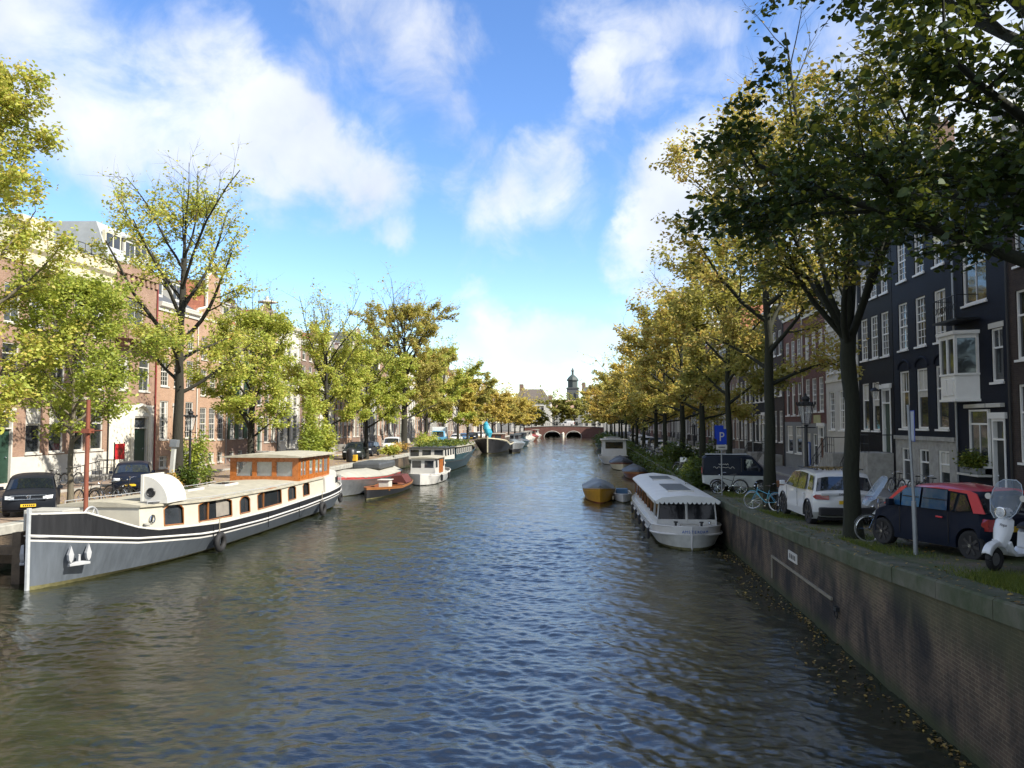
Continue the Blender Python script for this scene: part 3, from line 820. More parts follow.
    if door:
        dm = MB(); x0, x1 = sorted((-dr * .21, -dr * .12))
        dm.box(x0, x1, -dw / 2 + .1, dw / 2 - .1, 0, dh * .76)
        for k in (0.06, .42): dm.box(*sorted((-dr * .12, -dr * .095)), -dw / 2 + .22, dw / 2 - .22, dh * k + .08, dh * (k + .28))
        d = dm.build('door', doormat, root, loc=P(du, 0, dz))
        fr = MB(); x0, x1 = sorted((-dr * .2, dr * .03))
        fr.box(x0, x1, -dw / 2, -dw / 2 + .1, 0, dh); fr.box(x0, x1, dw / 2 - .1, dw / 2, 0, dh); fr.box(x0, x1, -dw / 2 + .1, dw / 2 - .1, dh - .1, dh); fr.box(x0, x1, -dw / 2 + .1, dw / 2 - .1, dh * .76, dh * .76 + .07)
        fr.box(*sorted((-dr * .16, dr * .1)), -dw / 2 - .14, dw / 2 + .14, dh + .004, dh + .24)
        fr.build('door_frame', frame, d)
        fn = MB(); x = -dr * .14; fn.poly([(x, -dw / 2 + .1, dh * .76 + .07), (x, dw / 2 - .1, dh * .76 + .07), (x, dw / 2 - .1, dh - .1), (x, -dw / 2 + .1, dh - .1)]); fn.build('fanlight', pane, d)
        kb = MB().ball((dr * -.06, dw * .25, dh * .36), .045); kb.build('knob', CHROME, d, True)
    if stoop:
        s = MB(); su, sw, n, length, smat = stoop      # steps rise along the front towards su
        dz = door[1] if door else n * .18
        sd = 1 if length > 0 else -1
        run = abs(length) / n
        for i in range(n):
            a = su + sd * (sw / 2 + (n - i - 1) * run); c_ = a + sd * run
            s.box(*sorted((dr * .005, dr * 1.25)), min(a, c_), max(a, c_), -.3, dz * (i + 1) / (n + 1))
        s.box(*sorted((dr * .005, dr * 1.3)), su - sw / 2, su + sw / 2, -.3, dz - .02)
        st_ = s.build('stoop', smat, root, bevel=.015)
        r = MB(); x = dr * 1.22
        pts = [(x, su - sd * sw / 2, dz + .9), (x, su + sd * sw / 2, dz + .9), (x, su + sd * (sw / 2 + n * run), .9 + dz / (n + 1))]
        r.tube(pts, .025, 5); r.tube([(p[0], p[1], p[2] - .45) for p in pts], .018, 5)
        for k in range(5):
            u = su - sd * sw / 2 + sd * sw * k / 4; r.tube([(x, u, dz - .02), (x, u, dz + .9)], .016, 5)
        for k in range(1, n + 1):
            u = su + sd * (sw / 2 + k * run); zz = dz * (n - k + 1) / (n + 1)
            r.tube([(x, u, zz - .1), (x, u, zz + .88)], .014, 5)
        r.tube([(dr * .05, su - sd * sw / 2, dz + .9), (x, su - sd * sw / 2, dz + .9)], .025, 5)
        r.build('railing', IRON, st_)
    if cornice:
        cm, ch = cornice; c = MB()
        prof = [(0.004, -ch), (.10, -ch), (.12, -ch * .55), (.3, -ch * .4), (.34, -.03), (.36, .02), (.36, .1), (.0, .1)]
        zc = H + .0
        if not gable:
            c.loft([[P(-h2 + .01, w, zc + z) for w, z in prof], [P(h2 - .01, w, zc + z) for w, z in prof]])
            c.build('cornice', cm, root)
        else:
            c.box(*sorted((dr * .004, dr * .09)), -h2 + .01, h2 - .01, H - .2, H); c.build('string_course', gtrim, root)
    if band:
        for zb in band:
            bb = MB(); bb.box(*sorted((dr * .003, dr * .06)), -h2 + .01, h2 - .01, zb, zb + .16); bb.build('string_course', gtrim, root)
    rb = MB()
    if roof == 'gable' or gable:
        gh = (gable[1] * .8) if gable else 2.6
        o2 = [(-h2, 0), (h2, 0), (0, gh)]
        rb.loft([[P(u, -.36, H + z) for u, z in o2], [P(u, -depth, H + z) for u, z in o2]])
    elif roof == 'pitched':
        o2 = [(.0, .1), (-depth * .5, 3.6), (-depth, .1)]
        rb.loft([[P(-h2, w, H + z) for w, z in o2], [P(h2, w, H + z) for w, z in o2]])
    elif roof == 'mansard':
        o2 = [(-.35, .12), (-1.3, 2.7), (-depth + 1, 2.9), (-depth, .1)]
        rb.loft([[P(-h2, w, H + z) for w, z in o2], [P(h2, w, H + z) for w, z in o2]])
    else:
        o2 = [(-.3, .0), (-.3, .12), (-depth, .2), (-depth, .0)]
        rb.loft([[P(-h2 + .01, w, H + z) for w, z in o2], [P(h2 - .01, w, H + z) for w, z in o2]])
    ro = rb.build('roof', roofmat, root)
    if roof in ('pitched', 'mansard') and Wd > 3.5:
        for u in ((0,) if Wd < 5.5 else (-Wd * .22, Wd * .22)):
            dz_, wz = (0.75, -1.0) if roof == 'pitched' else (.5, -.55)
            dm = MB(); dm.box(*sorted((dr * wz, dr * (wz - 2.2))), u - .65, u + .65, H + dz_, H + dz_ + 1.5); d_ = dm.build('dormer', frame, ro)
            pm = MB(); x = dr * (wz + .012); pm.poly([(x, u - .5, H + dz_ + .2), (x, u - .03, H + dz_ + .2), (x, u - .03, H + dz_ + 1.3), (x, u - .5, H + dz_ + 1.3)]); pm.poly([(x, u + .03, H + dz_ + .2), (x, u + .5, H + dz_ + .2), (x, u + .5, H + dz_ + 1.3), (x, u + .03, H + dz_ + 1.3)]); pm.build('dormer_pane', pane, d_)
            cp = MB(); cp.box(*sorted((dr * (wz + .12), dr * (wz - 2.3))), u - .78, u + .78, H + dz_ + 1.504, H + dz_ + 1.62); cp.build('dormer_roof', ZINC, d_)
    if chimney:
        ck = MB(); u = rnd.choice((-1, 1)) * h2 * .6; w = -rnd.uniform(3, 6); zt = H + rnd.uniform(3.2, 4.6) if (gable or roof != 'flat') else H + 1.7
        ck.box(dr * w - .45, dr * w + .45, u - .35, u + .35, H, zt); ck.box(dr * w - .5, dr * w + .5, u - .4, u + .4, zt + .003, zt + .12)
        for q in (-.2, .2): ck.lathe([(.12, 0), (.1, .4)], 8, (dr * w + q, u, zt + .123))
        ck.build('chimney', BR_BROWN, ro)
    # downpipe
    if near and rnd.random() < .7:
        p = MB(); u = h2 - .12; p.tube([P(u, .08, -.1), P(u, .08, H - .3)], .045, 6); p.build('downpipe', rnd.choice([STEEL, BLACK, WHITE]), root)
    # beam hook
    if gable:
        hb = MB(); hb.box(*sorted((dr * .005, dr * .8)), -.07, .07, H + gable[1] * .72, H + gable[1] * .72 + .16); hb.build('hoist_beam', frame, root)
    return root, P, H, Wd, dr

S5 = 0
# ---------------- left street, near to far
build_house('L', 33.2, 41.2, 'brown brick house at the far left edge behind the tall tree', BR_BROWN, 13.6, [(.6, 3.2, 3, 1.3, 'plain'), (4.4, 6.9, 3, 1.2, 'plain'), (7.9, 10.1, 3, 1.2, 'plain'), (10.9, 12.4, 3, 1.1, 'plain')], plinth=(3.6, STONE_W), seed=1)
hA, P, *_ = build_house('L', 41.2, 51.4, 'wide brick house with cream cornice, white ground floor and side steps behind the young tree', BR_RED, 14.2,
    [(1.9, 4.6, 5, 1.25, 'plain', 0, (0,)), (5.8, 8.1, 5, 1.25, 'trans'), (9.2, 11.4, 5, 1.2, 'trans')], door=(-4.3, .35, 1.5, 3.9), plinth=(1.75, PLASTER), cornice=(CREAM, 1.5), stoop=(3.2, 1.6, 7, -2.6, STONE), roof='flat', band=(5.1,), pane=PANE_L, seed=2)
b = MB()   # roof terrace railing and cream roof hut
for k in range(14): b.tube([P(-4.5 + k * .68, -1.0, 14.3), P(-4.5 + k * .68, -1.0, 15.4)], .02, 4)
b.tube([P(-4.5, -1.0, 15.4), P(4.4, -1.0, 15.4)], .025, 4); b.tube([P(-4.5, -1.0, 14.9), P(4.4, -1.0, 14.9)], .02, 4)
b.build('roof_railing', IRON, hA)
b = MB(); b.box(-3.6, -1.4, -1.5, 1.2, 14.25, 16.0); b.build('roof_hut', CREAM, hA)
hB, P, *_ = build_house('L', 51.4, 56.9, 'narrow reddish brick house with arched door, parapet balcony and zinc mansard attic', BR_RED, 14.6,
    [(5.9, 8.2, 2, 1.3, 'trans'), (10.2, 12.3, 1, 2.0, 'trans')], door=(.9, .5, 1.7, 3.6), plinth=(4.9, STONE_W), cornice=None, roof='mansard', roofmat=ZINC, chimney=False, doormat=GREEN_D, pane=PANE_L, seed=3)
b = MB()   # corbel frieze, balcony
for k in range(9): b.box(.004, .14, -2.5 + k * .6, -2.2 + k * .6, 13.5, 13.95)
b.box(.004, .2, -2.7, 2.7, 13.95, 14.62); b.build('corbel_frieze', BR_RED, hB)
b = MB(); b.box(.004, 1.1, -2.5, 2.5, 9.35, 9.5); b.box(1.0, 1.1, -2.5, 2.5, 9.504, 9.62); b.box(1.0, 1.1, -2.5, 2.5, 10.15, 10.32)
for k in range(9): b.box(1.0, 1.1, -2.5 + k * .595, -2.26 + k * .595, 9.62, 10.15)
for s in (-1, 1): b.box(.1, 1.0, s * 2.5 - .06, s * 2.5 + .06, 9.504, 10.3); b.box(.005, .8, s * 2 - .12, s * 2 + .12, 8.9, 9.346)
b.build('balcony', BR_RED, hB)
b = MB(); pts = [(.03, .9 + 1.05 * math.cos(a), 3.9 + 1.0 * math.sin(a)) for a in np.linspace(0, PI, 15)]; b.tube(pts, .16, 6); b.tube([(.03, -.15, .5), (.03, -.15, 3.9)], .16, 6); b.tube([(.03, 1.95, .5), (.03, 1.95, 3.9)], .16, 6); b.build('door_arch', STONE_W, hB)
b = MB(); b.tube([(.09, 2.62, 0), (.09, 2.62, 14.2)], .06, 6); b.build('red_downpipe', RED_D, hB)
b = MB(); b.box(-.93, -.72, -2.6, 2.6, 15.25, 16.75); ab = b.build('attic_window', CREAM, hB)
b = MB()
for k in range(6): b.poly([(-.715, -2.45 + k * .83, 15.4), (-.715, -1.75 + k * .83, 15.4), (-.715, -1.75 + k * .83, 16.6), (-.715, -2.45 + k * .83, 16.6)])
b.build('attic_pane', PANE, ab)
build_house('L', 56.9, 63.0, 'orange brick house with tall white sash windows behind the street lamp', BR_ORANGE, 12.6, [(.25, 1.15, 3, 1.1, 'plain'), (2.4, 5.3, 3, 1.2, 'sash', 0, (1,)), (6.4, 8.6, 3, 1.1, 'sash'), (9.4, 11.1, 3, 1.05, 'sash')], door=(0, 1.5, 1.2, 3.4), stoop=(0, 1.5, 6, 2.0, STONE), roof='pitched', roofmat=SLATE, pane=PANE_L, seed=4)
build_house('L', 63.0, 68.2, 'orange brick house with white ornamented neck gable above the lamp', BR_ORANGE, 12.4, [(.25, 1.1, 3, 1.0, 'plain'), (2.2, 4.9, 3, 1.1, 'sash'), (5.9, 8.1, 3, 1.05, 'sash'), (8.9, 10.8, 3, 1.0, 'sash')], gable=('neck', 4.4), roofmat=TILE, pane=PANE_L, seed=5)
build_house('L', 68.2, 74.0, 'dark red brick house with dark green shutters', BR_BROWN, 12.2, [(.3, 1.1, 3, .9, 'plain'), (2.2, 4.9, 3, .95, 'sash'), (5.9, 7.9, 3, .95, 'sash'), (8.7, 10.4, 3, .9, 'sash')], shutters=GREEN_D, roof='pitched', roofmat=TILE, seed=6)
specs = [(BR_RED, 'bell', 'red brick house with bell gable'), (PLASTER, None, 'white plastered house with flat cornice'), (BR_BROWN, None, 'brown brick house with tall cornice'), (PLASTER, 'neck', 'white neck gabled house'), (BR_ORANGE, None, 'orange brick house with pitched tile roof'), (BR_BROWN, 'step', 'brown step gabled house'), (GREYPL, None, 'grey plastered house with cornice')]
near_marks = ['behind the dense tree and wheelhouse', 'right of the wheelhouse', 'behind the dark offroader', 'behind the white van', 'just beyond the white van']
rh = random.Random(21)
def row(side, y, end, specs, first, seed0, marks=()):
    i = 0
    names = {}
    while y < end:
        wd = rh.uniform(5.2, 8.2); wm, gb, nm = specs[i % len(specs)]
        H = rh.uniform(11.2, 14.6) - (1.5 if gb else 0); n = 3 if wd < 7.2 else 4
        f1 = rh.uniform(2.4, 2.8)
        fl = [(1.7, 1.7 + f1, n, 1.15, 'sash' if i % 2 else 'plain', 0, (i % n,)), (5.3, 7.5, n, 1.1, 'sash' if i % 2 else 'plain'), (8.3, 10.1, n, 1.05, 'plain')]
        if H > 12.4: fl.append((10.7, 11.9, n, 1.0, 'plain'))
        names[nm] = names.get(nm, 0) + 1
        ordn = ['first', 'second', 'third', 'fourth', 'fifth', 'sixth', 'seventh', 'eighth', 'ninth'][names[nm] - 1]
        lab = (nm + ' ' + marks[i]) if i < len(marks) else '%s, %s such counted towards the far bridge, %s street' % (nm, ordn, 'left' if side == 'L' else 'right')
        span = wd - .53
        du = -span / 2 + span * ((i % n) + .5) / n
        build_house(side, y, y + wd, lab, wm, H, fl, door=(du, .9, 1.15, 3.2), stoop=((du, 1.4, 4, 1.6, STONE) if y < 140 else None), gable=(gb, rh.uniform(3.2, 4.2)) if gb else None, roof='pitched' if 'tile' in nm or i % 3 == 0 else 'flat', roofmat=TILE if i % 2 == 0 else SLATE, pane=PANE_L if side == 'L' else PANE, seed=seed0 + i, doormat=[GREEN_D, BLACK, RED_D][i % 3])
        y += wd; i += 1
row('L', 74.0, 276, specs, 6, 20, near_marks)

# ---------------- right street, near to far
build_house('R', -14.0, -2.0, 'dark brick house on the right street beside the near bridge', BR_DARK, 13.0, [(1.9, 4.6, 4, 1.25, 'plain'), (5.6, 8.0, 4, 1.25, 'plain'), (9.0, 11.0, 4, 1.2, 'plain')], seed=58, z0=3.2, roof='pitched')
build_house('R', -2.0, 9.5, 'black painted house on the right street, nearest to the bridge we stand on', BR_BLACK, 13.8, [(1.9, 4.6, 4, 1.25, 'plain'), (5.6, 8.0, 4, 1.25, 'plain'), (9.0, 11.0, 4, 1.2, 'plain')], seed=59, z0=3.0, roof='pitched')
build_house('R', 9.5, 20.5, 'brown brick house on the right street just out of view behind the big dark tree', BR_BROWN, 14.0, [(1.9, 4.6, 4, 1.25, 'plain'), (5.6, 8.0, 4, 1.25, 'plain'), (9.0, 11.0, 4, 1.2, 'plain')], seed=57, z0=2.6, roof='pitched')
build_house('R', 20.5, 28.4, 'dark brown brick house at the right edge of the view', BR_DARK, 13.5, [(1.9, 4.7, 4, 1.25, 'plain'), (5.6, 8.1, 4, 1.25, 'plain'), (9.0, 11.2, 4, 1.2, 'plain')], seed=60, z0=2.1)
h1, P, *_ = build_house('R', 28.4, 32.5, 'narrow navy painted house with white bay window, iron balcony and flower box', BR_NAVY, 14.2, [(4.95, 7.0, 3, .85, 'plain', -.1, (1, 2)), (8.2, 10.4, 1, 1.9, 'trans', .3)], door=(-1.25, .15, .95, 3.4), roof='pitched', roofmat=SLATE, seed=61, z0=2.0, pane=PANE_L, curtains=0, lintel=WHITE, chimney=False, doormat=BLACK)
# ground-floor window behind the flower box
fm, pm = window_meshes(1.5, 2.2, 'trans', -1, FRAME_W); 
b = MB(); b.box(-.012, .0, -.68, .88, 1.72, 3.9); bb = b.build('window_recess', WHITE, h1)
w = link('window', fm, h1, (-.13, .1, 1.72)); link('pane', pm, w)
b = MB(); b.box(-.2, -.004, -1.75, -.7, 3.98, 4.14); b.box(-.2, -.004, -.6, 1.05, 3.98, 4.14); b.build('door_lintel', WHITE, h1, bevel=.02)
b = MB(); b.box(-.55, -.004, -.7, 1.0, 1.3, 1.39); b.build('window_ledge', WHITE, h1, bevel=.015)
# bay window
bay = MB(); z0_, z1_ = 4.35, 6.95; pl = [(0, .05), (-.75, .35), (-.75, 1.55), (0, 1.85)]
def bayring(z, k=0.0): return [(0.0 - 0, .05 - k, z), (-.8 - k, .3 - k, z), (-.8 - k, 1.6 + k, z), (0.0, 1.85 + k, z)]
bay.loft([bayring(z0_), bayring(z0_ + .95)]); bay.loft([bayring(z0_ - .1, .06), bayring(z0_ - .003, .06)]); bay.loft([bayring(z0_ + .953, .05), bayring(z0_ + 1.03, .05)])
bay.loft([bayring(z1_, .1), bayring(z1_ + .14, .12)])
for p in ((-.77, .33), (-.77, 1.57), (-.77, .95), (-.04, .09), (-.04, 1.81)): bay.box(p[0] - .05, p[0] + .05, p[1] - .05, p[1] + .05, z0_ + 1.03, z1_)
bay.loft([bayring(z1_ - .16, .0), bayring(z1_ - .002, .0)])
bay.box(-.86, -.803, .45, .9, z0_ + .15, z0_ + .8); bay.box(-.86, -.803, 1.0, 1.45, z0_ + .15, z0_ + .8)
bo = bay.build('bay_window', FRAME_W, h1)
bp_ = MB(); bp_.loft([[(-.02, .1, z0_ + 1.03), (-.76, .34, z0_ + 1.03), (-.76, 1.56, z0_ + 1.03), (-.02, 1.8, z0_ + 1.03)], [(-.02, .1, z1_ - .16), (-.76, .34, z1_ - .16), (-.76, 1.56, z1_ - .16), (-.02, 1.8, z1_ - .16)]])
bp_.build('pane', PANE_L, bo)
b = MB(); b.box(-.9, 0, -.1, 2.0, 7.5, 7.58)
for k in range(13): b.tube([(-.86, -.06 + k * .17, 7.58), (-.86, -.06 + k * .17, 8.5)], .012, 4)
for k in range(6): b.ring((-.86, .1 + k * .34, 8.04), .13, .012, 'x', 12, 4)
b.tube([(0, -.06, 8.5), (-.86, -.06, 8.5), (-.86, 1.96, 8.5), (0, 1.96, 8.5)], .018, 5); b.build('balcony', IRON, h1)
# flower box is a thing of its own
fb = thing('flower_box', 'flower box with bushy yellow green plants below the bay window of the navy house', 'flower box', (FR - .36, 30.6, 2.0 + 1.395))
MB().box(-.16, .16, -.7, .7, 0, .24).build('planter', GREYPL, fb, bevel=.02)
rng = np.random.default_rng(8)
pp = rng.normal(0, 1, (1500, 3)) * np.array([.13, .38, .17]) + np.array([0, 0, .5])
link('plants', leaf_mesh('plants', pp, .11, rng.random(1500) * .8 + .2, 4, L_SHRUB), fb)

h2, P, *_ = build_house('R', 32.5, 39.0, 'navy painted house with three tall arched windows over a stone basement', BR_NAVY, 15.0, [(.55, 2.2, 3, 1.05, 'plain', 0, ()), (3.15, 5.95, 3, 1.15, 'plain'), (7.0, 9.3, 3, 1.1, 'sash'), (10.4, 12.4, 3, 1.05, 'sash'), (13.0, 14.2, 3, .95, 'plain')], plinth=(2.75, STONE), cornice=(WHITE, .5), arches=True, seed=62, z0=1.95, pane=PANE_L, curtains=.15)
b = MB(); b.box(-.1, -.004, -3.2, 3.2, 2.62, 2.8); b.build('plinth_band', STONE, h2)
build_house('R', 39.0, 44.0, 'black painted house with wall lantern and raised stoop behind the forking tree', BR_BLACK, 14.6, [(3.0, 5.6, 3, 1.05, 'plain', 0, (0,)), (6.9, 9.2, 3, 1.05, 'sash'), (10.2, 12.2, 3, 1.0, 'sash')], door=(-1.5, 1.9, 1.15, 3.3), stoop=(-1.2, 2.2, 7, 2.2, STONE), seed=63, pane=PANE_L, curtains=.2, roof='pitched')
build_house('R', 44.0, 50.0, 'white painted house with iron railed side stairs', PLASTER, 12.2, [(.5, 1.6, 3, .9, 'plain', 0, (1,)), (3.0, 5.4, 3, 1.05, 'sash', 0, (0,)), (6.6, 8.9, 3, 1.05, 'sash'), (9.7, 11.3, 3, .95, 'sash')], door=(-1.8, 1.7, 1.1, 3.0), stoop=(-1.5, 1.6, 8, 2.9, STONE), roof='pitched', roofmat=TILE, seed=64, band=(6.0, 9.2))
h5, P, *_ = build_house('R', 50.0, 55.2, 'maroon brick house with brown wooden door and shop sign', BR_REDDISH, 11.4, [(4.2, 6.5, 3, 1.05, 'sash'), (7.6, 9.7, 3, 1.0, 'sash'), (.5, 2.7, 3, 1.0, 'plain', 0, (0,))], door=(-1.4, .1, 1.2, 3.1), plinth=(3.4, GREYPL), roof='pitched', roofmat=TILE, seed=65, doormat=WOOD_D)
tag(MB().box(-.05, -.004, 0, 1.5, 0, .55).build('shop_sign', mat('dull_yellow_board', (0.42, 0.40, 0.2), .6), None, loc=adj((FR, 51.2, zr(51) + 3.5))), 'dull yellow board above the brown wooden door of the maroon house', 'sign')
build_house('R', 55.2, 60.5, 'maroon brick house with large shop window and grey ground floor', BR_REDDISH, 11.8, [(4.0, 6.4, 3, 1.0, 'plain'), (7.4, 9.6, 3, 1.0, 'sash'), (1.2, 3.2, 2, 1.6, 'plain')], plinth=(3.5, GREYPL), roof='pitched', roofmat=TILE, seed=66)
pb = thing('poster_board', 'blue and white poster board against the grey ground floor of the maroon house', 'poster', (FR - .02, 54.1, zr(54) + .5))
MB().box(-.06, -.004, -.5, .5, 0, 1.7).build('frame', mat('blue_frame', (.03, .08, .3), .4), pb); MB().box(-.066, -.062, -.4, .4, .12, 1.58).build('poster', mat('pale_poster', (.45, .5, .6), .5, var=.3, scale=4), pb)
build_house('R', 60.5, 66.5, 'dark olive brick house with two rows of white windows', BR_DARK, 12.8, [(1.9, 4.4, 3, 1.05, 'sash'), (5.6, 7.9, 3, 1.05, 'sash'), (8.9, 10.9, 3, 1.0, 'plain')], stoop=(-1.5, 1.4, 5, 2.0, STONE), seed=67)
rspecs = [(BR_BLACK, None, 'black painted house with white windows'), (BR_DARK, None, 'dark brick house with white door surround'), (BR_BROWN, 'neck', 'brown neck gabled house'), (GREYPL, None, 'grey plastered house'), (BR_DARK, 'bell', 'dark bell gabled house'), (BR_REDDISH, None, 'maroon brick house with tile roof')]
row('R', 66.5, 276, rspecs, 8, 80, ['with stoop behind the parking sign', 'left of the parking sign'])

# ---------------- far bridge and what stands behind it
br = thing('arched_bridge', 'low brick bridge with two arches closing the far end of the canal', 'bridge', (-7.5, 277, 0))
b = MB(); hw = 14.2
def deck(x): return 3.35 + .55 * (1 - (x / hw) ** 2)
arcs = [(-4.2, 2.9), (3.4, 2.7), (-11.0, 1.9)]
xs = list(np.linspace(-hw, hw, 115))
lo = []
for x in xs:
    z = -1.0
    for c, r in arcs:
        if abs(x - c) < r: z = max(z, 0.0 + 2.0 * math.sqrt(1 - ((x - c) / r) ** 2))
    lo.append(z)
b.loft([[(x, 0, l), (x, 0, deck(x)), (x, 18, deck(x)), (x, 18, l)] for x, l in zip(xs, lo)])
wb = b.build('bridge_wall', BR_REDDISH, br)
for c, r in arcs[:2]:
    a = MB(); a.tube([(c + r * 1.05 * math.cos(t), -.05, 0.0 + 2.12 * math.sin(t)) for t in np.linspace(0, PI, 17)], .16, 6); a.build('arch_ring', STONE, br)
b = MB(); b.loft([[(x, -.12, deck(x) + .003), (x, -.12, deck(x) + .2), (x, .3, deck(x) + .2), (x, .3, deck(x) + .003)] for x in xs[::3]]); b.build('parapet_band', STONE, br)
b = MB(); b.tube([(x, .1, deck(x) + 1.15) for x in xs[::3]], .05, 4); b.tube([(x, .1, deck(x) + .7) for x in xs[::3]], .04, 4)
for x in xs[::3]: b.tube([(x, .1, deck(x) + .2), (x, .1, deck(x) + 1.15)], .04, 4)
b.build('railing', IRON, br)
b = MB(); b.lathe([(.5, -.5), (.5, 1.2), (.3, 1.7)], 8, (-.4, -.4, 0)); b.build('pier', STONE_W, br)
def block(name, label, x, y, w, d, h, wall, roofm, rh_, ridge=.55):
    t = thing(name, label, 'building', (x, y, 1.5))
    b = MB(); b.box(-w / 2, w / 2, 0, d, -.2, h); b.build('wall', wall, t)
    b = MB(); b.loft([[(-w / 2 - .3, -.3, h), (w / 2 + .3, -.3, h), (w / 2 + .3, d + .3, h), (-w / 2 - .3, d + .3, h)], [(-w / 2 * ridge, d * .4, h + rh_), (w / 2 * ridge, d * .4, h + rh_), (w / 2 * ridge, d * .6, h + rh_), (-w / 2 * ridge, d * .6, h + rh_)]]); r_ = b.build('roof', roofm, t)
    b = MB(); cx = -w / 2 * ridge; b.box(cx - .8, cx + .9, d * .35, d * .6, h + rh_ * .5, h + rh_ + 2.2); b.build('chimney', BR_BROWN, r_)
    fm, pm = window_meshes(1.3, 2.2, 'plain', 1)
    for zz in np.arange(2, h - 2, 3.3):
        for xx in np.arange(-w / 2 + 1.8, w / 2 - 1, 2.9):
            wn = link('window', fm, t, (xx, -.17, zz), (0, 0, -PI / 2)); link('pane', pm, wn)
    return t
block('tall_building', 'brown roofed tall house rising over the trees at the far end of the canal', -23, 330, 17, 14, 12.0, PLASTER, mat('brown_roof', (.12, .1, .085), .8), 6.2)
block('red_roofed_house', 'low house with a red tile roof left of the distant tower', -9, 336, 16, 12, 10.0, GREYPL, BR_RED, 3.6, .8)
tw = thing('church_tower', 'distant grey church tower with small domed cap behind the bridge', 'tower', (-6.6, 420, 1.5))
b = MB(); b.box(-3.2, 3.2, -3.2, 3.2, -.2, 22); b.box(-3.5, 3.5, -3.5, 3.5, 22.003, 22.6); b.build('shaft', mat('grey_tower', (.09, .095, .095), .8), tw)
b = MB(); b.lathe([(2.7, 22.6), (2.7, 26.2), (3.3, 26.4), (3.3, 26.8), (2.4, 28.2), (1.2, 29.3), (.6, 29.8), (.6, 31.5), (.9, 31.7), (.1, 33.5)], 8, (0, 0, 0)); b.build('lantern', mat('green_grey_lead', (.05, .065, .06), .6), tw)
b = MB()
for s in (-1, 1):
    b.box(s * 1.3 - .6, s * 1.3 + .6, -3.25, -3.204, 15, 19.5)
b.build('belfry_opening', BLACK, tw)
block('white_house', 'white gabled house right of the distant tower', 3.5, 352, 9, 10, 17.0, PLASTER, SLATE, 3.0, .9)
GL, GR = 'trees along the left quay', 'trees along the right quay'
def TL(y, x=-22.3): return (x, y, zl(y) - 0.05)
def TR(y, x=7.2): return (x, y, zr(y) - 0.05)
# --- left row, near to far
make_tree('quay_tree', 'tall yellow green tree cut by the left edge of the view beside dark car', TL(29.0, -23.4), L_YG, BARK_P, GL, seed=11, H=17.8, th=3.2, RR=3.5, r0=0.2, limbs=26, nleaf=36000, lsize=0.155, bare=0.06, low=0.45, tintoff=0.06, tmid=0.4)
make_tree('quay_tree', 'small bushy green young tree with pale straight trunk behind the rust mast', TL(33.7), L_YG, BARK_P, GL, seed=12, H=10.4, th=2.9, RR=3.1, r0=0.13, limbs=22, nleaf=22000, lsize=0.15, bare=0.02, low=0.45, tintoff=-0.1, tmid=0.4)
make_tree('quay_tree', 'tall sparse tree forking above the barge with a thick dark leaning trunk', TL(42.4), L_YG, BARK, GL, rz=0.5, seed=113, H=17.6, th=5.2, RR=4.6, r0=0.33, limbs=17, nleaf=15000, lsize=0.16, bare=0.1, lean=(0.012, 0.0), low=0.55, tintoff=0.1)
make_tree('quay_tree', 'dense yellow green rounded tree rising behind the orange wheelhouse', TL(51.7), L_YG, BARK, GL, seed=14, H=12.4, th=2.8, RR=3.8, r0=0.22, limbs=22, nleaf=26000, lsize=0.165, bare=0.08, tintoff=0.02)
make_tree('quay_tree', 'yellow green tree with thin bare top behind the stern of the grey barge', TL(66.6), L_YG, BARK, GL, seed=15, H=14.8, th=3.4, RR=4.4, r0=0.27, limbs=22, nleaf=24000, lsize=0.19, bare=0.3, tintoff=0.02)
make_tree('quay_tree', 'bright lime yellow tree above the dark parked offroader', TL(79), L_YG, BARK, GL, seed=16, H=12.8, th=3.4, RR=4.8, r0=0.25, limbs=20, nleaf=24000, lsize=0.21, bare=0.04, tintoff=0.02)
make_tree('quay_tree', 'tallest olive tree of the left row, rising over the dark houseboat', TL(95.4), L_OLIVE, BARK, GL, seed=17, H=19.8, th=4.2, RR=6.4, r0=0.42, limbs=28, nleaf=38000, lsize=0.235, bare=0.05, tintoff=-0.05)
midL = [(109, 14.5, 4.2, L_YG, 'greenish yellow tree next to the tallest tree of the left row'), (122, 16.5, 5.0, L_YG, 'yellow green tree above the bow of the dark houseboat'), (136, 12.5, 4.4, L_GOLD, 'lower golden tree just short of the bow on black barge'), (147, 15.5, 4.8, L_OLIVE, 'half bare ochre tree behind the bow on black barge'), (166, 13.5, 5.8, L_GOLD, 'orange yellow tree beyond the bow on black barge'),
        (186, 13.5, 6.0, L_GOLD, 'golden tree, last but four of the left row before the far bridge'), (206, 13.0, 6.0, L_OLIVE, 'ochre tree, last but three of the left row before the far bridge'), (226, 14.0, 6.0, L_GOLD, 'golden tree, last but two of the left row before the far bridge'), (246, 13.0, 5.8, L_GOLD, 'deep golden tree, last but one of the left row before the far bridge'), (266, 13.5, 6.2, L_GOLD, 'golden tree, last of the left row beside the far bridge')]
for i, (y, H, rr, m, lab) in enumerate(midL):
    make_tree('quay_tree', lab, TL(y), m, BARK, GL, seed=30 + i, H=H, th=3.4, RR=rr * 1.05, r0=0.25, limbs=17, nleaf=18000 if y < 150 else 11000, lsize=0.30 + 0.0012 * (y - 100), bare=0.12 if m is L_OLIVE else 0.04, subs=5, twigs=4)
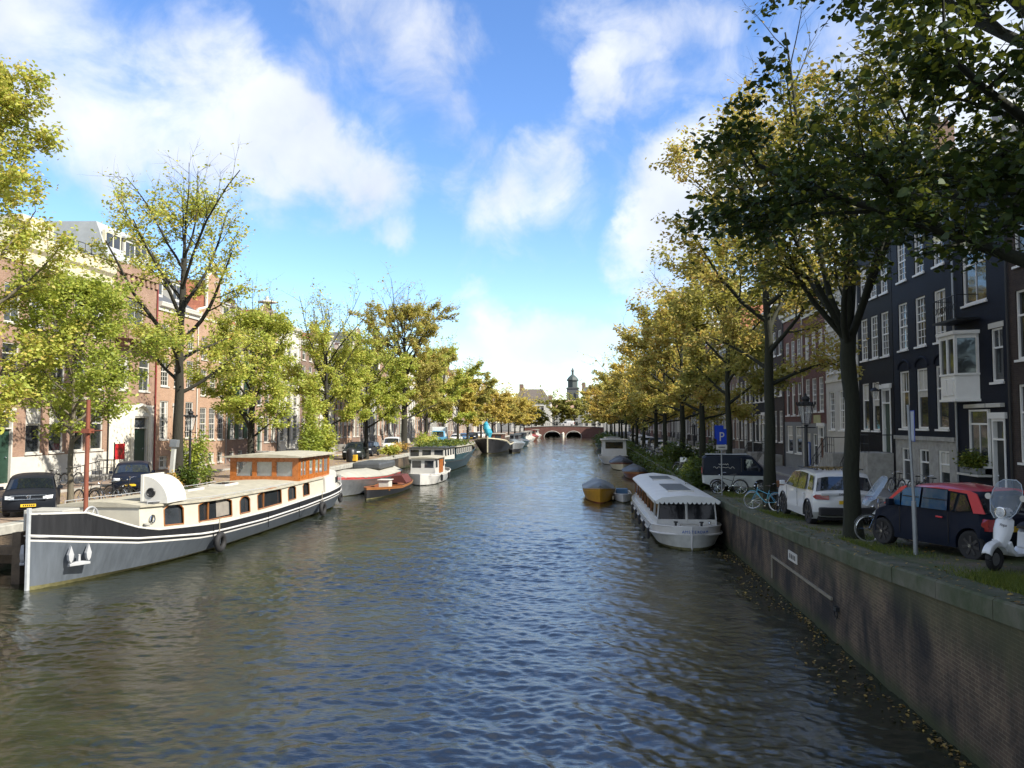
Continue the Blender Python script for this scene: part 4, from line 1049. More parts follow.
# --- right row
make_tree('quay_tree', 'big green tree with leaves darkened as if backlit, overhanging the top right corner from beyond the frame', TR(10.2, 7.5), L_DARK, BARK_M, GR, rz=0.6, seed=51, H=15.8, th=4.0, RR=5.7, r0=0.3, limbs=28, nleaf=74000, lsize=0.125, bare=0.02, subs=8, twigs=8, low=0.36, tintoff=-0.2, jit=0.12, tmid=0.62)
make_tree('quay_tree', 'mossy dark trunked tree forking beside the silver offroader with sparse yellow leaves', TR(20.8, 7.15), L_MID, BARK_M, GR, rz=2.2, seed=52, H=14.2, th=5.2, RR=4.2, r0=0.23, limbs=9, nleaf=13000, lsize=0.15, fork=True, bare=0.2, subs=9, twigs=7, tintoff=0.08, jit=0.22)
make_tree('quay_tree', 'tree with slim dark trunk behind the turquoise bicycle and gold olive leaves', TR(30.3), L_OLIVE, BARK_M, GR, seed=53, H=16.2, th=4.6, RR=3.9, r0=0.24, limbs=15, nleaf=16000, lsize=0.16, bare=0.04, subs=7, twigs=6, low=0.45, tintoff=0.2)
make_tree('quay_tree', 'thin trunked tree right behind the parking sign', TR(40, 7.4), L_OLIVE, BARK_M, GR, seed=54, H=14.0, th=4.2, RR=3.7, r0=0.19, limbs=15, nleaf=14000, lsize=0.2, bare=0.2, low=0.4, tintoff=-0.02)
midR = [(50.4, 13.0, 4.0, L_OLIVE, 'olive tree over the bicycle with the white crate on the right quay'), (58, 15.0, 4.2, L_OLIVE, 'half bare tree with long upright twigs on the right quay'), (71, 14.5, 4.8, L_GOLD, 'broad golden tree over the pale parked cars on the right quay'), (83, 14.0, 5.4, L_OLIVE, 'ochre tree with bare outer twigs, opposite the dark houseboat'), (96, 14, 6.4, L_GOLD, 'golden tree opposite the bow of the dark houseboat'), (109, 13.5, 6.6, L_OLIVE, 'olive gold tree over the ivy covered bank'), (123, 14, 6.6, L_GOLD, 'golden tree beyond the ivy covered bank'), (138, 13, 6.4, L_GOLD, 'golden tree opposite the bow on black barge'),
        (154, 13, 6.4, L_OLIVE, 'ochre tree, last but five of the right row before the far bridge'), (172, 13, 6.4, L_GOLD, 'golden tree, last but four of the right row before the far bridge'), (191, 13.5, 6.6, L_GOLD, 'golden tree, last but three of the right row before the far bridge'), (211, 13, 6.6, L_OLIVE, 'ochre tree, last but two of the right row before the far bridge'), (233, 13, 6.6, L_GOLD, 'golden tree, last but one of the right row before the far bridge'), (257, 13, 6.6, L_OLIVE, 'olive tree, last of the right row beside the far bridge')]
for i, (y, H, rr, m, lab) in enumerate(midR):
    make_tree('quay_tree', lab, TR(y, 7.3 if i % 3 else 7.6), m, BARK_M, GR, seed=70 + i, H=H, th=3.6, RR=rr, r0=0.24, limbs=15, nleaf=14000 if y < 100 else 10000, lsize=0.22 + 0.0015 * (y - 50), bare=0.26 if i in (1, 3, 5) else 0.1, subs=6, twigs=5, low=0.35, tintoff=0.12)
for i, (x, y, H, rr, lab) in enumerate([(-12, 299, 17, 9, 'blue green tree behind the far bridge, left of its middle pier'), (-4, 299, 16, 9, 'olive tree behind the far bridge over the right arch'), (4, 310, 20, 10, 'dull green tree behind the right end of the far bridge'), (-24, 305, 14, 8, 'yellow tree behind the left end of the far bridge')]):
    make_tree('street_tree', lab, (x, y, 1.5), L_OLIVE if i < 3 else L_GOLD, BARK, 'trees behind the far bridge', seed=90 + i, H=H, th=3.0, RR=rr, r0=0.3, limbs=14, nleaf=7000, lsize=0.7, bare=0.02, subs=5, twigs=4, tintoff=-0.25 if i < 3 else 0)

# ================================================================== BOATS
def hull_mesh(L, beam, rows, n=28, zb=-0.45, power=2.2, deck=None, deckmat=0, gun=None):
    """rows: list of (height function of s, material index of the strip BELOW this row) from top to bottom. bow at y=0. power: fullness of the section."""
    b = MB(); ss = [0.5 * (1 - math.cos(PI * i / n)) for i in range(n + 1)]
    tops = [rows[0][0](s) for s in ss]
    def half(s, z):
        zt = rows[0][0](s); v = max(0.0, min(1.0, (z - zb) / (zt - zb)))
        return beam(s) * (1 - (1 - v) ** power) ** (1 / 1.6) if v < 1 else beam(s)
    zrows = [r[0] for r in rows] + [lambda s: zb * .5, lambda s: zb]
    mi = [r[1] for r in rows] + [rows[-1][1]]
    for side in (-1, 1):
        for k in range(len(zrows) - 1):
            b.mat(mi[k])
            b.loft([[(side * half(s, zrows[k](s)), s * L, zrows[k](s)), (side * half(s, zrows[k + 1](s)), s * L, zrows[k + 1](s))] for s in ss], closed=False)
    # transom / stem closing strips
    for s in (ss[0], ss[-1]):
        if beam(s) > .05:
            for k in range(len(zrows) - 1):
                b.mat(mi[k]); za, zc = zrows[k](s), zrows[k + 1](s)
                b.poly([(-half(s, za), s * L, za), (half(s, za), s * L, za), (half(s, zc), s * L, zc), (-half(s, zc), s * L, zc)])
    # inner side of the bulwark and the deck
    if deck:
        b.mat(deckmat)
        t = 0.05
        for side in (-1, 1):
            b.loft([[(side * beam(s), s * L, rows[0][0](s)), (side * max(0, beam(s) - t), s * L, rows[0][0](s)), (side * max(0, half(s, min(deck(s), rows[0][0](s))) - t), s * L, deck(s))] for s in ss], closed=False)
        b.loft([[(-max(0, half(s, deck(s)) - t), s * L, deck(s)), (max(0, half(s, deck(s)) - t), s * L, deck(s))] for s in ss], closed=False)
    return b
def beamf(b, bow=.35, stern=.2, bp=2.2, sp=2.5, tr=0.0):
    def f(s):
        v = b
        if s < bow: v *= max(0.0, 1 - ((bow - s) / bow) ** bp) ** .75
        if s > 1 - stern: v *= tr + (1 - tr) * max(0.0, 1 - ((s - 1 + stern) / stern) ** sp) ** .6
        return max(v, 0.012)
    return f

HULL_G = hullmat('hull_blue_grey', (0.092, 0.108, 0.128), .42, .25)
HULL_K = hullmat('hull_black', (0.012, 0.013, 0.016), .45, .3, (.05, .035, .025))
HULL_W = mat('hull_white', (0.56, 0.55, 0.52), 0.35, var=0.05, coat=0.3)
SCUM = mat('waterline_scum', (0.13, 0.12, 0.05), 0.8, var=0.35, scale=6)
DECKG = mat('deck_grey', (0.36, 0.35, 0.31), 0.7, var=0.1)
ROOF_C = mat('cabin_roof_cream', (0.37, 0.345, 0.27), 0.75, var=0.2, scale=2.5, bump=0.3)
VARNISH = mat('varnished_wood', (0.36, 0.115, 0.022), 0.28, var=0.22, scale=5, coat=0.5)
VARN_D = mat('window_wood', (0.25, 0.10, 0.03), 0.4, var=0.2)
RUST = mat('rust_red_paint', (0.20, 0.058, 0.03), 0.6, var=0.15)
ANCH = mat('anchor_grey', (0.36, 0.37, 0.38), 0.5, var=0.1)

def barge():
    L = 26.9; t = thing('houseboat_barge', 'long grey and black houseboat barge with white cabin and orange varnished wheelhouse', 'houseboat', (-17.85, 25.0, 0))
    bf0 = beamf(2.65, .33, .17, 2.0, 2.6)
    bf = bf0
    line = lambda s: lerp(s, [0, .05, .12, .25, .45, .65, .8, .93, 1], [1.78, 1.55, 1.24, .93, .82, .87, 1.0, 1.2, 1.34])
    top = lambda s: lerp(s, [0, .05, .085, .115, .15, .3, .5, .8, 1], [2.42, 2.33, 1.95, 1.62, 1.40, 1.17, 1.10, 1.24, 1.6])
    rows = [(top, 1), (lambda s: line(s), 2), (lambda s: line(s) - .085, 1), (lambda s: line(s) - .16, 2), (lambda s: line(s) - .22, 0), (lambda s: .12, 3)]
    hb = hull_mesh(L, bf, rows, 40, -.5, 3.2, lambda s: top(s) - (.75 if s < .09 else .06 if s > .13 else .3), 4)
    h = hb.build('hull', [HULL_G, HULL_K, HULL_W, SCUM, DECKG], t, True, ang=35)
    # gunwale cap and stem bar
    b = MB()
    ss = np.linspace(0, 1, 60)
    for sd in (-1, 1):
        b.tube([(sd * max(0.01, bf(s)), s * L, top(s) + .01) for s in ss], .035, 6)
        b.tube([(sd * (bf(s) + .015), s * L, line(s) - .04) for s in ss], .03, 6)
    b.build('gunwale', HULL_W, t, True)
    MB().box(-.05, .05, -.07, .06, -.3, 2.62).build('stem_bar', mat('pale_steel', (.4, .42, .43), .5), t, bevel=.015)
    b = MB()
    for s in (.27, .47, .62, .74, .88):
        for sd in (-1, 1):
            b.tube([(sd * (bf(s) + .02), s * L, top(s) - .02), (sd * (bf(s) + .01), s * L, .35)], .018, 5)
    b.build('hull_seam', HULL_K, t)
    # anchors either side of the bow
    for sd in (-1, 1):
        y = 1.15; px_ = bf(y / L) * .97; sl = math.atan2((bf((y + .3) / L) - bf((y - .3) / L)), .6)
        a = MB(); M = Matrix.Translation((sd * (px_ + .03), y, .66)) @ Matrix.Rotation(-sd * sl, 4, 'Z') @ Matrix.Scale(.8, 4)
        def pt(u, z, w_): return tuple(M @ Vector((sd * w_, u, z)))
        for q in (-.36, .36):
            fl = [(-.03, 0), (.03, 0), (.10, .12), (.135, .34), (0, .72), (-.135, .34), (-.10, .12)]
            a.loft([[pt(q + u, .1 + z, .02 + .05 * z) for u, z in fl], [pt(q + u * .8, .1 + z * .97, .12 + .08 * (1 - abs(z - .3))) for u, z in fl]])
        cb_ = [(-.42, -.04), (.42, -.04), (.42, .06), (.10, .12), (-.10, .12), (-.42, .06)]
        a.loft([[pt(u, z, .02) for u, z in cb_], [pt(u, z, .2) for u, z in cb_]])
        a.loft([[pt(u, z, .03) for u, z in ((-.05, .12), (.05, .12), (.04, .40), (-.04, .40))], [pt(u, z, .13) for u, z in ((-.05, .12), (.05, .12), (.04, .40), (-.04, .40))]])
        a.build('anchor', ANCH, t, bevel=.012)
    # foredeck: windlass, hatch box, bollards, mast
    b = MB(); b.ring((.55, 2.3, 2.0), .42, .035, 'x', 22, 6)
    for k in range(6): b.tube([(.55, 2.3, 2.0), (.55, 2.3 + .42 * math.cos(k * PI / 3), 2.0 + .42 * math.sin(k * PI / 3))], .022, 5)
    b.tube([(-.5, 2.3, 2.0), (.6, 2.3, 2.0)], .12, 8); b.box(-.45, .35, 2.0, 2.6, 1.5, 1.85); b.build('windlass', ANCH, t)
    b = MB(); b.box(-.9, .5, .9, 1.8, 1.75, 2.45); b.build('deck_box', DECKG, t, bevel=.03)
    for k, (x, y) in enumerate([(1.35, 3.3), (1.75, 3.8), (-1.35, 3.3), (-1.75, 3.8)]):
        b = MB(); b.lathe([(.09, 0), (.09, .35), (.12, .36), (.12, .42)], 10, (x, y, 1.25)); b.build('bollard', DECKG, t, True)
    m = MB(); m.tube([(0.05, 2.75, 1.5), (0.05, 2.75, 6.2)], [.08, .07], 10); m.tube([(-.5, 2.75, 5.03), (.6, 2.75, 5.1)], .022, 6); m.box(-.1, .2, 2.6, 2.9, 5.0, 5.16); m.build('mast', RUST, t, True)
    # trunk cabin: slightly sloping sides, cambered roof
    y0, y1 = 3.6, 21.6
    hc = lambda y: lerp(y, [3, 8, 15, 22], [2.36, 2.16, 2.05, 2.12])
    hwid = lambda y: min(bf(y / L) - .30, 2.28)
    wins = [(4.75, 5.8, .80), (6.75, 9.6, .88), (10.4, 11.45, .76), (12.3, 15.2, .88), (16.1, 17.2, .76), (18.25, 19.25, .74)]
    c = MB(); ys = sorted(set([y0, 4.4] + list(np.arange(5, 21.6, .8)) + [y1] + [w[0] for w in wins] + [w[1] for w in wins]))
    wb = lambda y: top(y / L) + .10
    for sd in (-1, 1):
        for a, d in zip(ys[:-1], ys[1:]):
            mid = (a + d) / 2; ow = [w for w in wins if w[0] - 1e-6 <= mid <= w[1] + 1e-6]
            def Q(y, z): return (sd * (hwid(y) - .05 * (z - 1.0)), y, z)
            if d - a < 1e-4: continue
            if ow:
                lo = lambda y: wb(y); hi = lambda y: wb(y) + ow[0][2] * (.76 + .24 * (1 - abs((y - (ow[0][0] + ow[0][1]) / 2) / ((ow[0][1] - ow[0][0]) / 2)) ** 2.6))
                k = 8
                for i in range(k):
                    p, q = a + (d - a) * i / k, a + (d - a) * (i + 1) / k
                    c.poly([Q(p, hi(p)), Q(q, hi(q)), Q(q, hc(q) - .04), Q(p, hc(p) - .04)])
                    c.poly([Q(p, top(p / L) - .1), Q(q, top(q / L) - .1), Q(q, lo(q)), Q(p, lo(p))])
            else:
                c.poly([Q(a, top(a / L) - .1), Q(d, top(d / L) - .1), Q(d, hc(d) - .04), Q(a, hc(a) - .04)])
    for y in (y0, y1): c.poly([(-hwid(y), y, 1.0), (hwid(y), y, 1.0), (hwid(y) - .06, y, hc(y) - .04), (-hwid(y) + .06, y, hc(y) - .04)])
    CABW = mat('cabin_warm_white', (.47, .445, .365), .5, var=.07)
    cab = c.build('cabin', CABW, t)
    b = MB(); b.box(-1.6, 1.6, y0 + .3, y1 - .3, .4, 1.98); b.build('cabin_interior', mat('dark_interior', (.03, .025, .02), .9), cab)
    r = MB()
    def roofring(y):
        w = hwid(y); z = hc(y)
        return [(-w - .03, y, z - .07), (-w - .03, y, z), (-w * .5, y, z + .09), (0, y, z + .12), (w * .5, y, z + .09), (w + .03, y, z), (w + .03, y, z - .07)]
    r.loft([roofring(y) for y in np.linspace(y0 - .05, y1 + .02, 24)])
    r.build('cabin_roof', ROOF_C, t, True, ang=30)
    for sd in (-1, 1):
        for (a, d, hh) in wins:
            w = MB(); n = 10
            def hi(y): return wb(y) + hh * (.76 + .24 * (1 - abs((y - (a + d) / 2) / ((d - a) / 2)) ** 2.6))
            pts = [(a, wb(a))] + [(y, hi(y)) for y in np.linspace(a, d, n)] + [(d, wb(d))]
            w.tube([(sd * (hwid(y) - .05 * (z - 1) - .005), y, z) for y, z in pts + pts[:1]], .032, 6)
            if d - a > 1.5:
                for q in (.28,): yy = a + (d - a) * q; w.box(sd * (hwid(yy) - .12), sd * (hwid(yy) - .06), yy - .03, yy + .03, wb(yy), hi(yy))
            fw = w.build('window', VARN_D, cab)
            p = MB(); p.poly([(sd * (hwid(y) - .05 * (z - 1) - .09), y, z) for y, z in pts]); p.build('pane', PANE, fw)
            if 6 < a < 8:
                p = MB(); y2 = a + (d - a) * (.42 if d - a < 1.2 else .55); y3 = d - .1
                p.poly([(sd * (hwid(y) - .05 * (z - 1) - .082), y, z) for y, z in [(y2, wb(y2) + .08), (y3, wb(y3) + .08), (y3, hi(y3) - .05), (y2, hi(y2) - .05)]]); p.build('curtain', mat('grey_curtain', (.22, .20, .17), .9), fw)
    b = MB(); xx = hwid(4.2) - .02; b.ring((xx, 4.15, 1.78), .14, .035, 'x', 18, 6); po = b.build('porthole', CHROME, cab); b = MB(); b.lathe([(.14, 0), (.14, .01)], 16, (xx - .03, 4.15, 1.78), 'x'); b.build('pane', PANE, po)
    # quarter round companion hatch
    q = MB(); R_ = 1.02; x0 = 1.05; prof = [(x0, 0)] + [(x0 + R_ * math.sin(a), R_ * math.cos(a)) for a in np.linspace(0, PI / 2, 14)]
    q.loft([[(x, y, 2.32 + z) for x, z in prof] for y in (4.6, 6.0)]); ha = q.build('companion_hatch', WHITE, t, True, ang=40, loc=(-.0, 0, 0))
    ha.location = (0.0, 0, 0)
    b = MB(); b.ring((x0 + .36, 4.585, 2.72), .15, .035, 'y', 18, 6); b.lathe([(.15, 0), (.15, .01)], 16, (x0 + .36, 4.588, 2.72), 'y'); b.build('porthole', BLACK, ha, True)
    b = MB(); b.box(x0 - .03, x0 + .06, 4.55, 6.02, 2.3, 3.4); b.build('hatch_back', WHITE, ha)
    # roof clutter
    b = MB(); b.box(.75, 1.75, 4.2, 6.6, 2.28, 2.36, Matrix.Translation((0, 0, .02))); b.build('hatch_cover', mat('dark_hatch', (.07, .07, .07), .6), t, bevel=.02)
    for yy in (10.2, 13.8):
        s_ = MB(); s_.box(-1.0, -.1, yy, yy + 1.5, hc(yy) + .08, hc(yy) + .2); sk = s_.build('skylight', WHITE, t, bevel=.02)
        MB().box(-.9, -.2, yy + .1, yy + 1.4, hc(yy) + .203, hc(yy) + .21).build('pane', PANE, sk)
    b = MB()
    for sd in (-1, 1):
        b.tube([(sd * (hwid(y) - .1), y, hc(y) + .11) for y in np.linspace(4, 17, 20)], .016, 5)
        for y in np.linspace(4, 17, 14): b.tube([(sd * (hwid(y) - .1), y, hc(y)), (sd * (hwid(y) - .1), y, hc(y) + .11)], .012, 4)
    b.build('grab_rail', ANCH, t)
    # wheelhouse
    wy0, wy1 = 18.3, 23.4; hx = 1.98; zf, ztop = 2.1, 3.42
    wh = MB(); zs0, zs1 = 2.38, 3.18
    xs = [-hx + .12, -hx + .42, -hx + 1.32, -.42, .42, hx - 1.32, hx - .42, hx - .12]
    # front face leans slightly: columns between three windows
    fx = [(-1.62, -.70), (-.44, .44), (.70, 1.62)]
    def front(y, tilt):
        cols = [-hx, fx[0][0], fx[0][1], fx[1][0], fx[1][1], fx[2][0], fx[2][1], hx]
        for i in range(0, 8, 2): wh.loft([[(cols[i], y - .04, zf), (cols[i + 1], y - .04, zf), (cols[i + 1], y + .04, zf), (cols[i], y + .04, zf)], [(cols[i], y - .04 - tilt, ztop), (cols[i + 1], y - .04 - tilt, ztop), (cols[i + 1], y + .04 - tilt, ztop), (cols[i], y + .04 - tilt, ztop)]])
        for a, c2 in fx:
            for za, zc in ((zf, zs0), (zs1, ztop)):
                ta, tb = tilt * (za - zf) / (ztop - zf), tilt * (zc - zf) / (ztop - zf)
                wh.loft([[(a, y - .038 - ta, za), (c2, y - .038 - ta, za), (c2, y + .038 - ta, za), (a, y + .038 - ta, za)], [(a, y - .038 - tb, zc), (c2, y - .038 - tb, zc), (c2, y + .038 - tb, zc), (a, y + .038 - tb, zc)]])
    front(wy0, .0); front(wy1, 0)
    sw = [(.22, .58), (.70, 1.06), (1.5, 2.15), (2.55, 3.1), (3.25, 3.85), (4.05, 4.75)]
    cols = [0.05] + [v for w_ in sw for v in w_] + [wy1 - wy0 - .05]
    for sd in (-1, 1):
        for i in range(0, len(cols), 2): wh.box(sd * (hx - .04), sd * (hx + .038), wy0 + cols[i], wy0 + cols[i + 1], zf - .35, ztop)
        for a, d in sw:
            wh.box(sd * (hx - .038), sd * (hx + .034), wy0 + a, wy0 + d, zf - .35, zs0 + .02); wh.box(sd * (hx - .038), sd * (hx + .034), wy0 + a, wy0 + d, zs1, ztop)
    wo_ = wh.build('wheelhouse', VARNISH, t)
    for sd in (-1, 1):
        d = MB(); d.box(sd * (hx + .02), sd * (hx + .07), wy0 + 1.36, wy0 + 2.3, 1.25, zs0); d.box(sd * (hx + .035), sd * (hx + .07), wy0 + 1.36, wy0 + 1.48, zs0, zs1 + .1); d.box(sd * (hx + .035), sd * (hx + .07), wy0 + 2.18, wy0 + 2.3, zs0, zs1 + .1); d.box(sd * (hx + .072), sd * (hx + .08), wy0 + 1.5, wy0 + 2.15, 1.45, 2.2); d.build('door', VARNISH, wo_)
    CG = clear('wheelhouse_glass', (.5, .55, .55), .28)
    for (a, c2) in fx:
        for y in (wy0, wy1): p = MB(); p.poly([(a, y, zs0), (c2, y, zs0), (c2, y, zs1), (a, y, zs1)]); p.build('pane', CG, wo_)
    for sd in (-1, 1):
        for a, d in sw: p = MB(); p.poly([(sd * hx, wy0 + a, zs0), (sd * hx, wy0 + d, zs0), (sd * hx, wy0 + d, zs1), (sd * hx, wy0 + a, zs1)]); p.build('pane', CG, wo_)
    # curtains and a steering wheel inside
    b = MB()
    for a, c2 in fx[1:]: b.poly([(a, wy0 + .12, zs0), (c2, wy0 + .12, zs0), (c2, wy0 + .12, zs1), (a, wy0 + .12, zs1)])
    b.poly([(-1.62, wy0 + .12, zs0), (-.9, wy0 + .12, zs0), (-.75, wy0 + .12, zs1), (-1.05, wy0 + .12, zs1)])
    b.build('curtain', CURT, wo_)
    b = MB(); b.ring((0, wy0 + .7, 2.5), .4, .03, 'y', 20, 6)
    for k in range(6): b.tube([(0, wy0 + .7, 2.5), (.48 * math.cos(k * PI / 3), wy0 + .7, 2.5 + .48 * math.sin(k * PI / 3))], .02, 5)
    b.build('steering_wheel', VARN_D, wo_)
    r = MB(); ring = lambda y, k: [(-hx - .3, y, ztop + .0), (-hx - .3, y, ztop + .07), (-hx * .5, y, ztop + .17), (0, y, ztop + .2), (hx * .5, y, ztop + .17), (hx + .3, y, ztop + .07), (hx + .3, y, ztop + .0)]
    r.loft([ring(y, 0) for y in (wy0 - .4, wy0 + 2, wy1 + .3)]); r.build('wheelhouse_roof', ROOF_C, wo_, True, ang=25)
    # stern cabin
    s_ = MB()
    def sring(y, z): w = max(.3, bf(y / L) - .28); return (-w, y, z), (w, y, z)
    yy = np.linspace(21.7, 26.4, 9); zt_ = lambda y: lerp(y, [21.7, 26.4], [2.05, 2.3])
    s_.loft([[sring(y, 1.2)[0], (sring(y, 0)[0][0] * .97, y, zt_(y)), (0, y, zt_(y) + .08), (sring(y, 0)[1][0] * .97, y, zt_(y)), sring(y, 1.2)[1]] for y in yy])
    sc = s_.build('stern_cabin', WHITE, t, True, ang=30)
    for sd in (-1, 1):
        for y in (24.0, 24.8, 25.6):
            p = MB(); w = (max(.3, bf(y / L) - .28)); p.box(sd * (w - .1), sd * (w + .01), y - .14, y + .14, 1.6, 1.95); p.build('stern_window', PANE, sc)
    b = MB()
    for k in range(7): s = .93 + .07 * k / 6; b.tube([(bf(s), s * L, top(s)), (bf(s), s * L, top(s) + .55)], .018, 5); b.tube([(-bf(s), s * L, top(s)), (-bf(s), s * L, top(s) + .55)], .018, 5)
    b.build('stern_rail', ANCH, t)
    return t, bf, L
bt, bbf, bL = barge()
BY = bt.location.y
def fender(x, y, z, label, r=.42):
    t = thing('tyre_fender', label, 'fender', (x, y + BY - 25, z), 0, 'tyre fenders along the grey barge', fix=False)
    b = MB(); b.ring((0, 0, 0), r * .72, r * .28, 'x', 24, 10); b.build('tyre', RUBBER, t, True)
    b = MB(); b.tube([(-.04, 0, r * .8), (-.05, 0, 1.0)], .018, 5); b.build('rope', mat('rope', (.25, .22, .16), .9), t)
fender(-17.85 + bbf(.282) + .13, 25 + .282 * bL, .42, 'black tyre fender on the grey barge side, nearest to its anchor')
fender(-17.85 + bbf(.745) + .13, 25 + .745 * bL, .42, 'black tyre fender on the grey barge side, below the wheelhouse')
fender(-17.85 + bbf(.955) + .13, 25 + .955 * bL, .5, 'black tyre fender at the stern of the grey barge', .33)
b = MB(); b.box(-20.9, -18.6, 24.5, 24.8, .95, 1.2); b.box(-20.9, -18.4, 25.2, 25.5, .5, .8); b.box(-19.1, -18.8, 24.3, 24.55, -.8, 1.7)
tag(b.build('mooring_timber', mat('weathered_timber', (.10, .075, .05), .85, var=.3, scale=5)), 'weathered brown mooring timbers between the quay and the barge bow', 'mooring timber')

def simple_boat(name, label, cat, x, y, rz, L, bw, top0, mats, sheer=(.9, .7, .75), bow=.4, stern=.2, tr=.0, deckz=-.25, cover=None, group=None, n=18, stripe=True, power=2.6):
    t = thing(name, label, cat, (x, y, 0), rz, group)
    bf = beamf(bw, bow, stern, 2.0, 2.6, tr)
    top = lambda s: lerp(s, [0, .5, 1], [sheer[0] * top0, sheer[1] * top0, sheer[2] * top0])
    rows = [(top, 1), (lambda s: top(s) - .14, 0), (lambda s: .06, 2)]
    hb = hull_mesh(L, bf, rows, n, -.3, power, lambda s: top(s) + deckz, 3)
    hb.build('hull', mats, t, True, ang=40)
    g = MB()
    for sd in (-1, 1): g.tube([(sd * max(.01, bf(s)), s * L, top(s)) for s in np.linspace(0, 1, 24)], .035, 5)
    g.build('gunwale', mats[1], t, True)
    if cover:
        c = MB()
        rnd = random.Random(int(y * 10))
        c.loft([[(-bf(s) * 1.02, s * L, top(s) - .03), (-bf(s) * 1.03, s * L, top(s) + .03), (-bf(s) * .5, s * L, top(s) + cover[1] * (.65 + rnd.uniform(-.05, .05)) * min(1, 6 * s + .3)), (0, s * L, top(s) + cover[1] * min(1, 6 * s + .3)), (bf(s) * .5, s * L, top(s) + cover[1] * (.65 + rnd.uniform(-.05, .05)) * min(1, 6 * s + .3)), (bf(s) * 1.03, s * L, top(s) + .03), (bf(s) * 1.02, s * L, top(s) - .03)] for s in np.linspace(.03, .99, 18)])
        c.build('cover', cover[0], t, True, ang=60)
    return t, bf, top
TARP_G = mat('grey_tarpaulin', (.13, .15, .16), .55, var=.15, scale=2, bump=.5, bscale=4)
TARP_D = mat('dark_tarpaulin', (.06, .065, .07), .55, var=.2, scale=2, bump=.5, bscale=4)
TARP_P = mat('pale_tarpaulin', (.36, .345, .29), .65, var=.12, scale=2, bump=.5, bscale=4)
YEL = mat('yellow_paint', (.42, .22, .015), .45, var=.15)
REDB = mat('faded_red_paint', (.36, .05, .045), .5, var=.15)
BRN = mat('brown_boat_wood', (.16, .055, .03), .45, var=.25, scale=4)
TEAL = mat('dark_teal_paint', (.022, .05, .06), .45, var=.2)
DK = mat('dark_boat_interior', (.05, .045, .04), .8)
BLUEW = mat('blue_boat', (.05, .12, .22), .5)

# --- left bank boats
t, bf, top = simple_boat('covered_barge', 'grey hulled barge with red stripe and pale tarpaulin cover behind the grey houseboat', 'boat', -17.9, 55.5, 0, 15, 1.9, 1.55, [STEEL, REDB, SCUM, DK], cover=(TARP_P, .55), bow=.25)
b = MB(); b.box(-1.2, 1.2, 8.0, 13.0, 1.5, 2.05); b.build('hold_cover', TARP_D, t, bevel=.15)
t, bf, top = simple_boat('sloop', 'open red brown wooden sloop with white engine box beside the covered barge', 'boat', -15.2, 54.0, R(-1.2), 11.0, 1.15, .62, [HULL_K, VARN_D, SCUM, BRN], sheer=(1.3, .8, 1.1), bow=.5, deckz=-.4, stern=.35)
b = MB(); b.box(-.4, .4, 4.3, 5.2, .2, 1.0); b.box(-.5, .5, 4.2, 5.3, 1.003, 1.06); b.build('engine_box', WHITE, t, bevel=.03)
b = MB(); b.box(-.95, .95, 7.0, 7.3, .35, .45); b.box(-.9, .9, 2.6, 2.9, .4, .5); b.build('thwart', VARN_D, t)
b = MB(); b.loft([[(-.8, y, .55), (-.4, y, 1.15 + .1 * math.sin(y * 3)), (.4, y, 1.15), (.8, y, .55)] for y in (8.0, 9.0, 10.0)]); b.build('folded_cover', mat('maroon_cover', (.09, .022, .018), .7), t, True)
def cabin_on(t, x0, x1, y0, y1, z0, z1, wall, roofm, nside, over=.18, front=2, glassm=PANE, frame=None, rake=.0):
    c = MB(); c.loft([[(x0, y0, z0), (x1, y0, z0), (x1, y1, z0), (x0, y1, z0)], [(x0 + .06, y0 + rake, z1), (x1 - .06, y0 + rake, z1), (x1 - .06, y1 - rake, z1), (x0 + .06, y1 - rake, z1)]])
    cb = c.build('cabin', wall, t)
    zw0, zw1 = z0 + (z1 - z0) * .48, z0 + (z1 - z0) * .88
    for (xe, sd) in ((x0, -1), (x1, 1)):
        for i in range(nside):
            a = y0 + (y1 - y0) * (i + .18) / nside; d = y0 + (y1 - y0) * (i + .82) / nside
            xx = lambda z: xe - sd * .06 * (z - z0) / (z1 - z0) + sd * .006
            p = MB(); p.poly([(xx(zw0), a, zw0), (xx(zw0), d, zw0), (xx(zw1), d, zw1), (xx(zw1), a, zw1)]); w = p.build('pane', glassm, cb)
            if frame:
                f = MB(); f.tube([(xx(z) + sd * .01, y, z) for y, z in ((a, zw0), (d, zw0), (d, zw1), (a, zw1), (a, zw0))], .03, 4); f.build('window_frame', frame, w)
    for ye, sd in ((y0, -1), (y1, 1)):
        for i in range(front):
            a = x0 + (x1 - x0) * (i + .14) / front; d = x0 + (x1 - x0) * (i + .86) / front
            yy = lambda z: ye - sd * rake * (z - z0) / (z1 - z0) + sd * .006
            p = MB(); p.poly([(a, yy(zw0), zw0), (d, yy(zw0), zw0), (d, yy(zw1), zw1), (a, yy(zw1), zw1)]); p.build('pane', glassm, cb)
    r = MB(); r.loft([[(x0 - over, y, z1), (x0 - over, y, z1 + .05), ((x0 + x1) / 2, y, z1 + .14), (x1 + over, y, z1 + .05), (x1 + over, y, z1)] for y in (y0 - over, y1 + over)]); r.build('roof', roofm, cb, True, ang=20)
    return cb
t, bf, top = simple_boat('cabin_boat', 'small white cabin boat with brown windows and varnished door on the left bank', 'boat', -14.0, 65.8, R(-2), 8.2, 1.35, 1.0, [HULL_W, HULL_W, HULL_K, DECKG], sheer=(.95, .85, 1.1), bow=.18, stern=.35, tr=0, deckz=-.2)
cb = cabin_on(t, -1.1, 1.1, 1.0, 4.9, .7, 2.25, HULL_W, ROOF_C, 3, glassm=PANE, front=2)
b = MB(); b.box(1.1, 1.15, 2.5, 3.9, .95, 2.1); b.build('door', VARNISH, cb)
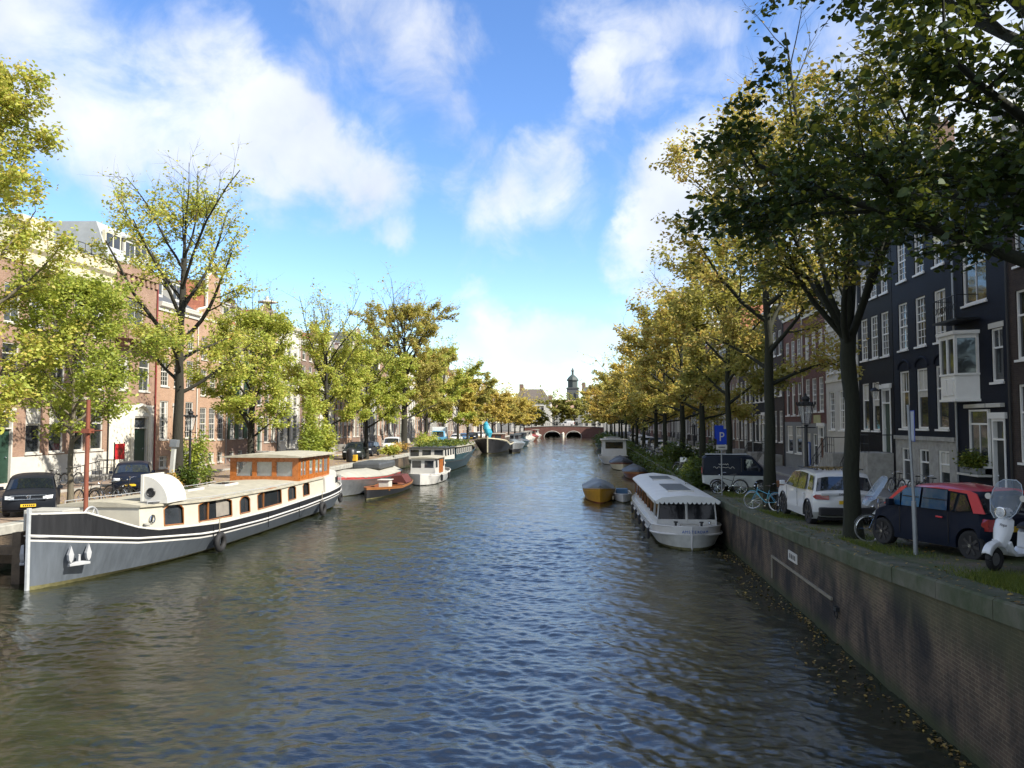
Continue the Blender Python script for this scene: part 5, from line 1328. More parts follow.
for y in (2.0, 5.0): b = MB(); b.lathe([(.02, -.3), (.12, -.22), (.12, .22), (.02, .3)], 10, (bf(y / 8.2) + .1, y, .55)); b.build('fender', HULL_K, t, True)
t, bf, top = simple_boat('houseboat', 'dark teal houseboat with plant covered roof and long row of windows', 'houseboat', -16.4, 77, R(-1.2), 23.5, 2.35, 1.6, [TEAL, TEAL, SCUM, DK], sheer=(1.0, .82, 1.55), bow=.25, stern=.22)
cabin_on(t, -1.9, 1.9, 3.0, 8.5, 1.1, 2.7, WHITE, TARP_D, 4, front=3); cabin_on(t, -1.9, 1.9, 9.5, 20.0, 1.1, 2.6, TEAL, ROOF_C, 8, front=3, frame=WHITE)
pp = rng.normal(0, 1, (3500, 3)) * np.array([.85, 4.5, .22]) + np.array([0, 13.5, 2.85]); pp[:, 1] = np.clip(pp[:, 1], 3.2, 20.4); pp[:, 0] = np.clip(pp[:, 0], -1.9, 1.9)
link('roof_plants', leaf_mesh('roof_plants', pp, .28, rng.random(3500), 14, L_SHRUB), t)
t, bf, top = simple_boat('bow_on_barge', 'broad black barge seen bow on with pale gunwale', 'boat', -16.6, 132, 0, 20, 2.95, 2.0, [HULL_K, CREAM, SCUM, DECKG], sheer=(1.35, .7, .8), bow=.22, power=3)
cabin_on(t, -1.6, 1.6, 9, 14, 1.2, 3.2, BRN, TARP_P, 4); b = MB(); b.box(-.5, .5, 2, 3.2, 1.9, 2.5); b.build('deck_box', CREAM, t); MB().box(-.09, .09, -.1, .1, .2, 3.0).build('stem_bar', CREAM, t)
tc_ = thing('tarp_covered_mast', 'bright cyan tarpaulin wrapped round an upright frame above the bow on black barge', 'tarpaulin', (-17.2, 136.5, 1.5))
b = MB(); b.loft([[(r_ * (1 + .3 * math.sin(3 * a + z)) * math.cos(a) + .25 * math.sin(z * 1.3), r_ * math.sin(a), z) for a in np.linspace(0, 2 * PI, 15)[:-1]] for r_, z in [(.25, .4), (.22, 1.0), (.35, 1.5), (.6, 2.0), (.62, 2.7), (.45, 3.3), (.4, 3.6), (.1, 4.0)]]); b.build('tarpaulin', mat('cyan_tarpaulin', (.02, .27, .38), .5, var=.15, bump=.5, bscale=3), tc_)
MB().tube([(0, 0, -.5), (0, 0, 4.5)], .07, 6).build('pole', STEEL, tc_)
simple_boat('dinghy', 'small black dinghy moored beside the bow on black barge', 'boat', -12.6, 134, R(-3), 5.5, .95, .7, [HULL_K, HULL_K, SCUM, DK])
leftfar = [(-13.6, 152, 'boat with grey canvas hood behind the black dinghy', TARP_G, STEEL, 9), (-14.0, 168, 'dark green covered boat, second behind the black dinghy', TARP_D, TEAL, 11), (-14.6, 186, 'pale covered boat on the far left bank', TARP_P, HULL_W, 11), (-15.0, 205, 'white motorboat on the far left bank nearest the red one', TARP_P, HULL_W, 10), (-15.2, 224, 'red brown covered boat on the far left bank', RED_D, BRN, 11), (-15.6, 244, 'white launch moored close to the far bridge on the left', TARP_P, HULL_W, 12)]
for x, y, lab, cm, hm, L in leftfar:
    t, bf, top = simple_boat('moored_boat', lab, 'boat', x - .6, y, R(-1), L, 1.8, 1.5, [hm, hm, SCUM, DK], cover=(cm, .8), group='boats moored along the far left bank')
    cabin_on(t, -1.0, 1.0, L * .35, L * .75, 1.2, 2.9, hm, cm, 3)

# --- right bank boats
def saloon():
    L = 17.5; t = thing('tour_boat', 'white covered canal tour boat with scalloped roof edge moored at the right quay', 'tour boat', (4.45, 32.6, 0), R(0.6))
    bfs = beamf(1.52, .02, .25, 2.3, 2.2)
    bf = lambda s: max(.02, bfs(max(s, .05)) * (1 - max(0.0, (.115 - s) / .115) ** 2.1) ** .55)
    top = lambda s: lerp(s, [0, .12, .3, .8, 1], [.98, .88, .80, .82, .95])
    rows = [(top, 1), (lambda s: top(s) - .33, 0), (lambda s: .12, 2)]
    hull_mesh(L, bf, rows, 40, -.45, 2.4, lambda s: top(s) - .03, 3).build('hull', [mat('hull_grey_white', (.42, .42, .38), .4), HULL_W, SCUM, HULL_W], t, True, ang=40)
    g = MB()
    for sd in (-1, 1): g.tube([(sd * (max(.012, bf(s)) + .03), s * L, top(s) - .33) for s in np.linspace(0, 1, 50)], .05, 6); g.tube([(sd * max(.012, bf(s)), s * L, top(s)) for s in np.linspace(0, 1, 50)], .03, 6)
    g.build('rubbing_rail', HULL_W, t, True)
    b = MB(); b.tube([(0, .02, top(0) + .02), (0, .0, top(0) - .33), (0, .03, .1), (0, .25, -.4)], [.05, .06, .05, .04], 8); b.build('stem_bar', HULL_W, t, True)
    y0, y1 = 1.55, 16.2; w = lambda y: min(1.3, bf(y / L) - .1)
    zc, zw0, zw1, zr_ = .8, 1.12, 1.86, 1.9
    c = MB(); ys = list(np.linspace(y0, y1, 19))
    for sd in (-1, 1): c.loft([[(sd * w(y), y, zc - .05), (sd * (w(y) - .02), y, zw0), (sd * (w(y) - .08), y, zw0)] for y in ys], closed=False)
    for y in (y0, y1): c.poly([(-w(y), y, zc - .05), (w(y), y, zc - .05), (w(y), y, zw0), (-w(y), y, zw0)])
    cb = c.build('coaming', HULL_W, t)
    DG = glass('saloon_glass', (.008, .009, .012), .06, .35)
    for sd in (-1, 1):
        for i in range(9):
            a, d = ys[2 * i], ys[2 * i + 2]
            p = MB(); p.poly([(sd * (w(a) - .05), a + .05, zw0), (sd * (w(d) - .05), d - .05, zw0), (sd * (w(d) - .12), d - .05, zw1), (sd * (w(a) - .12), a + .05, zw1)]); p.build('side_window', DG, t)
            b = MB(); b.tube([(sd * (w(a) - .03), a, zw0 - .02), (sd * (w(a) - .1), a, zw1 + .05)], .04, 4); b.build('window_post', HULL_W if i < 2 else VARN_D, t)
        b = MB(); b.tube([(sd * (w(y1) - .03), y1, zw0 - .02), (sd * (w(y1) - .1), y1, zw1)], .045, 4); b.build('window_post', HULL_W, t)
    for a, d in ((-1.2, -.06), (.06, 1.2)):
        k = w(y0) / 1.3
        p = MB(); p.poly([(a * k, y0, zw0), (d * k, y0, zw0), (d * k * .95, y0 + .12, zw1), (a * k * .95, y0 + .12, zw1)]); p.build('front_window', DG, t)
    b = MB(); b.tube([(0, y0 - .02, zw0 - .05), (0, y0 + .1, zw1 + .03)], .05, 5); b.build('window_post', HULL_W, t)
    r = MB(); TARPW = mat('white_canvas', (.70, .71, .68), .6, var=.06, scale=1.5, bump=.3, bscale=3)
    def rr(y, k): ww = min(1.42, w(y) + .13) * k; return [(-ww, y, zr_ - .0), (-ww, y, zr_ + .06), (-ww * .8, y, zr_ + .2), (0, y, zr_ + .3), (ww * .8, y, zr_ + .2), (ww, y, zr_ + .06), (ww, y, zr_)]
    r.loft([rr(y0 - .35, .97)] + [rr(y, 1) for y in ys] + [rr(y1 + .2, .9)])
    ro = r.build('roof', TARPW, t, True, ang=35)
    # scalloped valance
    v = MB()
    def val(pts):
        for (xa, ya), (xb, yb) in zip(pts[:-1], pts[1:]):
            arc = [(xa, ya, zr_ + .05)] + [(xa + (xb - xa) * q, ya + (yb - ya) * q, zr_ + .02 - .10 * math.sin(PI * q) ** .6) for q in np.linspace(0, 1, 7)] + [(xb, yb, zr_ + .05)]
            v.poly(arc)
    e = y0 - .36; ww = min(1.42, w(y0) + .13) * .985
    val([(x, e) for x in np.linspace(-ww, ww, 15)])
    for sd in (-1, 1): val([(sd * (min(1.42, w(y) + .13) + .006), y) for y in np.linspace(y0 - .3, y0 + 3.5, 16)])
    v.build('valance', TARPW, ro)
    for ya, yb in ((3.4, 7.6), (10.5, 13.5)):
        b = MB(); b.loft([[(-.55, y, zr_ + .283), (-.55, y, zr_ + .30), (.55, y, zr_ + .31), (.55, y, zr_ + .283)] for y in (ya, yb)]); hh = b.build('roof_hatch', TARP_G, ro)
        b = MB(); b.box(-.6, .6, ya - .08, ya - .003, zr_ + .24, zr_ + .34); b.build('hatch_edge', HULL_W, hh)
    # fore deck fittings
    for x in (-.55, .55): b = MB(); b.lathe([(.05, 0), (.05, .14), (.09, .15), (.09, .2)], 8, (x, .95, .9)); b.build('bollard', BLACK, t)
    b = MB(); b.box(-.35, .4, .75, 1.2, .9, .98); b.build('fore_hatch', DECKG, t, bevel=.02); b = MB(); b.ball((.95, 1.3, 1.0), .07); b.build('deck_lamp', CHROME, t, True)
    # name on the bow (each letter set along the curve of the hull)
    word = 'AMSTERDAM'; BLUE = mat('sign_blue', (.02, .10, .36), .5)
    for i, ch in enumerate(word):
        xs_ = -.36 + .125 * i; xx = abs(xs_)
        lo, hi = 0.0005, .2
        for _ in range(40):
            mid = (lo + hi) / 2
            if bf(mid) < xx: lo = mid
            else: hi = mid
        s0 = lo; ds = .003; ang = math.atan2((ds * L), bf(s0 + ds) - bf(s0) + 1e-6)
        text_mesh('bow_lettering', ch, .17, BLUE, t, (xs_, s0 * L - .085, top(s0) - .25), (R(90), 0, math.copysign(min(PI / 2 - 0.0, max(0, ang)), xs_) if xx > .06 else 0), .004)
    for k in range(5):
        s = .12 + k * .14; b = MB(); b.lathe([(.02, -.26), (.075, -.2), (.075, .2), (.02, .26)], 8, (-bf(s) - .11, s * L, .42)); f = b.build('fender', HULL_K, t, True); b = MB(); b.tube([(-bf(s) - .1, s * L, .66), (-bf(s) + .03, s * L, top(s))], .012, 4); b.build('rope', BLACK, f)
saloon()
simple_boat('rowing_boat', 'yellow hulled boat under a grey tarpaulin out beside the tour boat', 'boat', 1.0, 51.5, R(1), 7.2, 1.12, .85, [YEL, YEL, RED_D, DK], sheer=(1.1, .8, .9), bow=.45, cover=(TARP_G, .5), power=3)
t, bf, top = simple_boat('motor_dinghy', 'little white dinghy squeezed between the yellow boat and the tour boat', 'boat', 2.55, 51.8, 0, 4.6, .62, .62, [HULL_W, HULL_W, SCUM, DECKG], deckz=-.15)
MB().box(-.4, .4, 2.2, 2.9, .4, .75).build('seat', BLUEW, t, bevel=.04)
simple_boat('covered_sloop', 'low sloop under a dark grey tarpaulin just behind the tour boat', 'boat', 5.0, 72, 0, 8, 1.3, .8, [BRN, VARN_D, SCUM, DK], cover=(TARP_D, .55))
t, bf, top = simple_boat('wooden_launch', 'small wooden launch with dark hood in front of the white cruiser', 'boat', 4.2, 86, 0, 8, 1.35, .95, [CREAM, BRN, SCUM, DK], cover=(TARP_D, .7))
t, bf, top = simple_boat('cabin_cruiser', 'white cabin cruiser with broad dark windscreen on the right bank', 'boat', 3.7, 97, 0, 10, 1.9, 1.25, [HULL_W, HULL_W, SCUM, DECKG], bow=.3, tr=.6)
cabin_on(t, -1.55, 1.55, 1.5, 7, 1.0, 3.1, HULL_W, HULL_W, 4, front=1, rake=.25)
t, bf, top = simple_boat('grey_cruiser', 'grey motor cruiser beyond the white cabin cruiser', 'boat', 4.6, 128, 0, 10, 1.8, 1.3, [STEEL, HULL_W, SCUM, DECKG], cover=(TARP_G, .6)); cabin_on(t, -1.2, 1.2, 3, 7, 1.2, 2.7, STEEL, TARP_P, 3, front=2)
simple_boat('covered_boat', 'white edged covered boat between the two cruisers of the right bank', 'boat', 4.7, 116, 0, 7, 1.2, .9, [HULL_W, HULL_W, SCUM, DK], cover=(TARP_G, .5))
t, bf, top = simple_boat('planted_boat', 'far right boat overgrown with dark green plants', 'boat', 3.9, 148, 0, 14, 1.9, 1.4, [TEAL, TEAL, SCUM, DK])
pp = rng.normal(0, 1, (2500, 3)) * np.array([.8, 3.2, .55]) + np.array([0, 6.5, 1.9])
link('plants', leaf_mesh('plants', pp, .4, rng.random(2500) * .5, 15, L_SHRUB), t)

# ================================================================== VEHICLES
def paint(name, col, coat=.8, rough=.35, metal=0.0):
    dk = max(col) < .08
    return mat(name, tuple(c_ * .55 for c_ in col) if dk else col, .45 if dk else rough, metal, var=.04, coat=.06 if dk else coat, spec=.12 if dk else .5)
P_SILVER = paint('silver_white_paint', (.62, .63, .63)); P_NAVY = paint('blackish_blue_paint', (.014, .022, .045)); P_RED = paint('red_car_paint', (.55, .016, .03)); P_DKB = paint('dark_blue_grey_paint', (.025, .03, .04)); P_WHITE = paint('white_car_paint', (.68, .68, .66)); P_DG = paint('dark_green_grey_paint', (.03, .04, .038)); P_BEIGE = paint('beige_car_paint', (.42, .37, .26)); P_GREY = paint('grey_car_paint', (.15, .16, .17)); P_BLUE = paint('blue_car_paint', (.04, .12, .25))
PLASTIC = mat('dark_plastic', (.02, .02, .022), .6); LAMPG = mat('lamp_glass', (.55, .57, .58), .12, var=.3, scale=12, coat=.6); TAILR = mat('tail_lamp_red', (.25, .01, .012), .2, coat=.6); PLATEY = mat('plate_yellow', (.65, .42, .02), .5)
ALLOY = mat('alloy_rim', (.28, .29, .3), .35, metal=.7); ALLOY_D = mat('dark_rim', (.03, .03, .033), .4)

def wheel(parent, x, y, r, wd, rim_m, sd, spokes=5, cap=CHROME):
    rm = MB(); xo = sd * wd * .5
    rm.lathe([(r * .62, -wd * .4), (r * .66, -wd * .3), (r * .66, wd * .34), (r * .60, wd * .42)] if True else [], 20, (0, 0, 0), 'x')
    for k in range(spokes):
        a = 2 * PI * k / spokes
        M = Matrix.Rotation(a, 4, 'X')
        rm.box(sd * wd * .36 if sd > 0 else sd * wd * .5, sd * wd * .5 if sd > 0 else sd * wd * .36, -r * .09, r * .09, .03, r * .64, M)
    rm.lathe([(r * .17, -.01), (r * .17, .02), (r * .1, .03)], 12, (sd * wd * .5, 0, 0), 'x')
    w = rm.build('wheel', rim_m, parent, True, loc=(x, y, r), ang=30)
    t = MB(); pr = [(r * .66, -wd * .42), (r * .8, -wd * .52), (r * .94, -wd * .5), (r, -wd * .36), (r, wd * .36), (r * .94, wd * .5), (r * .8, wd * .52), (r * .66, wd * .42)]
    t.lathe(pr, 28, (0, 0, 0), 'x'); t.build('tyre', RUBBER, w, True, ang=35)
    d = MB(); d.lathe([(r * .6, 0), (r * .6, .01)], 16, (sd * wd * .2, 0, 0), 'x'); d.build('brake_disc', PLASTIC, w)
    if cap is not None:
        c = MB(); c.lathe([(r * .11, 0), (r * .08, .015)], 10, (sd * (wd * .5 + .03), 0, 0), 'x'); c.build('hub_cap', cap, w, True)
    return w

def car(name, label, cat, loc, rz, W_, prof, belt, axles, r, body_m, roof_m=None, win=(), wind=None, rear=None, rim=ALLOY, group=None, roof_from=None, taper=.80, arch_trim=None, round_=.30, lights=True, sill=.22, tail=None, head=None, spokes=5):
    """prof: outline of the car from the side, (y, z) clockwise from the rear bumper's lower edge over the roof to the front bumper's lower edge (front is +y)"""
    t = thing(name, label, cat, loc, rz, group)
    zr_top = max(p[1] for p in prof); hwid = W_ / 2
    def hw(z):
        if z <= belt: return hwid * (1 - .07 * max(0, (belt * .62 - z) / belt) ** 1.2 - .02 * max(0, (z - belt * .62) / belt))
        return hwid * (.99 - (1 - taper) * (z - belt) / (zr_top - belt))
    yf = max(p[0] for p in prof); yr = min(p[0] for p in prof)
    # densify outline
    out = []
    for a, b_ in zip(prof[:-1], prof[1:]):
        n = max(1, int(math.hypot(b_[0] - a[0], b_[1] - a[1]) / .14))
        for i in range(n): out.append((a[0] + (b_[0] - a[0]) * i / n, a[1] + (b_[1] - a[1]) * i / n))
    out.append(prof[-1])
    bottom = []
    ra = r * 1.17
    for ya in sorted(axles, reverse=True):   # front first
        a0 = math.asin(max(-1, min(1, (sill - r) / ra)))
        for i in range(13):
            a = a0 + (PI - 2 * a0) * i / 12
            bottom.append((ya + ra * math.cos(a), max(sill, r + ra * math.sin(a))))
    outline = out + bottom
    ts = [-1, -.965, -.86, -.6, -.25, 0, .25, .6, .86, .965, 1]
    rings = []
    for tt in ts:
        k = abs(tt) ** 3.2; ring = []
        for (y, z) in outline:
            zz = z; yy = y
            L2 = (yf - yr) / 2; ym = (yf + yr) / 2
            e = max(0, (abs(y - ym) / L2 - .72) / .28)
            yy = y - math.copysign(round_ * k * e ** 1.3, y - ym)
            if z > belt * .75: zz = z - (.055 * abs(tt) ** 4) - (.03 * k)
            ring.append((tt * hw(z) * (1 if abs(tt) < 1 else 1), yy, zz))
        rings.append(ring)
    b = MB(); n0 = 0; K = len(outline)
    for rg in rings: b.v.extend(rg)
    zcut = roof_from
    no = len(out)
    for i in range(len(ts) - 1):
        for j in range(K):
            j2 = (j + 1) % K
            zc = (outline[j][1] + outline[j2][1]) / 2
            b.mat(1 if (zcut and zc > zcut and j < no) else 0)
            b.face((i * K + j, i * K + j2, (i + 1) * K + j2, (i + 1) * K + j))
    b.mat(0)
    # side faces in two bands so that the roof colour can differ
    for side, off in ((0, 0), (1, (len(ts) - 1) * K)):
        b.face([off + j for j in range(K)])
    me = b.mesh('body', [body_m, roof_m or body_m], False)
    bm = bmesh.new(); bm.from_mesh(me)
    if zcut:   # colour split of the side faces
        geom = bm.faces[:] + bm.edges[:] + bm.verts[:]
        bmesh.ops.bisect_plane(bm, geom=geom, plane_co=(0, 0, zcut), plane_no=(0, 0, 1))
        for f in bm.faces:
            f.material_index = 1 if f.calc_center_median().z > zcut else 0
    bmesh.ops.triangulate(bm, faces=[f for f in bm.faces if len(f.verts) > 4])
    bmesh.ops.recalc_face_normals(bm, faces=bm.faces)
    bm.to_mesh(me); bm.free()
    me.polygons.foreach_set('use_smooth', [True] * len(me.polygons)); me.set_sharp_from_angle(angle=R(32))
    body = link('body', me, t)
    sx = lambda z: hw(z) + .007
    for wi in win:
        pts, mt = wi[0], (wi[1] if len(wi) > 1 else CARGLASS)
        for sd in (-1, 1):
            p = MB(); p.loft([[(sd * (sx(z) - .004), y, z - .085 * (z > belt * .75) * 0) for y, z in pts], [(sd * (sx(z) + .004), y, z) for y, z in pts]]); p.build('side_window', mt, t)
            if len(wi) > 2 and wi[2]:
                zm = (min(q[1] for q in pts) + max(q[1] for q in pts)) / 2
                q = MB(); ys_ = [q_[0] for q_ in pts]; q.box(sd * (sx(zm) + .004), sd * (sx(zm) + .014), min(ys_) + .03, max(ys_) - .03, zm - .012, zm + .012); q.build('window_bar', PLASTIC, t)
    def glasspane(nm, seg, m, inset=.07, k=.93):
        (ya, za), (yb, zb) = seg
        d = Vector((0, yb - ya, zb - za)).normalized(); n = Vector((0, -d.z, d.y))
        if (n.y > 0) != (ya + yb > 0): n = -n
        p = MB(); rows_ = []
        for q in (.06, .94):
            y, z = ya + (yb - ya) * q, za + (zb - za) * q
            row_ = []
            for tt in (-1, -.86, -.6, 0, .6, .86, 1):
                x = tt * k * hw(z); kk = abs(tt * k) ** 3.2
                ym = (yf + yr) / 2; e = max(0, (abs(y - ym) / ((yf - yr) / 2) - .72) / .28)
                row_.append((x + n.x * .012, y - math.copysign(round_ * kk * e ** 1.3, y - ym) + n.y * .012, z - .055 * abs(tt * k) ** 4 - .03 * kk + n.z * .014))
            rows_.append(row_)
        p.loft(rows_, closed=False); p.build(nm, m, t)
    if wind: glasspane('windscreen', wind, CARGLASS)
    if rear: glasspane('rear_window', rear, CARGLASS)
    for ya in axles:
        for sd in (-1, 1):
            wheel(t, sd * (hwid - .115), ya, r, .215, rim, sd, spokes)
            if arch_trim:
                a = MB(); pts = [(sd * (hw(r) + .006), ya + ra * math.cos(q), r + ra * math.sin(q)) for q in np.linspace(-.25, PI + .25, 17)]; a.tube(pts, .035, 5); a.build('arch_trim', arch_trim, t, True)
    # dark underside
    b = MB(); b.box(-hwid * .82, hwid * .82, yr + .35, yf - .35, sill - .03, sill + .15); b.build('underbody', PLASTIC, t)
    if lights:
        for sd in (-1, 1):
            hx, hy, hz, hl, hh = head or (hwid * .70, yf - .10, belt * .76, .30, .13)
            h = MB(); h.loft([[(sd * (hx - hl * .5), hy + .09, hz - hh / 2), (sd * (hx + hl * .55), hy - .06, hz - hh / 2 + .02), (sd * (hx + hl * .62), hy - .22, hz + hh / 2 + .02), (sd * (hx - hl * .5), hy + .06, hz + hh / 2)], [(sd * (hx - hl * .5), hy - .2, hz - hh / 2), (sd * (hx + hl * .45), hy - .3, hz - hh / 2), (sd * (hx + hl * .45), hy - .3, hz + hh / 2), (sd * (hx - hl * .5), hy - .2, hz + hh / 2)]]); h.build('headlight', LAMPG, t)
            tx, ty, tz, tl, th_ = tail or (hwid * .82, yr + .12, belt * .82, .2, .24)
            q = MB(); q.loft([[(sd * (tx - tl * .5), ty - .13, tz - th_ / 2), (sd * (tx + tl * .5), ty + .02, tz - th_ / 2), (sd * (tx + tl * .62), ty + .2, tz), (sd * (tx + tl * .5), ty + .02, tz + th_ / 2), (sd * (tx - tl * .5), ty - .12, tz + th_ / 2)], [(sd * (tx - tl * .5), ty + .2, tz - th_ / 2), (sd * (tx + tl * .3), ty + .25, tz - th_ / 2), (sd * (tx + tl * .3), ty + .3, tz), (sd * (tx + tl * .3), ty + .25, tz + th_ / 2), (sd * (tx - tl * .5), ty + .2, tz + th_ / 2)]]); q.build('tail_light', TAILR, t)
        b = MB(); b.box(-.26, .26, yf - .02, yf + .012, belt * .42, belt * .42 + .11); b.build('number_plate', PLATEY, t)
        b = MB(); b.box(-.26, .26, yr - .012, yr + .02, belt * .68, belt * .68 + .11); b.build('number_plate', PLATEY, t)
    for sd in (-1, 1):
        ym = wind[0][0] - .25 if wind else yf * .4
        m_ = MB(); m_.box(sd * (hwid + .03), sd * (hwid + .2), ym - .05, ym + .06, belt + .02, belt + .17); m_.box(sd * (hw(belt) - .02), sd * (hwid + .05), ym - .02, ym + .03, belt + .03, belt + .08); m_.build('mirror', body_m, t, bevel=.02)
    return t, hw, body

# silver offroader
suv_prof = [(-2.22, .45), (-2.27, .62), (-2.24, .95), (-2.15, 1.08), (-1.86, 1.62), (-1.72, 1.70), (-.6, 1.76), (.35, 1.70), (.62, 1.60), (1.28, 1.10), (1.95, 1.02), (2.16, .92), (2.26, .7), (2.25, .42), (2.15, .30)]
def suv_win(): return [([(.5, 1.09), (1.05, 1.11), (.50, 1.53)],), ([(-.32, 1.09), (.46, 1.09), (.46, 1.54), (.36, 1.60), (-.32, 1.62)],), ([(-1.2, 1.12), (-.38, 1.09), (-.38, 1.62), (-1.05, 1.60)],), ([(-1.92, 1.16), (-1.38, 1.12), (-1.30, 1.57), (-1.72, 1.54)],)]
suv_w = [([(-.26, 1.07), (.98, 1.10), (.45, 1.58), (-.26, 1.63)],), ([(-1.12, 1.09), (-.33, 1.07), (-.33, 1.63), (-1.02, 1.61)],), ([(-1.88, 1.13), (-1.42, 1.11), (-1.33, 1.58), (-1.68, 1.55)],)]
zz = zr(26)
suv, hwf, body = car('offroader', 'silver white offroader with leaves on its roof, parked tail to us beside the mossy tree', 'car', (8.05, 26.3, zr(26.3) + .03), R(1.5), 1.95, suv_prof, 1.06, (-1.42, 1.36), .37, P_SILVER, win=suv_w, wind=((1.24, 1.13), (.66, 1.57)), rear=((-2.13, 1.12), (-1.88, 1.58)), rim=ALLOY_D, arch_trim=PLASTIC, tail=(.74, -2.12, .93, .36, .15), taper=.80)
b = MB(); b.box(-.86, .86, -2.3, -2.12, .36, .62); b.build('bumper', PLASTIC, suv, bevel=.04)
b = MB(); b.box(-.80, .80, -2.255, -2.2, .99, 1.06); b.build('tailgate_trim', P_SILVER, suv, bevel=.01)
text_mesh('tailgate_lettering', 'DISCOVERY', .10, BLACK, suv, (.0, -2.262, .995), (R(90), 0, 0), .003)
b = MB()
for sd in (-1, 1): b.tube([(sd * .72, y, 1.755) for y in (-1.6, -.6, .3)], .02, 5)
b.build('roof_rail', PLASTIC, suv)
for sd in (-1, 1):
    for y in (-.15, -1.0): MB().box(sd * .965, sd * .995, y - .1, y + .08, .93, .97).build('door_handle', P_SILVER, suv)
b = MB()
for sd in (-1, 1):
    b.box(sd * .966, sd * .974, -.30, -.29, .45, 1.06); b.box(sd * .966, sd * .974, .9, .91, .45, 1.06)
b.build('door_seam', PLASTIC, suv)

# dark small hatchback with a red roof
mini_prof = [(-1.66, .40), (-1.70, .62), (-1.66, .90), (-1.56, .97), (-1.30, 1.36), (-1.18, 1.44), (-.3, 1.52), (.35, 1.47), (.55, 1.40), (1.06, .98), (1.45, .86), (1.62, .72), (1.68, .5), (1.62, .28)]
mini_w = [([(.62, .97), (.98, .97), (.66, 1.28)],), ([(.10, .97), (.58, .97), (.60, 1.33), (.46, 1.37), (.10, 1.40)], CARGLASS, True), ([(-.62, .97), (.04, .97), (.04, 1.40), (-.58, 1.39)], CARGLASS, True), ([(-1.22, 1.02), (-.70, .96), (-.66, 1.36), (-1.02, 1.32)],)]
BLUEGL = glass('sky_painted_glass', (.03, .11, .24), .04, 1.0)  # blue sky reflection painted into the glass base colour
mini_w = [(w[0], BLUEGL if i < 3 else CARGLASS) + tuple(w[2:]) for i, w in enumerate(mini_w)]
ang = math.atan2(1.05, 2.3)
mini, hwm, body = car('small_car', 'small black hatchback with a red roof parked at an angle on the mossy quay', 'car', (8.45, 18.05, zr(17.8) + .02), ang, 1.62, mini_prof, .93, (-1.17, 1.16), .31, P_NAVY, P_RED, win=mini_w, wind=((1.03, 1.0), (.57, 1.38)), rear=((-1.55, 1.0), (-1.32, 1.34)), rim=ALLOY_D, roof_from=1.41, spokes=7, taper=.84)
mini.scale = (1.04,) * 3
for sd in (-1, 1):   # red pillars
    for pts in ([(.60, 1.30), (1.02, .96), (1.08, .96), (.66, 1.37), (.52, 1.42), (.50, 1.38)], [(-1.06, 1.36), (-1.26, .98), (-1.52, .99), (-1.28, 1.37), (-1.1, 1.43), (-.6, 1.43), (-.6, 1.39)]):
        p = MB(); p.loft([[(sd * (hwm(z) - .01), y, z) for y, z in pts], [(sd * (hwm(z) + .012), y, z) for y, z in pts]]); p.build('pillar', P_RED, mini)
    MB().box(sd * .805, sd * .83, -.52, -.36, .80, .84).build('door_handle', P_RED, mini, bevel=.008)
    b = MB(); b.box(sd * .806, sd * .815, -.66, -.65, .3, .94); b.box(sd * .806, sd * .815, .62, .63, .35, .94); b.build('door_seam', BLACK, mini)

hatch = [(-2.0, .42), (-2.05, .62), (-2.02, .95), (-1.92, 1.05), (-1.66, 1.48), (-1.5, 1.56), (-.5, 1.63), (.4, 1.58), (.65, 1.50), (1.3, 1.04), (1.85, .92), (2.04, .78), (2.08, .5), (2.0, .3)]
hatch_w = [([(-.1, 1.02), (1.0, 1.03), (.5, 1.46), (-.1, 1.53)],), ([(-1.0, 1.03), (-.16, 1.02), (-.16, 1.53), (-.9, 1.51)],), ([(-1.65, 1.07), (-1.1, 1.04), (-1.05, 1.48), (-1.45, 1.45)],)]
def hatchback(label, loc, rz, paint_, name='parked_car', group=None, lights=True):
    return car(name, label, 'car', loc, rz, 1.82, hatch, 1.0, (-1.3, 1.3), .32, paint_, win=hatch_w, wind=((1.26, 1.07), (.69, 1.48)), rear=((-1.91, 1.08), (-1.68, 1.45)), group=group, lights=lights)
GPL = 'cars parked along the left street'; GPR = 'cars parked along the right quay'
vw, _, _ = hatchback('dark blue car with yellow plate facing us at the far left edge', (-23.0, 32.4, zl(31) + .02), PI + R(33), P_DKB, group=GPL)
em = MB(); em.ring((0, 2.105, .80), .075, .011, 'y', 20, 5); em.tube([(-.05, 2.105, .85), (-.018, 2.105, .75), (0, 2.105, .80), (.018, 2.105, .75), (.05, 2.105, .85)], .009, 4); em.tube([(-.025, 2.105, .86), (0, 2.105, .81), (.025, 2.105, .86)], .009, 4); em.build('emblem', CHROME, vw)
b = MB(); b.box(-.62, .62, 2.055, 2.085, .70, .73); b.box(-.62, .62, 2.055, 2.085, .86, .88); b.build('grille', CHROME, vw)
b = MB()
for k in range(6): b.box(-.21 + k * .07, -.17 + k * .07, 2.093, 2.096, .445, .505)
b.build('plate_characters', BLACK, vw)
hatchback('dark car half hidden behind the quarter round hatch of the barge', (-24.6, 42.3, zl(43) + .02), PI + R(28), P_NAVY, group=GPL)
sv_, _, _ = car('offroader', 'dark green grey offroader facing us on the left quay behind the stern of the barge', 'car', (-23.2, 78.5, zl(78) + .02), PI + .1, 1.95, suv_prof, 1.06, (-1.42, 1.36), .37, P_DG, win=suv_w, wind=((1.24, 1.13), (.66, 1.57)), rear=((-2.13, 1.12), (-1.88, 1.58)), group=GPL)
hatchback('dark car between the green grey offroader and the white van', (-24.2, 86.5, zl(86) + .02), PI, P_DKB, group=GPL)
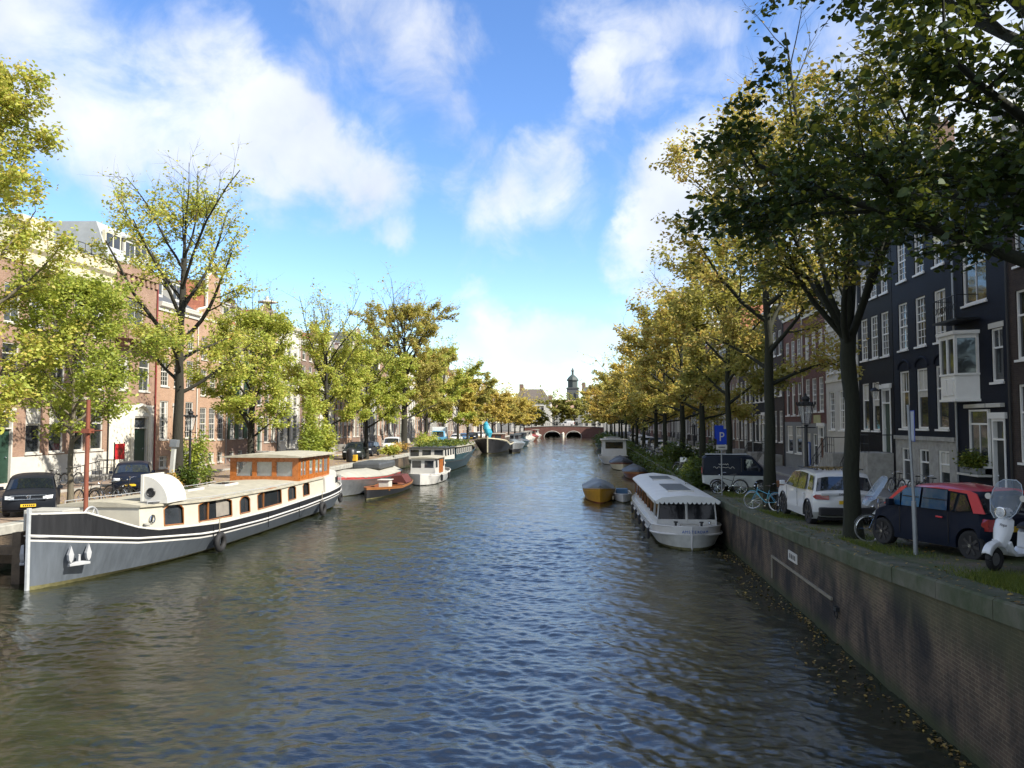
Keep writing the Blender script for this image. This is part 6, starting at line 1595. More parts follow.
van = [(-2.4, .4), (-2.46, .7), (-2.44, 1.7), (-2.36, 1.9), (-2.1, 1.95), (.6, 1.97), (1.0, 1.90), (1.75, 1.18), (2.25, 1.02), (2.42, .85), (2.46, .5), (2.4, .3)]
van_w = [([(.35, 1.12), (1.5, 1.12), (1.05, 1.72), (.35, 1.76)],)]
def van_(label, loc, rz, m, group=None, scale=1.0):
    t, h, bd = car('parked_van', label, 'van', loc, rz, 1.92, van, 1.1, (-1.5, 1.5), .33, m, win=van_w, wind=((1.70, 1.22), (1.04, 1.86)), rear=((-2.445, 1.2), (-2.42, 1.7)), taper=.9, group=group, tail=(.85, -2.36, 1.1, .14, .5), round_=.18)
    t.scale = (scale,) * 3
    return t
van_('white van facing us on the left quay', (-23.2, 93.5, zl(93) + .02), PI + .15, P_WHITE, GPL)
for y, x, m, lab in [(112, -23.4, P_GREY, 'grey car before the blue and white lorry on the left quay'), (142, -23.6, P_WHITE, 'white car beyond the blue and white lorry on the left quay'), (152, -23.8, P_BLUE, 'blue car far along the left quay'), (163, -23.6, P_DKB, 'dark car far along the left quay, behind the cyan tarpaulin'), (176, -23.8, P_WHITE, 'white car far along the left quay, last one before the bridge')]:
    hatchback(lab, (x, y, zl(y) + .02), PI, m, group=GPL)
lo = thing('lorry', 'small lorry with white box and light blue cab on the left quay above the houseboat', 'lorry', (-22.9, 122, zl(122) + .02), PI + .1)
b = MB(); b.box(-1.1, 1.1, -3.0, 1.2, .8, 3.0); b.build('cargo_box', P_WHITE, lo, bevel=.05)
P_LB = paint('light_blue_paint', (.10, .33, .52)); b = MB(); b.loft([[(-1.05, 1.3, .6), (1.05, 1.3, .6), (1.05, 2.9, .6), (-1.05, 2.9, .6)], [(-1.05, 1.3, 1.5), (1.05, 1.3, 1.5), (1.05, 2.9, 1.5), (-1.05, 2.9, 1.5)], [(-.95, 1.35, 2.4), (.95, 1.35, 2.4), (.95, 2.4, 2.4), (-.95, 2.4, 2.4)]]); b.build('cab', P_LB, lo, bevel=.05)
b = MB(); b.loft([[(-.9, 2.93, 1.5), (.9, 2.93, 1.5)], [(-.82, 2.47, 2.3), (.82, 2.47, 2.3)]], closed=False); b.build('windscreen', CARGLASS, lo)
b = MB(); b.box(-1.12, 1.12, -3.02, 1.22, .82, 1.5); b.build('blue_stripe', P_LB, lo)
for y in (-1.9, 2.1):
    for sd in (-1, 1): wheel(lo, sd * .95, y, .38, .25, ALLOY, sd)

# dark delivery van with pale lower half on the right
v = thing('delivery_van', 'little dark delivery van with pale lower body and script lettering behind the parking sign', 'van', (7.75, 39.6, zr(39.6) + .01), R(-98))
b = MB(); vp = [(-1.75, .42), (-1.78, .9), (-1.74, 1.72), (-1.62, 1.82), (.55, 1.84), (.72, 1.78), (1.42, 1.0), (1.72, .86), (1.78, .5), (1.72, .3)]
def vhw(z): return .74 - .05 * max(0, z - .95)
ol = vp + [(1.1 + .36 * math.cos(a), max(.28, .29 + .36 * math.sin(a))) for a in np.linspace(0, PI, 10)] + [(-1.05 + .36 * math.cos(a), max(.28, .29 + .36 * math.sin(a))) for a in np.linspace(0, PI, 10)]
b.loft([[(tt * vhw(z), y - (.1 * abs(tt) ** 4 * (1 if y > 0 else -1) if abs(y) > 1.4 else 0), z - .05 * abs(tt) ** 4 * (z > 1.2)) for y, z in ol] for tt in (-1, -.95, -.7, 0, .7, .95, 1)], closed=True)
me = b.mesh('body', [P_NAVY, mat('pale_grey_paint', (.42, .44, .42), .4, coat=.5)], False)
bm = bmesh.new(); bm.from_mesh(me); bmesh.ops.bisect_plane(bm, geom=bm.faces[:] + bm.edges[:] + bm.verts[:], plane_co=(0, 0, .82), plane_no=(0, 0, 1))
for f in bm.faces: f.material_index = 1 if f.calc_center_median().z < .82 and f.calc_center_median().y < .75 else 0
bmesh.ops.triangulate(bm, faces=[f for f in bm.faces if len(f.verts) > 4]); bmesh.ops.recalc_face_normals(bm, faces=bm.faces); bm.to_mesh(me); bm.free(); link('body', me, v)
for sd in (-1, 1):
    p = MB(); p.loft([[(sd * (vhw(z) + k), y, z) for y, z in [(.28, 1.08), (1.12, 1.08), (.68, 1.62), (.28, 1.66)]] for k in (.0, .012)]); p.build('side_window', CARGLASS, v)
    p = MB(); p.box(sd * .72, sd * (vhw(1.3) + .012), .14, .2, .85, 1.7); p.build('door_seam', BLACK, v)
    s_ = MB(); x = sd * (vhw(1.25) + .012)
    for (yo, zo, ln, amp) in ((-.95, 1.38, .5, .035), (-1.2, 1.22, 1.05, .045)):
        s_.tube([(x, yo + ln * q, zo + amp * math.sin(q * 30) * (.6 + .4 * math.sin(q * 9))) for q in np.linspace(0, 1, 40)], .011, 4)
    s_.build('script_lettering', WHITE, v)
p = MB(); p.loft([[(-.62, 1.40, 1.06), (.62, 1.40, 1.06)], [(-.58, .80, 1.74), (.58, .80, 1.74)]], closed=False); p.build('windscreen', CARGLASS, v)
b = MB(); b.box(-.5, .5, -1.6, .5, 1.85, 1.89); [b.box(-.52, .52, y, y + .04, 1.89, 1.92) for y in (-1.5, -.6, .4)]; b.build('roof_rack', STEEL, v)
for y in (-1.05, 1.1):
    for sd in (-1, 1): wheel(v, sd * .64, y, .29, .17, ALLOY, sd)
for sd in (-1, 1):
    MB().box(sd * .45, sd * .62, 1.70, 1.79, .62, .78).build('headlight', LAMPG, v, bevel=.02); MB().box(sd * .6, sd * .7, -1.79, -1.74, .9, 1.2).build('tail_light', TAILR, v)
    MB().box(sd * .74, sd * .9, .98, 1.06, 1.05, 1.2).build('mirror', PLASTIC, v, bevel=.02)

for y, x, m, lab in [(62, 8.6, P_BEIGE, 'beige car parked under trees beyond the ivy hedge'), (69, 8.4, P_WHITE, 'white car beyond the beige car on the right quay'), (77, 8.6, P_GREY, 'grey car, second beyond the beige car on the right quay'), (86, 8.5, P_WHITE, 'white car, third beyond the beige car on the right quay'), (95, 8.7, P_DKB, 'dark car, fourth beyond the beige car on the right quay'), (105, 8.5, P_WHITE, 'white car, fifth beyond the beige car on the right quay'), (118, 8.6, P_SILVER, 'silver car, sixth beyond the beige car on the right quay'), (132, 8.6, P_WHITE, 'white car, seventh beyond the beige car on the right quay')]:
    hatchback(lab, (x, y, zr(y) + .02), PI if y % 2 else 0, m, group=GPR)
t = van_('white van crossing the far bridge', (-6.3, 280.5, 3.88), PI / 2, P_WHITE); t['category'] = 'van'

# ================================================================== SCOOTER
def tilt_box(*a): pass
sc = thing('motor_scooter', 'white motor scooter with tall clear windshield cut by the right edge of the view', 'scooter', (7.72, 14.75, zr(14.8)), R(122))
SW = paint('scooter_white', (.72, .74, .76))
# local: front at +y, ground z=0, front wheel centre (0, .0, .24)
w = MB(); w.ring((0, 0, .235), .175, .062, 'x', 24, 10); w.build('front_tyre', RUBBER, sc, True)
w = MB(); w.lathe([(.12, -.03), (.13, 0), (.12, .03)], 16, (0, 0, .235), 'x'); w.build('front_rim', ALLOY, sc, True)
w = MB()
rg = []
for a in np.linspace(R(15), R(165), 12):   # mudguard
    c, s_ = math.cos(a), math.sin(a)
    rg.append([(-.10, .26 * c - .02, .26 + .22 * s_), (-.075, .30 * c - .02, .28 + .28 * s_), (0, .31 * c - .02, .29 + .31 * s_), (.075, .30 * c - .02, .28 + .28 * s_), (.10, .26 * c - .02, .26 + .22 * s_)])
w.loft(rg, closed=False); fmud = w.build('front_mudguard', SW, sc, True); sl = fmud.modifiers.new('s', 'SOLIDIFY'); sl.thickness = .012
# leg shield
prof = [(-.13, .46, .10), (-.19, .62, .16), (-.24, .78, .19), (-.30, .95, .17), (-.33, 1.0, .10)]
w = MB(); w.loft([[(-hw_, y - .07, z), (-hw_ * .72, y + .03, z), (-.05, y + .085, z + .01), (.05, y + .085, z + .01), (hw_ * .72, y + .03, z), (hw_, y - .07, z), (hw_ * .7, y - .10, z), (-hw_ * .7, y - .10, z)] for y, z, hw_ in prof]); w.build('leg_shield', SW, sc, True, ang=50)
w = MB(); w.loft([[(-.16, y, z), (.16, y, z), (.19, y - .02, z + .05), (-.19, y - .02, z + .05)] for y, z in ((-.22, .52), (-.30, .36), (-.42, .27), (-.85, .25), (-.98, .33))]); w.build('floorboard', SW, sc, True)
w = MB(); w.tube([(0, -.26, .93), (0, -.36, 1.08)], [.05, .06], 8)
w.loft([[(-.07, -.27 , 1.03), (.07, -.27, 1.03), (.08, -.42, 1.03), (-.08, -.42, 1.03)], [(-.1, -.25, 1.10), (.1, -.25, 1.10), (.1, -.45, 1.12), (-.1, -.45, 1.12)], [(-.06, -.29, 1.17), (.06, -.29, 1.17), (.07, -.42, 1.18), (-.07, -.42, 1.18)]])
hb_ = w.build('handlebar_head', SW, sc, True)
w = MB(); w.tube([(-.34, -.45, 1.08), (-.1, -.38, 1.1), (.1, -.38, 1.1), (.34, -.45, 1.08)], .02, 6); w.build('handlebar', BLACK, sc)
w = MB(); w.lathe([(.09, -.03), (.095, .02), (.05, .04)], 18, (0, -.24, 1.1), 'y'); hl = w.build('headlight', LAMPG, sc, True); w = MB(); w.ring((0, -.225, 1.1), .095, .014, 'y', 20, 6); w.build('headlight_ring', CHROME, hl, True)
w = MB()
for sd in (-1, 1): w.tube([(sd * .22, -.42, 1.1), (sd * .32, -.40, 1.34)], .009, 5)
w.build('mirror_stem', CHROME, sc)
for sd in (-1, 1): w = MB(); w.lathe([(.02, -.02), (.06, -.01), (.06, .015)], 14, (sd * .33, -.4, 1.38), 'y'); w.build('mirror', WHITE, sc, True)
w = MB()
for z_, hwid_ in ((1.0, .2), (1.15, .33), (1.35, .36), (1.55, .33), (1.68, .24), (1.72, .12)): pass
ws = []
for z_, hwid_ in ((.98, .14), (1.1, .24), (1.3, .29), (1.5, .28), (1.64, .22), (1.71, .12)):
    y_ = -.16 - (z_ - .98) * .42; ws.append([(hwid_ * q, y_ - .10 * q * q, z_) for q in (-1, -.6, 0, .6, 1)])
w.loft(ws, closed=False); w.build('windshield', clear('windshield_plastic', (.5, .6, .7), .25), sc, True)
w = MB(); edge = [r_[0] for r_ in ws] + [r_[-1] for r_ in ws[::-1]]; w.tube(edge, .009, 4); w.build('windshield_edge', mat('clear_edge', (.4, .46, .52), .3), sc)
w = MB(); w.loft([[(-a, y, z0_), (a, y, z0_), (a * .8, y, z1_), (-a * .8, y, z1_)] for y, a, z0_, z1_ in ((-.92, .12, .4, .68), (-1.1, .2, .3, .74), (-1.4, .22, .32, .76), (-1.68, .15, .45, .7), (-1.78, .05, .55, .62))]); w.build('rear_body', SW, sc, True, ang=60)
w = MB(); w.loft([[(-a, y, .75), (a, y, .75), (a * .85, y, .75 + h_), (-a * .85, y, .75 + h_)] for y, a, h_ in ((-.88, .1, .06), (-1.1, .16, .1), (-1.5, .17, .12), (-1.7, .12, .07))]); w.build('seat', BLACK, sc, True)
w = MB(); w.ring((0, -1.4, .235), .175, .062, 'x', 24, 10); w.build('rear_tyre', RUBBER, sc, True); w = MB(); w.lathe([(.12, -.04), (.12, .04)], 14, (0, -1.4, .235), 'x'); w.build('rear_rim', ALLOY, sc)
w = MB(); w.box(-.16, -.06, -1.52, -1.22, .2, .4); w.tube([(.13, -1.2, .22), (.16, -1.7, .3)], .05, 8); w.build('engine', PLASTIC, sc)
text_mesh('shield_lettering', 'Vespa', .08, BLACK, sc, (-.12, -.088, .86), (R(76), R(0), R(160)), .002, .3)

# ================================================================== BICYCLES
def bike(label, loc, rz, frame_m, lean=.08, basket=None, crate=None, screen=False, group='bicycles parked along the quays', far=False, tyre_wall=None, steer=0.0):
    t = thing('bicycle', label, 'bicycle', loc, rz, group)
    t.rotation_euler = (0, lean, rz)
    r = .34; ya, yb = .54, -.54
    for y, nm, st in ((ya, 'front_wheel', steer), (yb, 'rear_wheel', 0)):
        b = MB(); b.ring((0, 0, 0), r - .03, .011, 'x', 28, 5)
        for k in range(16 if not far else 8):
            a = 2 * PI * k / (16 if not far else 8); b.tube([(.02 * (-1) ** k, 0, 0), (0, (r - .03) * math.cos(a), (r - .03) * math.sin(a))], .0022 if not far else .003, 3)
        b.lathe([(.025, -.04), (.025, .04)], 8, (0, 0, 0), 'x')
        w = b.build(nm, CHROME, t, loc=(0, y, r), rot=(0, 0, st))
        b = MB(); b.ring((0, 0, 0), r, .014 if tyre_wall else .018, 'x', 28, 6); b.build('tyre', tyre_wall or RUBBER, w, True)
    f = MB(); bbk = (0, -.08, .29); hd0, hd1 = (0, .36, .62), (0, .31, .86); st = (0, -.24, .78)
    f.tube([bbk, st], .017, 6); f.tube([bbk, hd0], .019, 6); f.tube([(0, -.2, .62), (0, .33, .78)], .015, 6); f.tube([hd0, hd1], .021, 6)
    for sd in (-1, 1):
        f.tube([(sd * .05, yb, r), (sd * .02, bbk[1], bbk[2])], .010, 5); f.tube([(sd * .05, yb, r), (sd * .015, -.22, .68)], .009, 5); f.tube([(sd * .05, ya, r), (sd * .045, .40, .58), (0, .38, .62)], .011, 5)
    f.build('frame', frame_m, t, True)
    b = MB(); b.tube([st, (0, -.27, .92)], .013, 6); b.loft([[(-.02, -.05, .93), (.02, -.05, .93), (.02, -.05, .96), (-.02, -.05, .96)], [(-.05, -.22, .93), (.05, -.22, .93), (.05, -.22, .98), (-.05, -.22, .98)], [(-.1, -.36, .94), (.1, -.36, .94), (.09, -.36, .99), (-.09, -.36, .99)]]); b.build('saddle', BLACK, t)
    b = MB(); b.tube([hd1, (0, .30, .98)], .013, 6); b.tube([(-.29, .12, 1.04), (-.24, .24, 1.05), (-.08, .3, 1.0), (.08, .3, 1.0), (.24, .24, 1.05), (.29, .12, 1.04)], .012, 6); b.build('handlebar', CHROME, t)
    b = MB(); b.ring((0, yb, r), r + .035, .014, 'x', 16, 5, R(10), R(190)); b.ring((0, ya, r), r + .035, .014, 'x', 12, 5, R(20), R(160)); b.build('mudguard', frame_m if not far else BLACK, t)
    if not far:
        b = MB(); b.ring((.05, -.08, .29), .09, .008, 'x', 18, 4); b.tube([(.06, -.08, .29), (.06, .02, .16)], .009, 4); b.tube([(-.06, -.08, .29), (-.06, -.18, .42)], .009, 4); b.box(.06, .14, -.02, .06, .15, .17); b.box(-.14, -.06, -.22, -.14, .41, .43); b.build('crank', CHROME, t)
        b = MB()
        for sd in (-1, 1): b.tube([(sd * .07, -.28, .74), (sd * .07, -.78, .74)], .007, 4); b.tube([(sd * .07, -.7, .74), (sd * .05, yb, r)], .006, 4)
        for k in range(5): b.tube([(-.07, -.32 - k * .1, .74), (.07, -.32 - k * .1, .74)], .006, 4)
        b.build('luggage_rack', BLACK, t)
        b = MB(); b.ball((0, .44, .9), .045); b.build('lamp', CHROME, t, True)
    if basket:
        b = MB(); b.loft([[(-.17, .36, .92), (.17, .36, .92), (.17, .62, .92), (-.17, .62, .92)], [(-.21, .34, 1.16), (.21, .34, 1.16), (.21, .66, 1.16), (-.21, .66, 1.16)]]); b.build('basket', basket, t)
    if crate:
        b = MB()
        x0, x1, y0, y1, z0, z1 = -.22, .22, .36, .78, .9, 1.2
        b.box(x0, x1, y0, y1, z0, z0 + .02)
        for (a, c, d, e) in ((x0, x0 + .02, y0, y1), (x1 - .02, x1, y0, y1), (x0 + .02, x1 - .02, y0, y0 + .02), (x0 + .02, x1 - .02, y1 - .02, y1)): b.box(a, c, d, e, z0 + .02, z1)
        b.build('crate', crate, t)
    if screen:
        ws = [[(hw_ * q, y_ - .08 * q * q, z_) for q in (-1, -.5, 0, .5, 1)] for z_, y_, hw_ in ((.95, .70, .22), (1.08, .66, .34), (1.15, .56, .38), (1.45, .36, .37), (1.62, .25, .29), (1.68, .21, .14))]
        b = MB(); b.loft(ws, closed=False); b.build('windscreen', clear('windscreen_plastic', (.45, .58, .72), .42), t, True)
        b = MB(); b.tube([r_[0] for r_ in ws] + [r_[-1] for r_ in ws[::-1]], .008, 4); b.build('windscreen_edge', mat('clear_edge', (.4, .46, .52), .3), t)
    return t
TURQ = mat('turquoise_paint', (.12, .38, .36), .4, var=.25, scale=3, col2=(.06, .25, .55)); BLK = BLACK; WICK = mat('brown_wicker', (.16, .07, .03), .8, var=.3, scale=20); SILV = mat('silver_frame', (.4, .41, .42), .35, metal=.6); WWALL = mat('pale_tyre', (.26, .27, .25), .7)
def Z(x, y): return (x, y, zr(y) if x > 0 else zl(y))
bike('turquoise and blue bicycle with pale tyres standing on the quay beyond the silver offroader', Z(6.9, 30.1), R(40), TURQ, .05, tyre_wall=WWALL, steer=R(25))
bike('black bicycle with brown wicker basket leaning at the slim trunk by the silver offroader', Z(7.2, 28.9), R(-20), BLK, .06, basket=WICK)
bike('black bicycle with tall clear windscreen between the mossy trunk and the red roofed car', Z(7.78, 19.85), R(86), BLK, -.05, screen=True, tyre_wall=WWALL)
bike('dark bicycle standing among the others beside the silver offroader', Z(7.6, 31.0), R(15), BLK, -.06)
m1 = bike('dark bicycle in front of the delivery van', Z(7.0, 37.9), R(80), BLK, .06)
bike('dark cargo bicycle with a white crate at the foot of a right quay tree', Z(7.1, 51.5), R(70), BLK, .05, crate=P_WHITE, far=True)
fb = bike('silver bicycle left of the white crate on the right quay', Z(6.9, 53.5), R(80), SILV, .05, far=True)
for i, (x, y, rz, lab) in enumerate([(7.2, 56, 60, 'bicycle just beyond the silver one on the right quay'), (7.4, 73, 80, 'bicycle under the broad golden tree on the right quay'), (7.1, 74.2, 95, 'second bicycle under the broad golden tree on the right quay'), (7.3, 75.6, 70, 'third bicycle under the broad golden tree on the right quay'), (7.2, 80, 85, 'bicycle opposite the dark houseboat, nearest of a cluster'), (7.2, 81.4, 100, 'bicycle opposite the dark houseboat, middle of a cluster'), (7.4, 82.6, 75, 'bicycle opposite the dark houseboat, farthest of a cluster'), (7.2, 90, 85, 'bicycle beyond the cluster opposite the dark houseboat'), (7.3, 99, 90, 'lone bicycle by the ivy bank'), (7.3, 101, 90, 'farther bicycle by the ivy bank')]):
    dup(fb, lab, Z(x, y), R(rz))
def wallbike(y, lab, rz): 
    c = dup(m1, lab, (14.75, y, zr(y) + .12), R(rz)); c.rotation_euler = (0, .06, R(rz))
wallbike(36.9, 'dark bicycle against the stone basement of the navy house, far end', 4); wallbike(34.9, 'dark bicycle against the stone basement of the navy house, middle', -3); wallbike(33.4, 'dark bicycle against the stone basement of the navy house, near end', 5); wallbike(40.2, 'dark bicycle leaning below the raised stoop of the black house', 60)
for i, (x, y, rz, lab) in enumerate([(-22.6, 35.2, 70, 'bicycle behind the bow of the grey barge, right of the parked dark car'), (-22.3, 36.3, 100, 'bicycle left of the young pale trunk'), (-22.5, 37.4, 75, 'bicycle right of the young pale trunk'), (-22.4, 38.7, 95, 'bicycle behind the rust mast'), (-29.9, 43.6, 8, 'bicycle against the white ground floor of the wide house'), (-29.8, 45.0, -5, 'second bicycle against the white ground floor of the wide house')]):
    c = dup(m1, lab, (x, y, zl(y) + (.12 if x < -28 else 0)), R(rz)); c.rotation_euler = (0, .08, R(rz))

# ================================================================== STREET FURNITURE
SIGNB = mat('parking_sign_blue', (.01, .05, .42), .4); POST = mat('galvanised_post', (.30, .32, .33), .5, metal=.5)
ps = thing('parking_sign', 'blue parking sign with white P on a grey post at the quay edge', 'sign', (6.5, 37.0, zr(37)))
b = MB(); b.tube([(0, 0, -.2), (0, 0, 3.35)], .04, 8); b.build('post', POST, ps, True)
b = MB(); b.box(-.3, .3, -.075, -.05, 2.62, 3.42); b.build('panel', SIGNB, ps, bevel=.01)
b = MB(); b.box(-.33, .33, -.078, -.05, 2.36, 2.6); sub = b.build('lower_panel', WHITE, ps, bevel=.01)
b = MB()
for k in range(6): b.box(-.2 + k * .07, -.155 + k * .07, -.082, -.079, 2.44, 2.51)
b.build('panel_marks', BLACK, sub)
text_mesh('letter_P', 'P', .66, WHITE, ps, (0, -.08, 2.80), (R(90), 0, 0), .004)
b = MB(); b.box(-.27, .27, -.02, .0, 2.8, 3.5, Matrix.Translation((-.10, .1, .10))); b.build('rear_panel', SIGNB, ps)
ps.rotation_euler = (0, 0, R(10)); ps.scale = (.8, .8, .93)
sp = thing('sign_post', 'thin grey post with a sign panel seen edge on, standing before the red roofed car', 'sign', (7.32, 17.3, zr(17.3)))
b = MB(); b.tube([(0, 0, -.2), (-.02, 0, 1.2)], .05, 10); b.tube([(-.02, 0, 1.2), (-.085, .02, 3.35)], .032, 8); b.build('post', POST, sp, True)
b = MB(); b.box(-.012, .012, -.3, .3, 2.55, 3.2, Matrix.Translation((-.03, -.0, 0)) @ Matrix.Rotation(R(-14), 4, 'Z')); b.build('panel', mat('sign_back_grey', (.42, .45, .5), .5), sp)
b = MB(); b.box(-.006, .006, -.31, .31, 2.53, 3.22, Matrix.Translation((-.012, .0, 0)) @ Matrix.Rotation(R(-14), 4, 'Z')); b.build('panel_face', SIGNB, sp)

def lamp(label, loc, H, s=1.0):
    t = thing('street_lamp', label, 'street lamp', loc, 0, 'crowned street lamps')
    b = MB(); b.lathe([(.2, 0), (.2, .12), (.14, .2), (.14, .75), (.17, .8), (.09, .9), (.075, 1.1), (.055, H * .55), (.05, H - 1.15)], 12); b.ring((0, 0, 1.5), .07, .02, 'z', 12, 5); b.tube([(-.35, 0, H - 1.25), (.35, 0, H - 1.25)], .02, 5); b.ring((0, 0, H - 1.18), .07, .025, 'z', 12, 5); b.build('post', IRON, t, True, ang=30)
    z0, z1 = H - 1.1, H - .42
    b = MB(); q = [(.16, z0), (.3, z1)]
    for k in range(6):
        a = 2 * PI * k / 6; b.tube([(q[0][0] * math.cos(a), q[0][0] * math.sin(a), z0), (q[1][0] * math.cos(a), q[1][0] * math.sin(a), z1)], .014, 4)
    b.lathe([(.17, z0 - .03), (.17, z0)], 6); b.lathe([(.33, z1), (.36, z1 + .03), (.33, z1 + .06)], 6)
    for k in range(12): a = 2 * PI * k / 12; b.ball((.34 * math.cos(a), .34 * math.sin(a), z1 + .1), .035, 6, 4, 1.6)
    b.lathe([(.3, z1 + .06), (.2, z1 + .14), (.12, z1 + .17), (.13, z1 + .24), (.17, z1 + .26), (.12, z1 + .34), (.04, z1 + .40), (.05, z1 + .44), (.01, z1 + .5)], 10); b.build('lantern_frame', IRON, t)
    b = MB(); b.lathe([(.15, z0 + .002), (.29, z1 - .002)], 6); b.build('lantern_glass', clear('lamp_glass_clear', (.6, .62, .6), .35), t)
    t.scale = (s, s, s); return t
lp = lamp('black crowned street lamp beyond the silver offroader on the right quay', (8.45, 29.6, zr(29.6)), 4.45)
dup(lp, 'black crowned street lamp beside the thick leaning trunk on the left quay', (-22.0, 43.2, zl(43)), 0, None)
dup(lp, 'crowned street lamp behind the wheelhouse, in front of white house fronts', (-24.2, 61, zl(61)), 0); dup(lp, 'crowned street lamp above the dark offroader', (-24.0, 83, zl(83)), 0); dup(lp, 'crowned street lamp far along the right quay beyond the beige car', (9.3, 66, zr(66)), 0); dup(lp, 'crowned street lamp on the left end of the far bridge', (-19.0, 276, 3.4), 0)
# power box post by the left tree
pp_ = thing('power_post', 'leaning pale grey post with a small box beside the thick leaning trunk', 'post', (-22.0, 41.2, zl(41)))
b = MB(); b.box(-.11, .11, -.09, .09, -.1, 2.5, Matrix.Rotation(R(4), 4, 'Y')); b.build('post', mat('pale_post', (.42, .43, .4), .7), pp_, bevel=.02)
b = MB(); b.box(-.2, .22, -.14, .14, 2.45, 2.85, Matrix.Rotation(R(4), 4, 'Y')); b.build('box', STEEL, pp_, bevel=.02)
wb_ = thing('wall_lantern', 'black wall lantern hanging on the front of the black painted house', 'lantern', (FR - .02, 40.4, zr(40) + 5.15))
b = MB(); b.tube([(0, 0, .3), (-.4, 0, .45), (-.42, 0, .2)], .02, 5); b.lathe([(.05, .2), (.24, .05), (.26, 0)], 8, (-.42, 0, 0)); b.build('bracket', IRON, wb_); b = MB(); b.lathe([(.2, 0), (.1, -.4), (.02, -.44)], 6, (-.42, 0, 0)); b.build('lantern_glass', clear('lamp_glass_clear', (.6, .62, .6), .35), wb_)
rs = thing('red_board', 'red board fixed at the railing beside the arched door', 'board', (-29.6, 49.3, zl(52) + 1.4))
b = MB(); b.box(-.06, .06, -.5, .5, 0, 1.0); b.build('board', mat('bright_red_board', (.42, .015, .02), .5), rs, bevel=.02); b = MB(); b.box(.062, .07, -.3, .22, .3, .7); b.build('darker_patch', RED_D, rs)
b = MB(); b.tube([(0, -.53, -1.4), (0, -.53, 1.1)], .035, 6); b.tube([(0, .53, -1.4), (0, .53, 1.1)], .035, 6); b.build('posts_frame', IRON, rs)
bn = thing('waste_barrel', 'black and yellow barrel on the left quay beside the dark offroader', 'barrel', (-22.0, 73.0, zl(73)))
b = MB(); b.lathe([(.45, 0), (.5, .5), (.45, 1.1), (.3, 1.3), (.1, 1.35)], 14); b.build('barrel', BLACK, bn, True); b = MB(); b.box(.2, .62, -.4, .1, .1, .7); b.build('yellow_box', mat('yellow_box', (.55, .32, .02), .5), bn, bevel=.05)
fg = thing('house_flag', 'red flag on a pole at the neck gabled house', 'flag', (FL + .1, 66.6, 12.0))
MB().tube([(0, 0, 0), (1.5, 0, 1.6)], .03, 5).build('pole', WHITE, fg)
b = MB(); b.loft([[(.5 + .1 * k, .12 * math.sin(k * 1.1), .55 + .1 * k), (.55 + .09 * k, .12 * math.sin(k * 1.1 + .7), -.6 + .05 * k)] for k in range(9)], closed=False); b.build('cloth', mat('flag_red', (.5, .02, .03), .8), fg)

# ================================================================== SHRUBS, BANK, LEAVES
def shrub(label, loc, r, h, n, m, ls, seed, name='shrub', group=None, tint=0.0):
    g = np.random.default_rng(seed)
    t = thing(name, label, 'shrub', loc, 0, group)
    k = 9; cen = g.normal(0, .45, (k, 3)) * np.array([r, r, h * .35]) + np.array([0, 0, h * .55])
    pick = g.integers(0, k, n); pos = cen[pick] + g.normal(0, .2, (n, 3)) * np.array([r, r, h * .8]); pos[:, 2] = np.clip(pos[:, 2], .05, None)
    link('foliage', leaf_mesh('foliage', pos, ls, g.random(k)[pick] * .4 + g.random(n) * .5 + tint, seed, m), t)
    b = MB(); rr = random.Random(seed)
    for i in range(7): b.tube([(rr.uniform(-.1, .1), rr.uniform(-.1, .1), -.05), (rr.uniform(-.4, .4) * r, rr.uniform(-.4, .4) * r, h * .5), (rr.uniform(-.8, .8) * r, rr.uniform(-.8, .8) * r, h * .9)], [.02, .012, .004], 4)
    b.build('stem', BARK, t)
    return t
shrub('bushy green climbing shrub beside the left street lamp', (-22.6, 45.0, zl(45)), 1.0, 3.0, 2600, L_YG, .16, 201, tint=-.1); shrub('dark low shrub at the foot of the left street lamp', (-21.9, 42.6, zl(43)), .7, 1.3, 1500, L_SHRUB, .13, 202); shrub('reddish low plant left of the dark low shrub', (-22.0, 41.0, zl(42)), .5, 1.0, 900, L_GOLD, .11, 203, tint=.5)
shrub('tall slender lime green shrub at the stern of the grey barge', (-21.7, 60.5, zl(60)), 1.0, 5.0, 3200, L_YG, .2, 204); shrub('second lime green shrub at the stern of the grey barge, farther back', (-22.0, 64.5, zl(64)), 1.3, 3.4, 2600, L_YG, .22, 205)
shrub('yellow green plants in front of the dark car on the left quay', (-21.7, 85.5, zl(75)), 1.0, 1.2, 1300, L_YG, .18, 206, tint=.1); shrub('orange tinted plant next to yellow green plants on the left quay', (-21.8, 89.5, zl(78)), .9, 1.3, 1300, L_GOLD, .18, 207, tint=.5); shrub('green shrub before the lorry on the left quay', (-21.7, 104, zl(104)), 2.0, 2.2, 1800, L_YG, .26, 208)
shrub('rounded dark green shrub behind the tour boat at the quay edge', (7.1, 46.2, zr(46)), 1.5, 1.5, 2600, L_SHRUB, .16, 209); shrub('dark brambly shrub between the tour boat and the parking sign', (6.6, 41.0, zr(41) - .5), 1.1, 1.5, 2200, L_SHRUB, .15, 210, tint=-.15); shrub('bright green shrub at the foot of the bicycle with the crate', (6.9, 48.7, zr(49)), 1.0, 1.3, 1800, L_YG, .15, 211, tint=-.15); shrub('large dark hedge shrub in front of the beige car', (7.0, 58.5, zr(58)), 1.8, 2.0, 3200, L_SHRUB, .2, 212, tint=-.1)
L_FLOAT = leafmat('leaves_floating', [(0, (.06, .045, .02)), (.6, (.20, .13, .04)), (1, (.42, .30, .08))], .1)
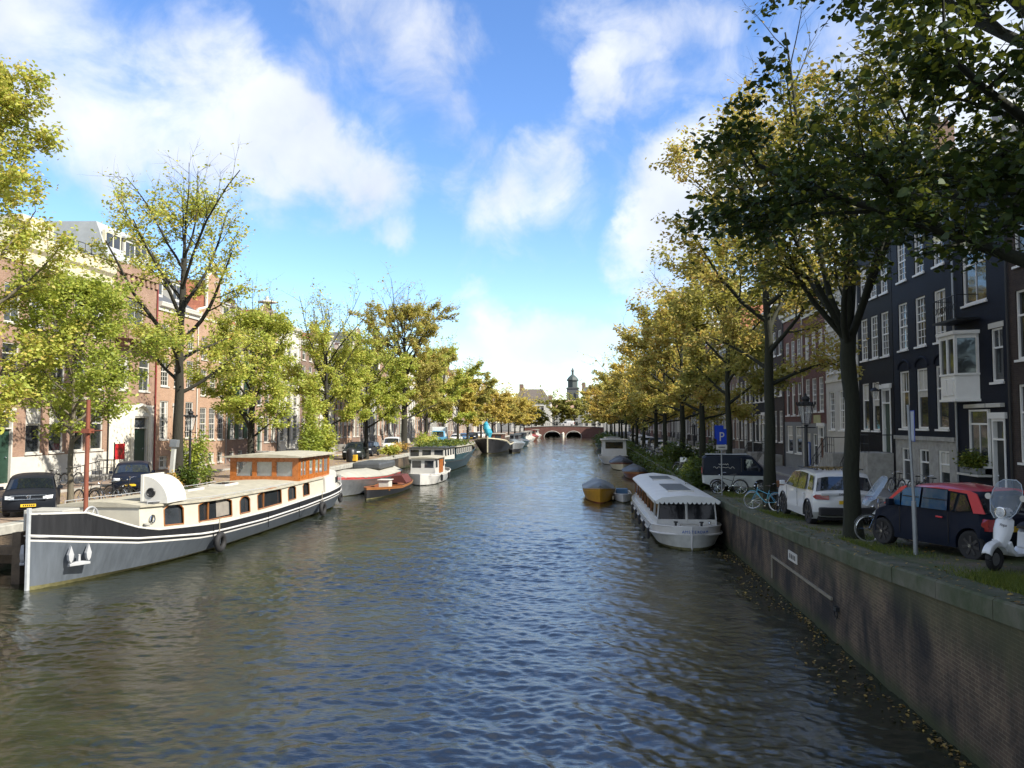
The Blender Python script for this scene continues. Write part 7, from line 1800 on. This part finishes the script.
def scatter(name, pos, ls, tint, seed, m, flat=.12):
    g = np.random.default_rng(seed); me = leaf_mesh(name, pos, ls, tint, seed, m, flat)
    return kind(link(name, me), 'stuff')
g = np.random.default_rng(77)
n = 16000; yy = 43 + 85 * g.random(n) ** 1.3; u = g.random(n); xx = XR - .35 + u * 1.7 + g.normal(0, .1, n); zz = np.array([zr(y) for y in yy]) - np.where(xx < XR + .1, g.random(n) * 1.4, -.05 - .25 * g.random(n) * (1 + np.sin(yy * .9)))
scatter('ivy_bank', np.stack([xx, yy, zz], -1), .24, g.random(n) * .6, 78, L_SHRUB, .6)
# grass in the verge near us
n = 9000; yy = 11 + 34 * g.random(n); xx = 6.68 + 1.1 * g.random(n) ** 2; keep = (np.sin(xx * 3 + yy * 1.3) + np.sin(yy * .7) + g.normal(0, .5, n)) > .35; xx, yy = xx[keep], yy[keep]
gp = np.stack([xx, yy, np.array([zr(y) for y in yy]) + .01], -1)
def grass(name, pos, seed, hgt):
    q = np.random.default_rng(seed); k = len(pos); a = q.random(k) * 2 * PI; h = hgt * (.4 + q.random(k)); v = np.empty((k, 3, 3)); d = np.stack([np.cos(a), np.sin(a), np.zeros(k)], -1) * .006
    v[:, 0] = pos - d; v[:, 1] = pos + d; v[:, 2] = pos + q.normal(0, .4, (k, 3)) * h[:, None] * np.array([1, 1, 0]) + np.stack([np.zeros(k), np.zeros(k), h], -1)
    me = bpy.data.meshes.new(name); me.vertices.add(k * 3); me.vertices.foreach_set('co', v.reshape(-1).astype(np.float32)); me.loops.add(k * 3); me.loops.foreach_set('vertex_index', np.arange(k * 3, dtype=np.int32)); me.polygons.add(k); me.polygons.foreach_set('loop_start', (np.arange(k) * 3).astype(np.int32)); me.update(calc_edges=True)
    at = me.attributes.new('tint', 'FLOAT', 'FACE'); at.data.foreach_set('value', (q.random(k) * .6 + .3).astype(np.float32)); me.materials.append(L_SHRUB)
    return kind(link(name, me), 'stuff')
q = np.random.default_rng(5)
tuft = np.concatenate([gp, np.stack([q.normal(7.35, .35, 7000), q.normal(13.1, .9, 7000), np.zeros(7000)], -1)]); tuft = tuft[tuft[:, 0] > 6.66]; tuft[:, 2] = [zr(y) for y in tuft[:, 1]]
tuft = np.repeat(tuft, 3, 0); tuft[:, :2] += q.normal(0, .05, (len(tuft), 2))
grass('verge_grass', tuft, 6, .085)
# fallen leaves: on the coping and paving, on the water along the wall, on the offroader's roof
n = 1700; yy = 10 + 40 * g.random(n) ** 1.4; xx = XR + 3.4 * g.random(n) ** 1.4
scatter('fallen_leaves', np.stack([xx, yy, np.array([zr(y) for y in yy]) + .015], -1), .085, .4 + .6 * g.random(n), 81, L_FLOAT)
n = 750; yy = 9 + 24 * g.random(n) ** 1.2; xx = XR - .06 - np.abs(g.normal(0, .5, n)) * (1.1 + .9 * np.sin(yy * .8)); keep = xx > 4.6; xx, yy = xx[keep], yy[keep]; n = len(xx)
scatter('floating_leaves', np.stack([xx, yy, np.full(n, .03)], -1), .085, g.random(n), 82, L_FLOAT, .05)
n = 420; yy = 25.3 + 2.2 * g.random(n); xx = 8.05 + 1.3 * (g.random(n) - .5)
scatter('fallen_leaves', np.stack([xx, yy, np.full(n, zr(26.3) + 1.80) - .03 * np.abs(yy - 25.7)], -1), .08, g.random(n), 83, L_FLOAT, .3)
n = 6000; yy = 30 + 120 * g.random(n) ** 1.5; xx = -21.3 - 6.5 * g.random(n)
scatter('fallen_leaves', np.stack([xx, yy, np.array([zl(y) for y in yy]) + .015], -1), .11, .4 + .6 * g.random(n), 84, L_GOLD)
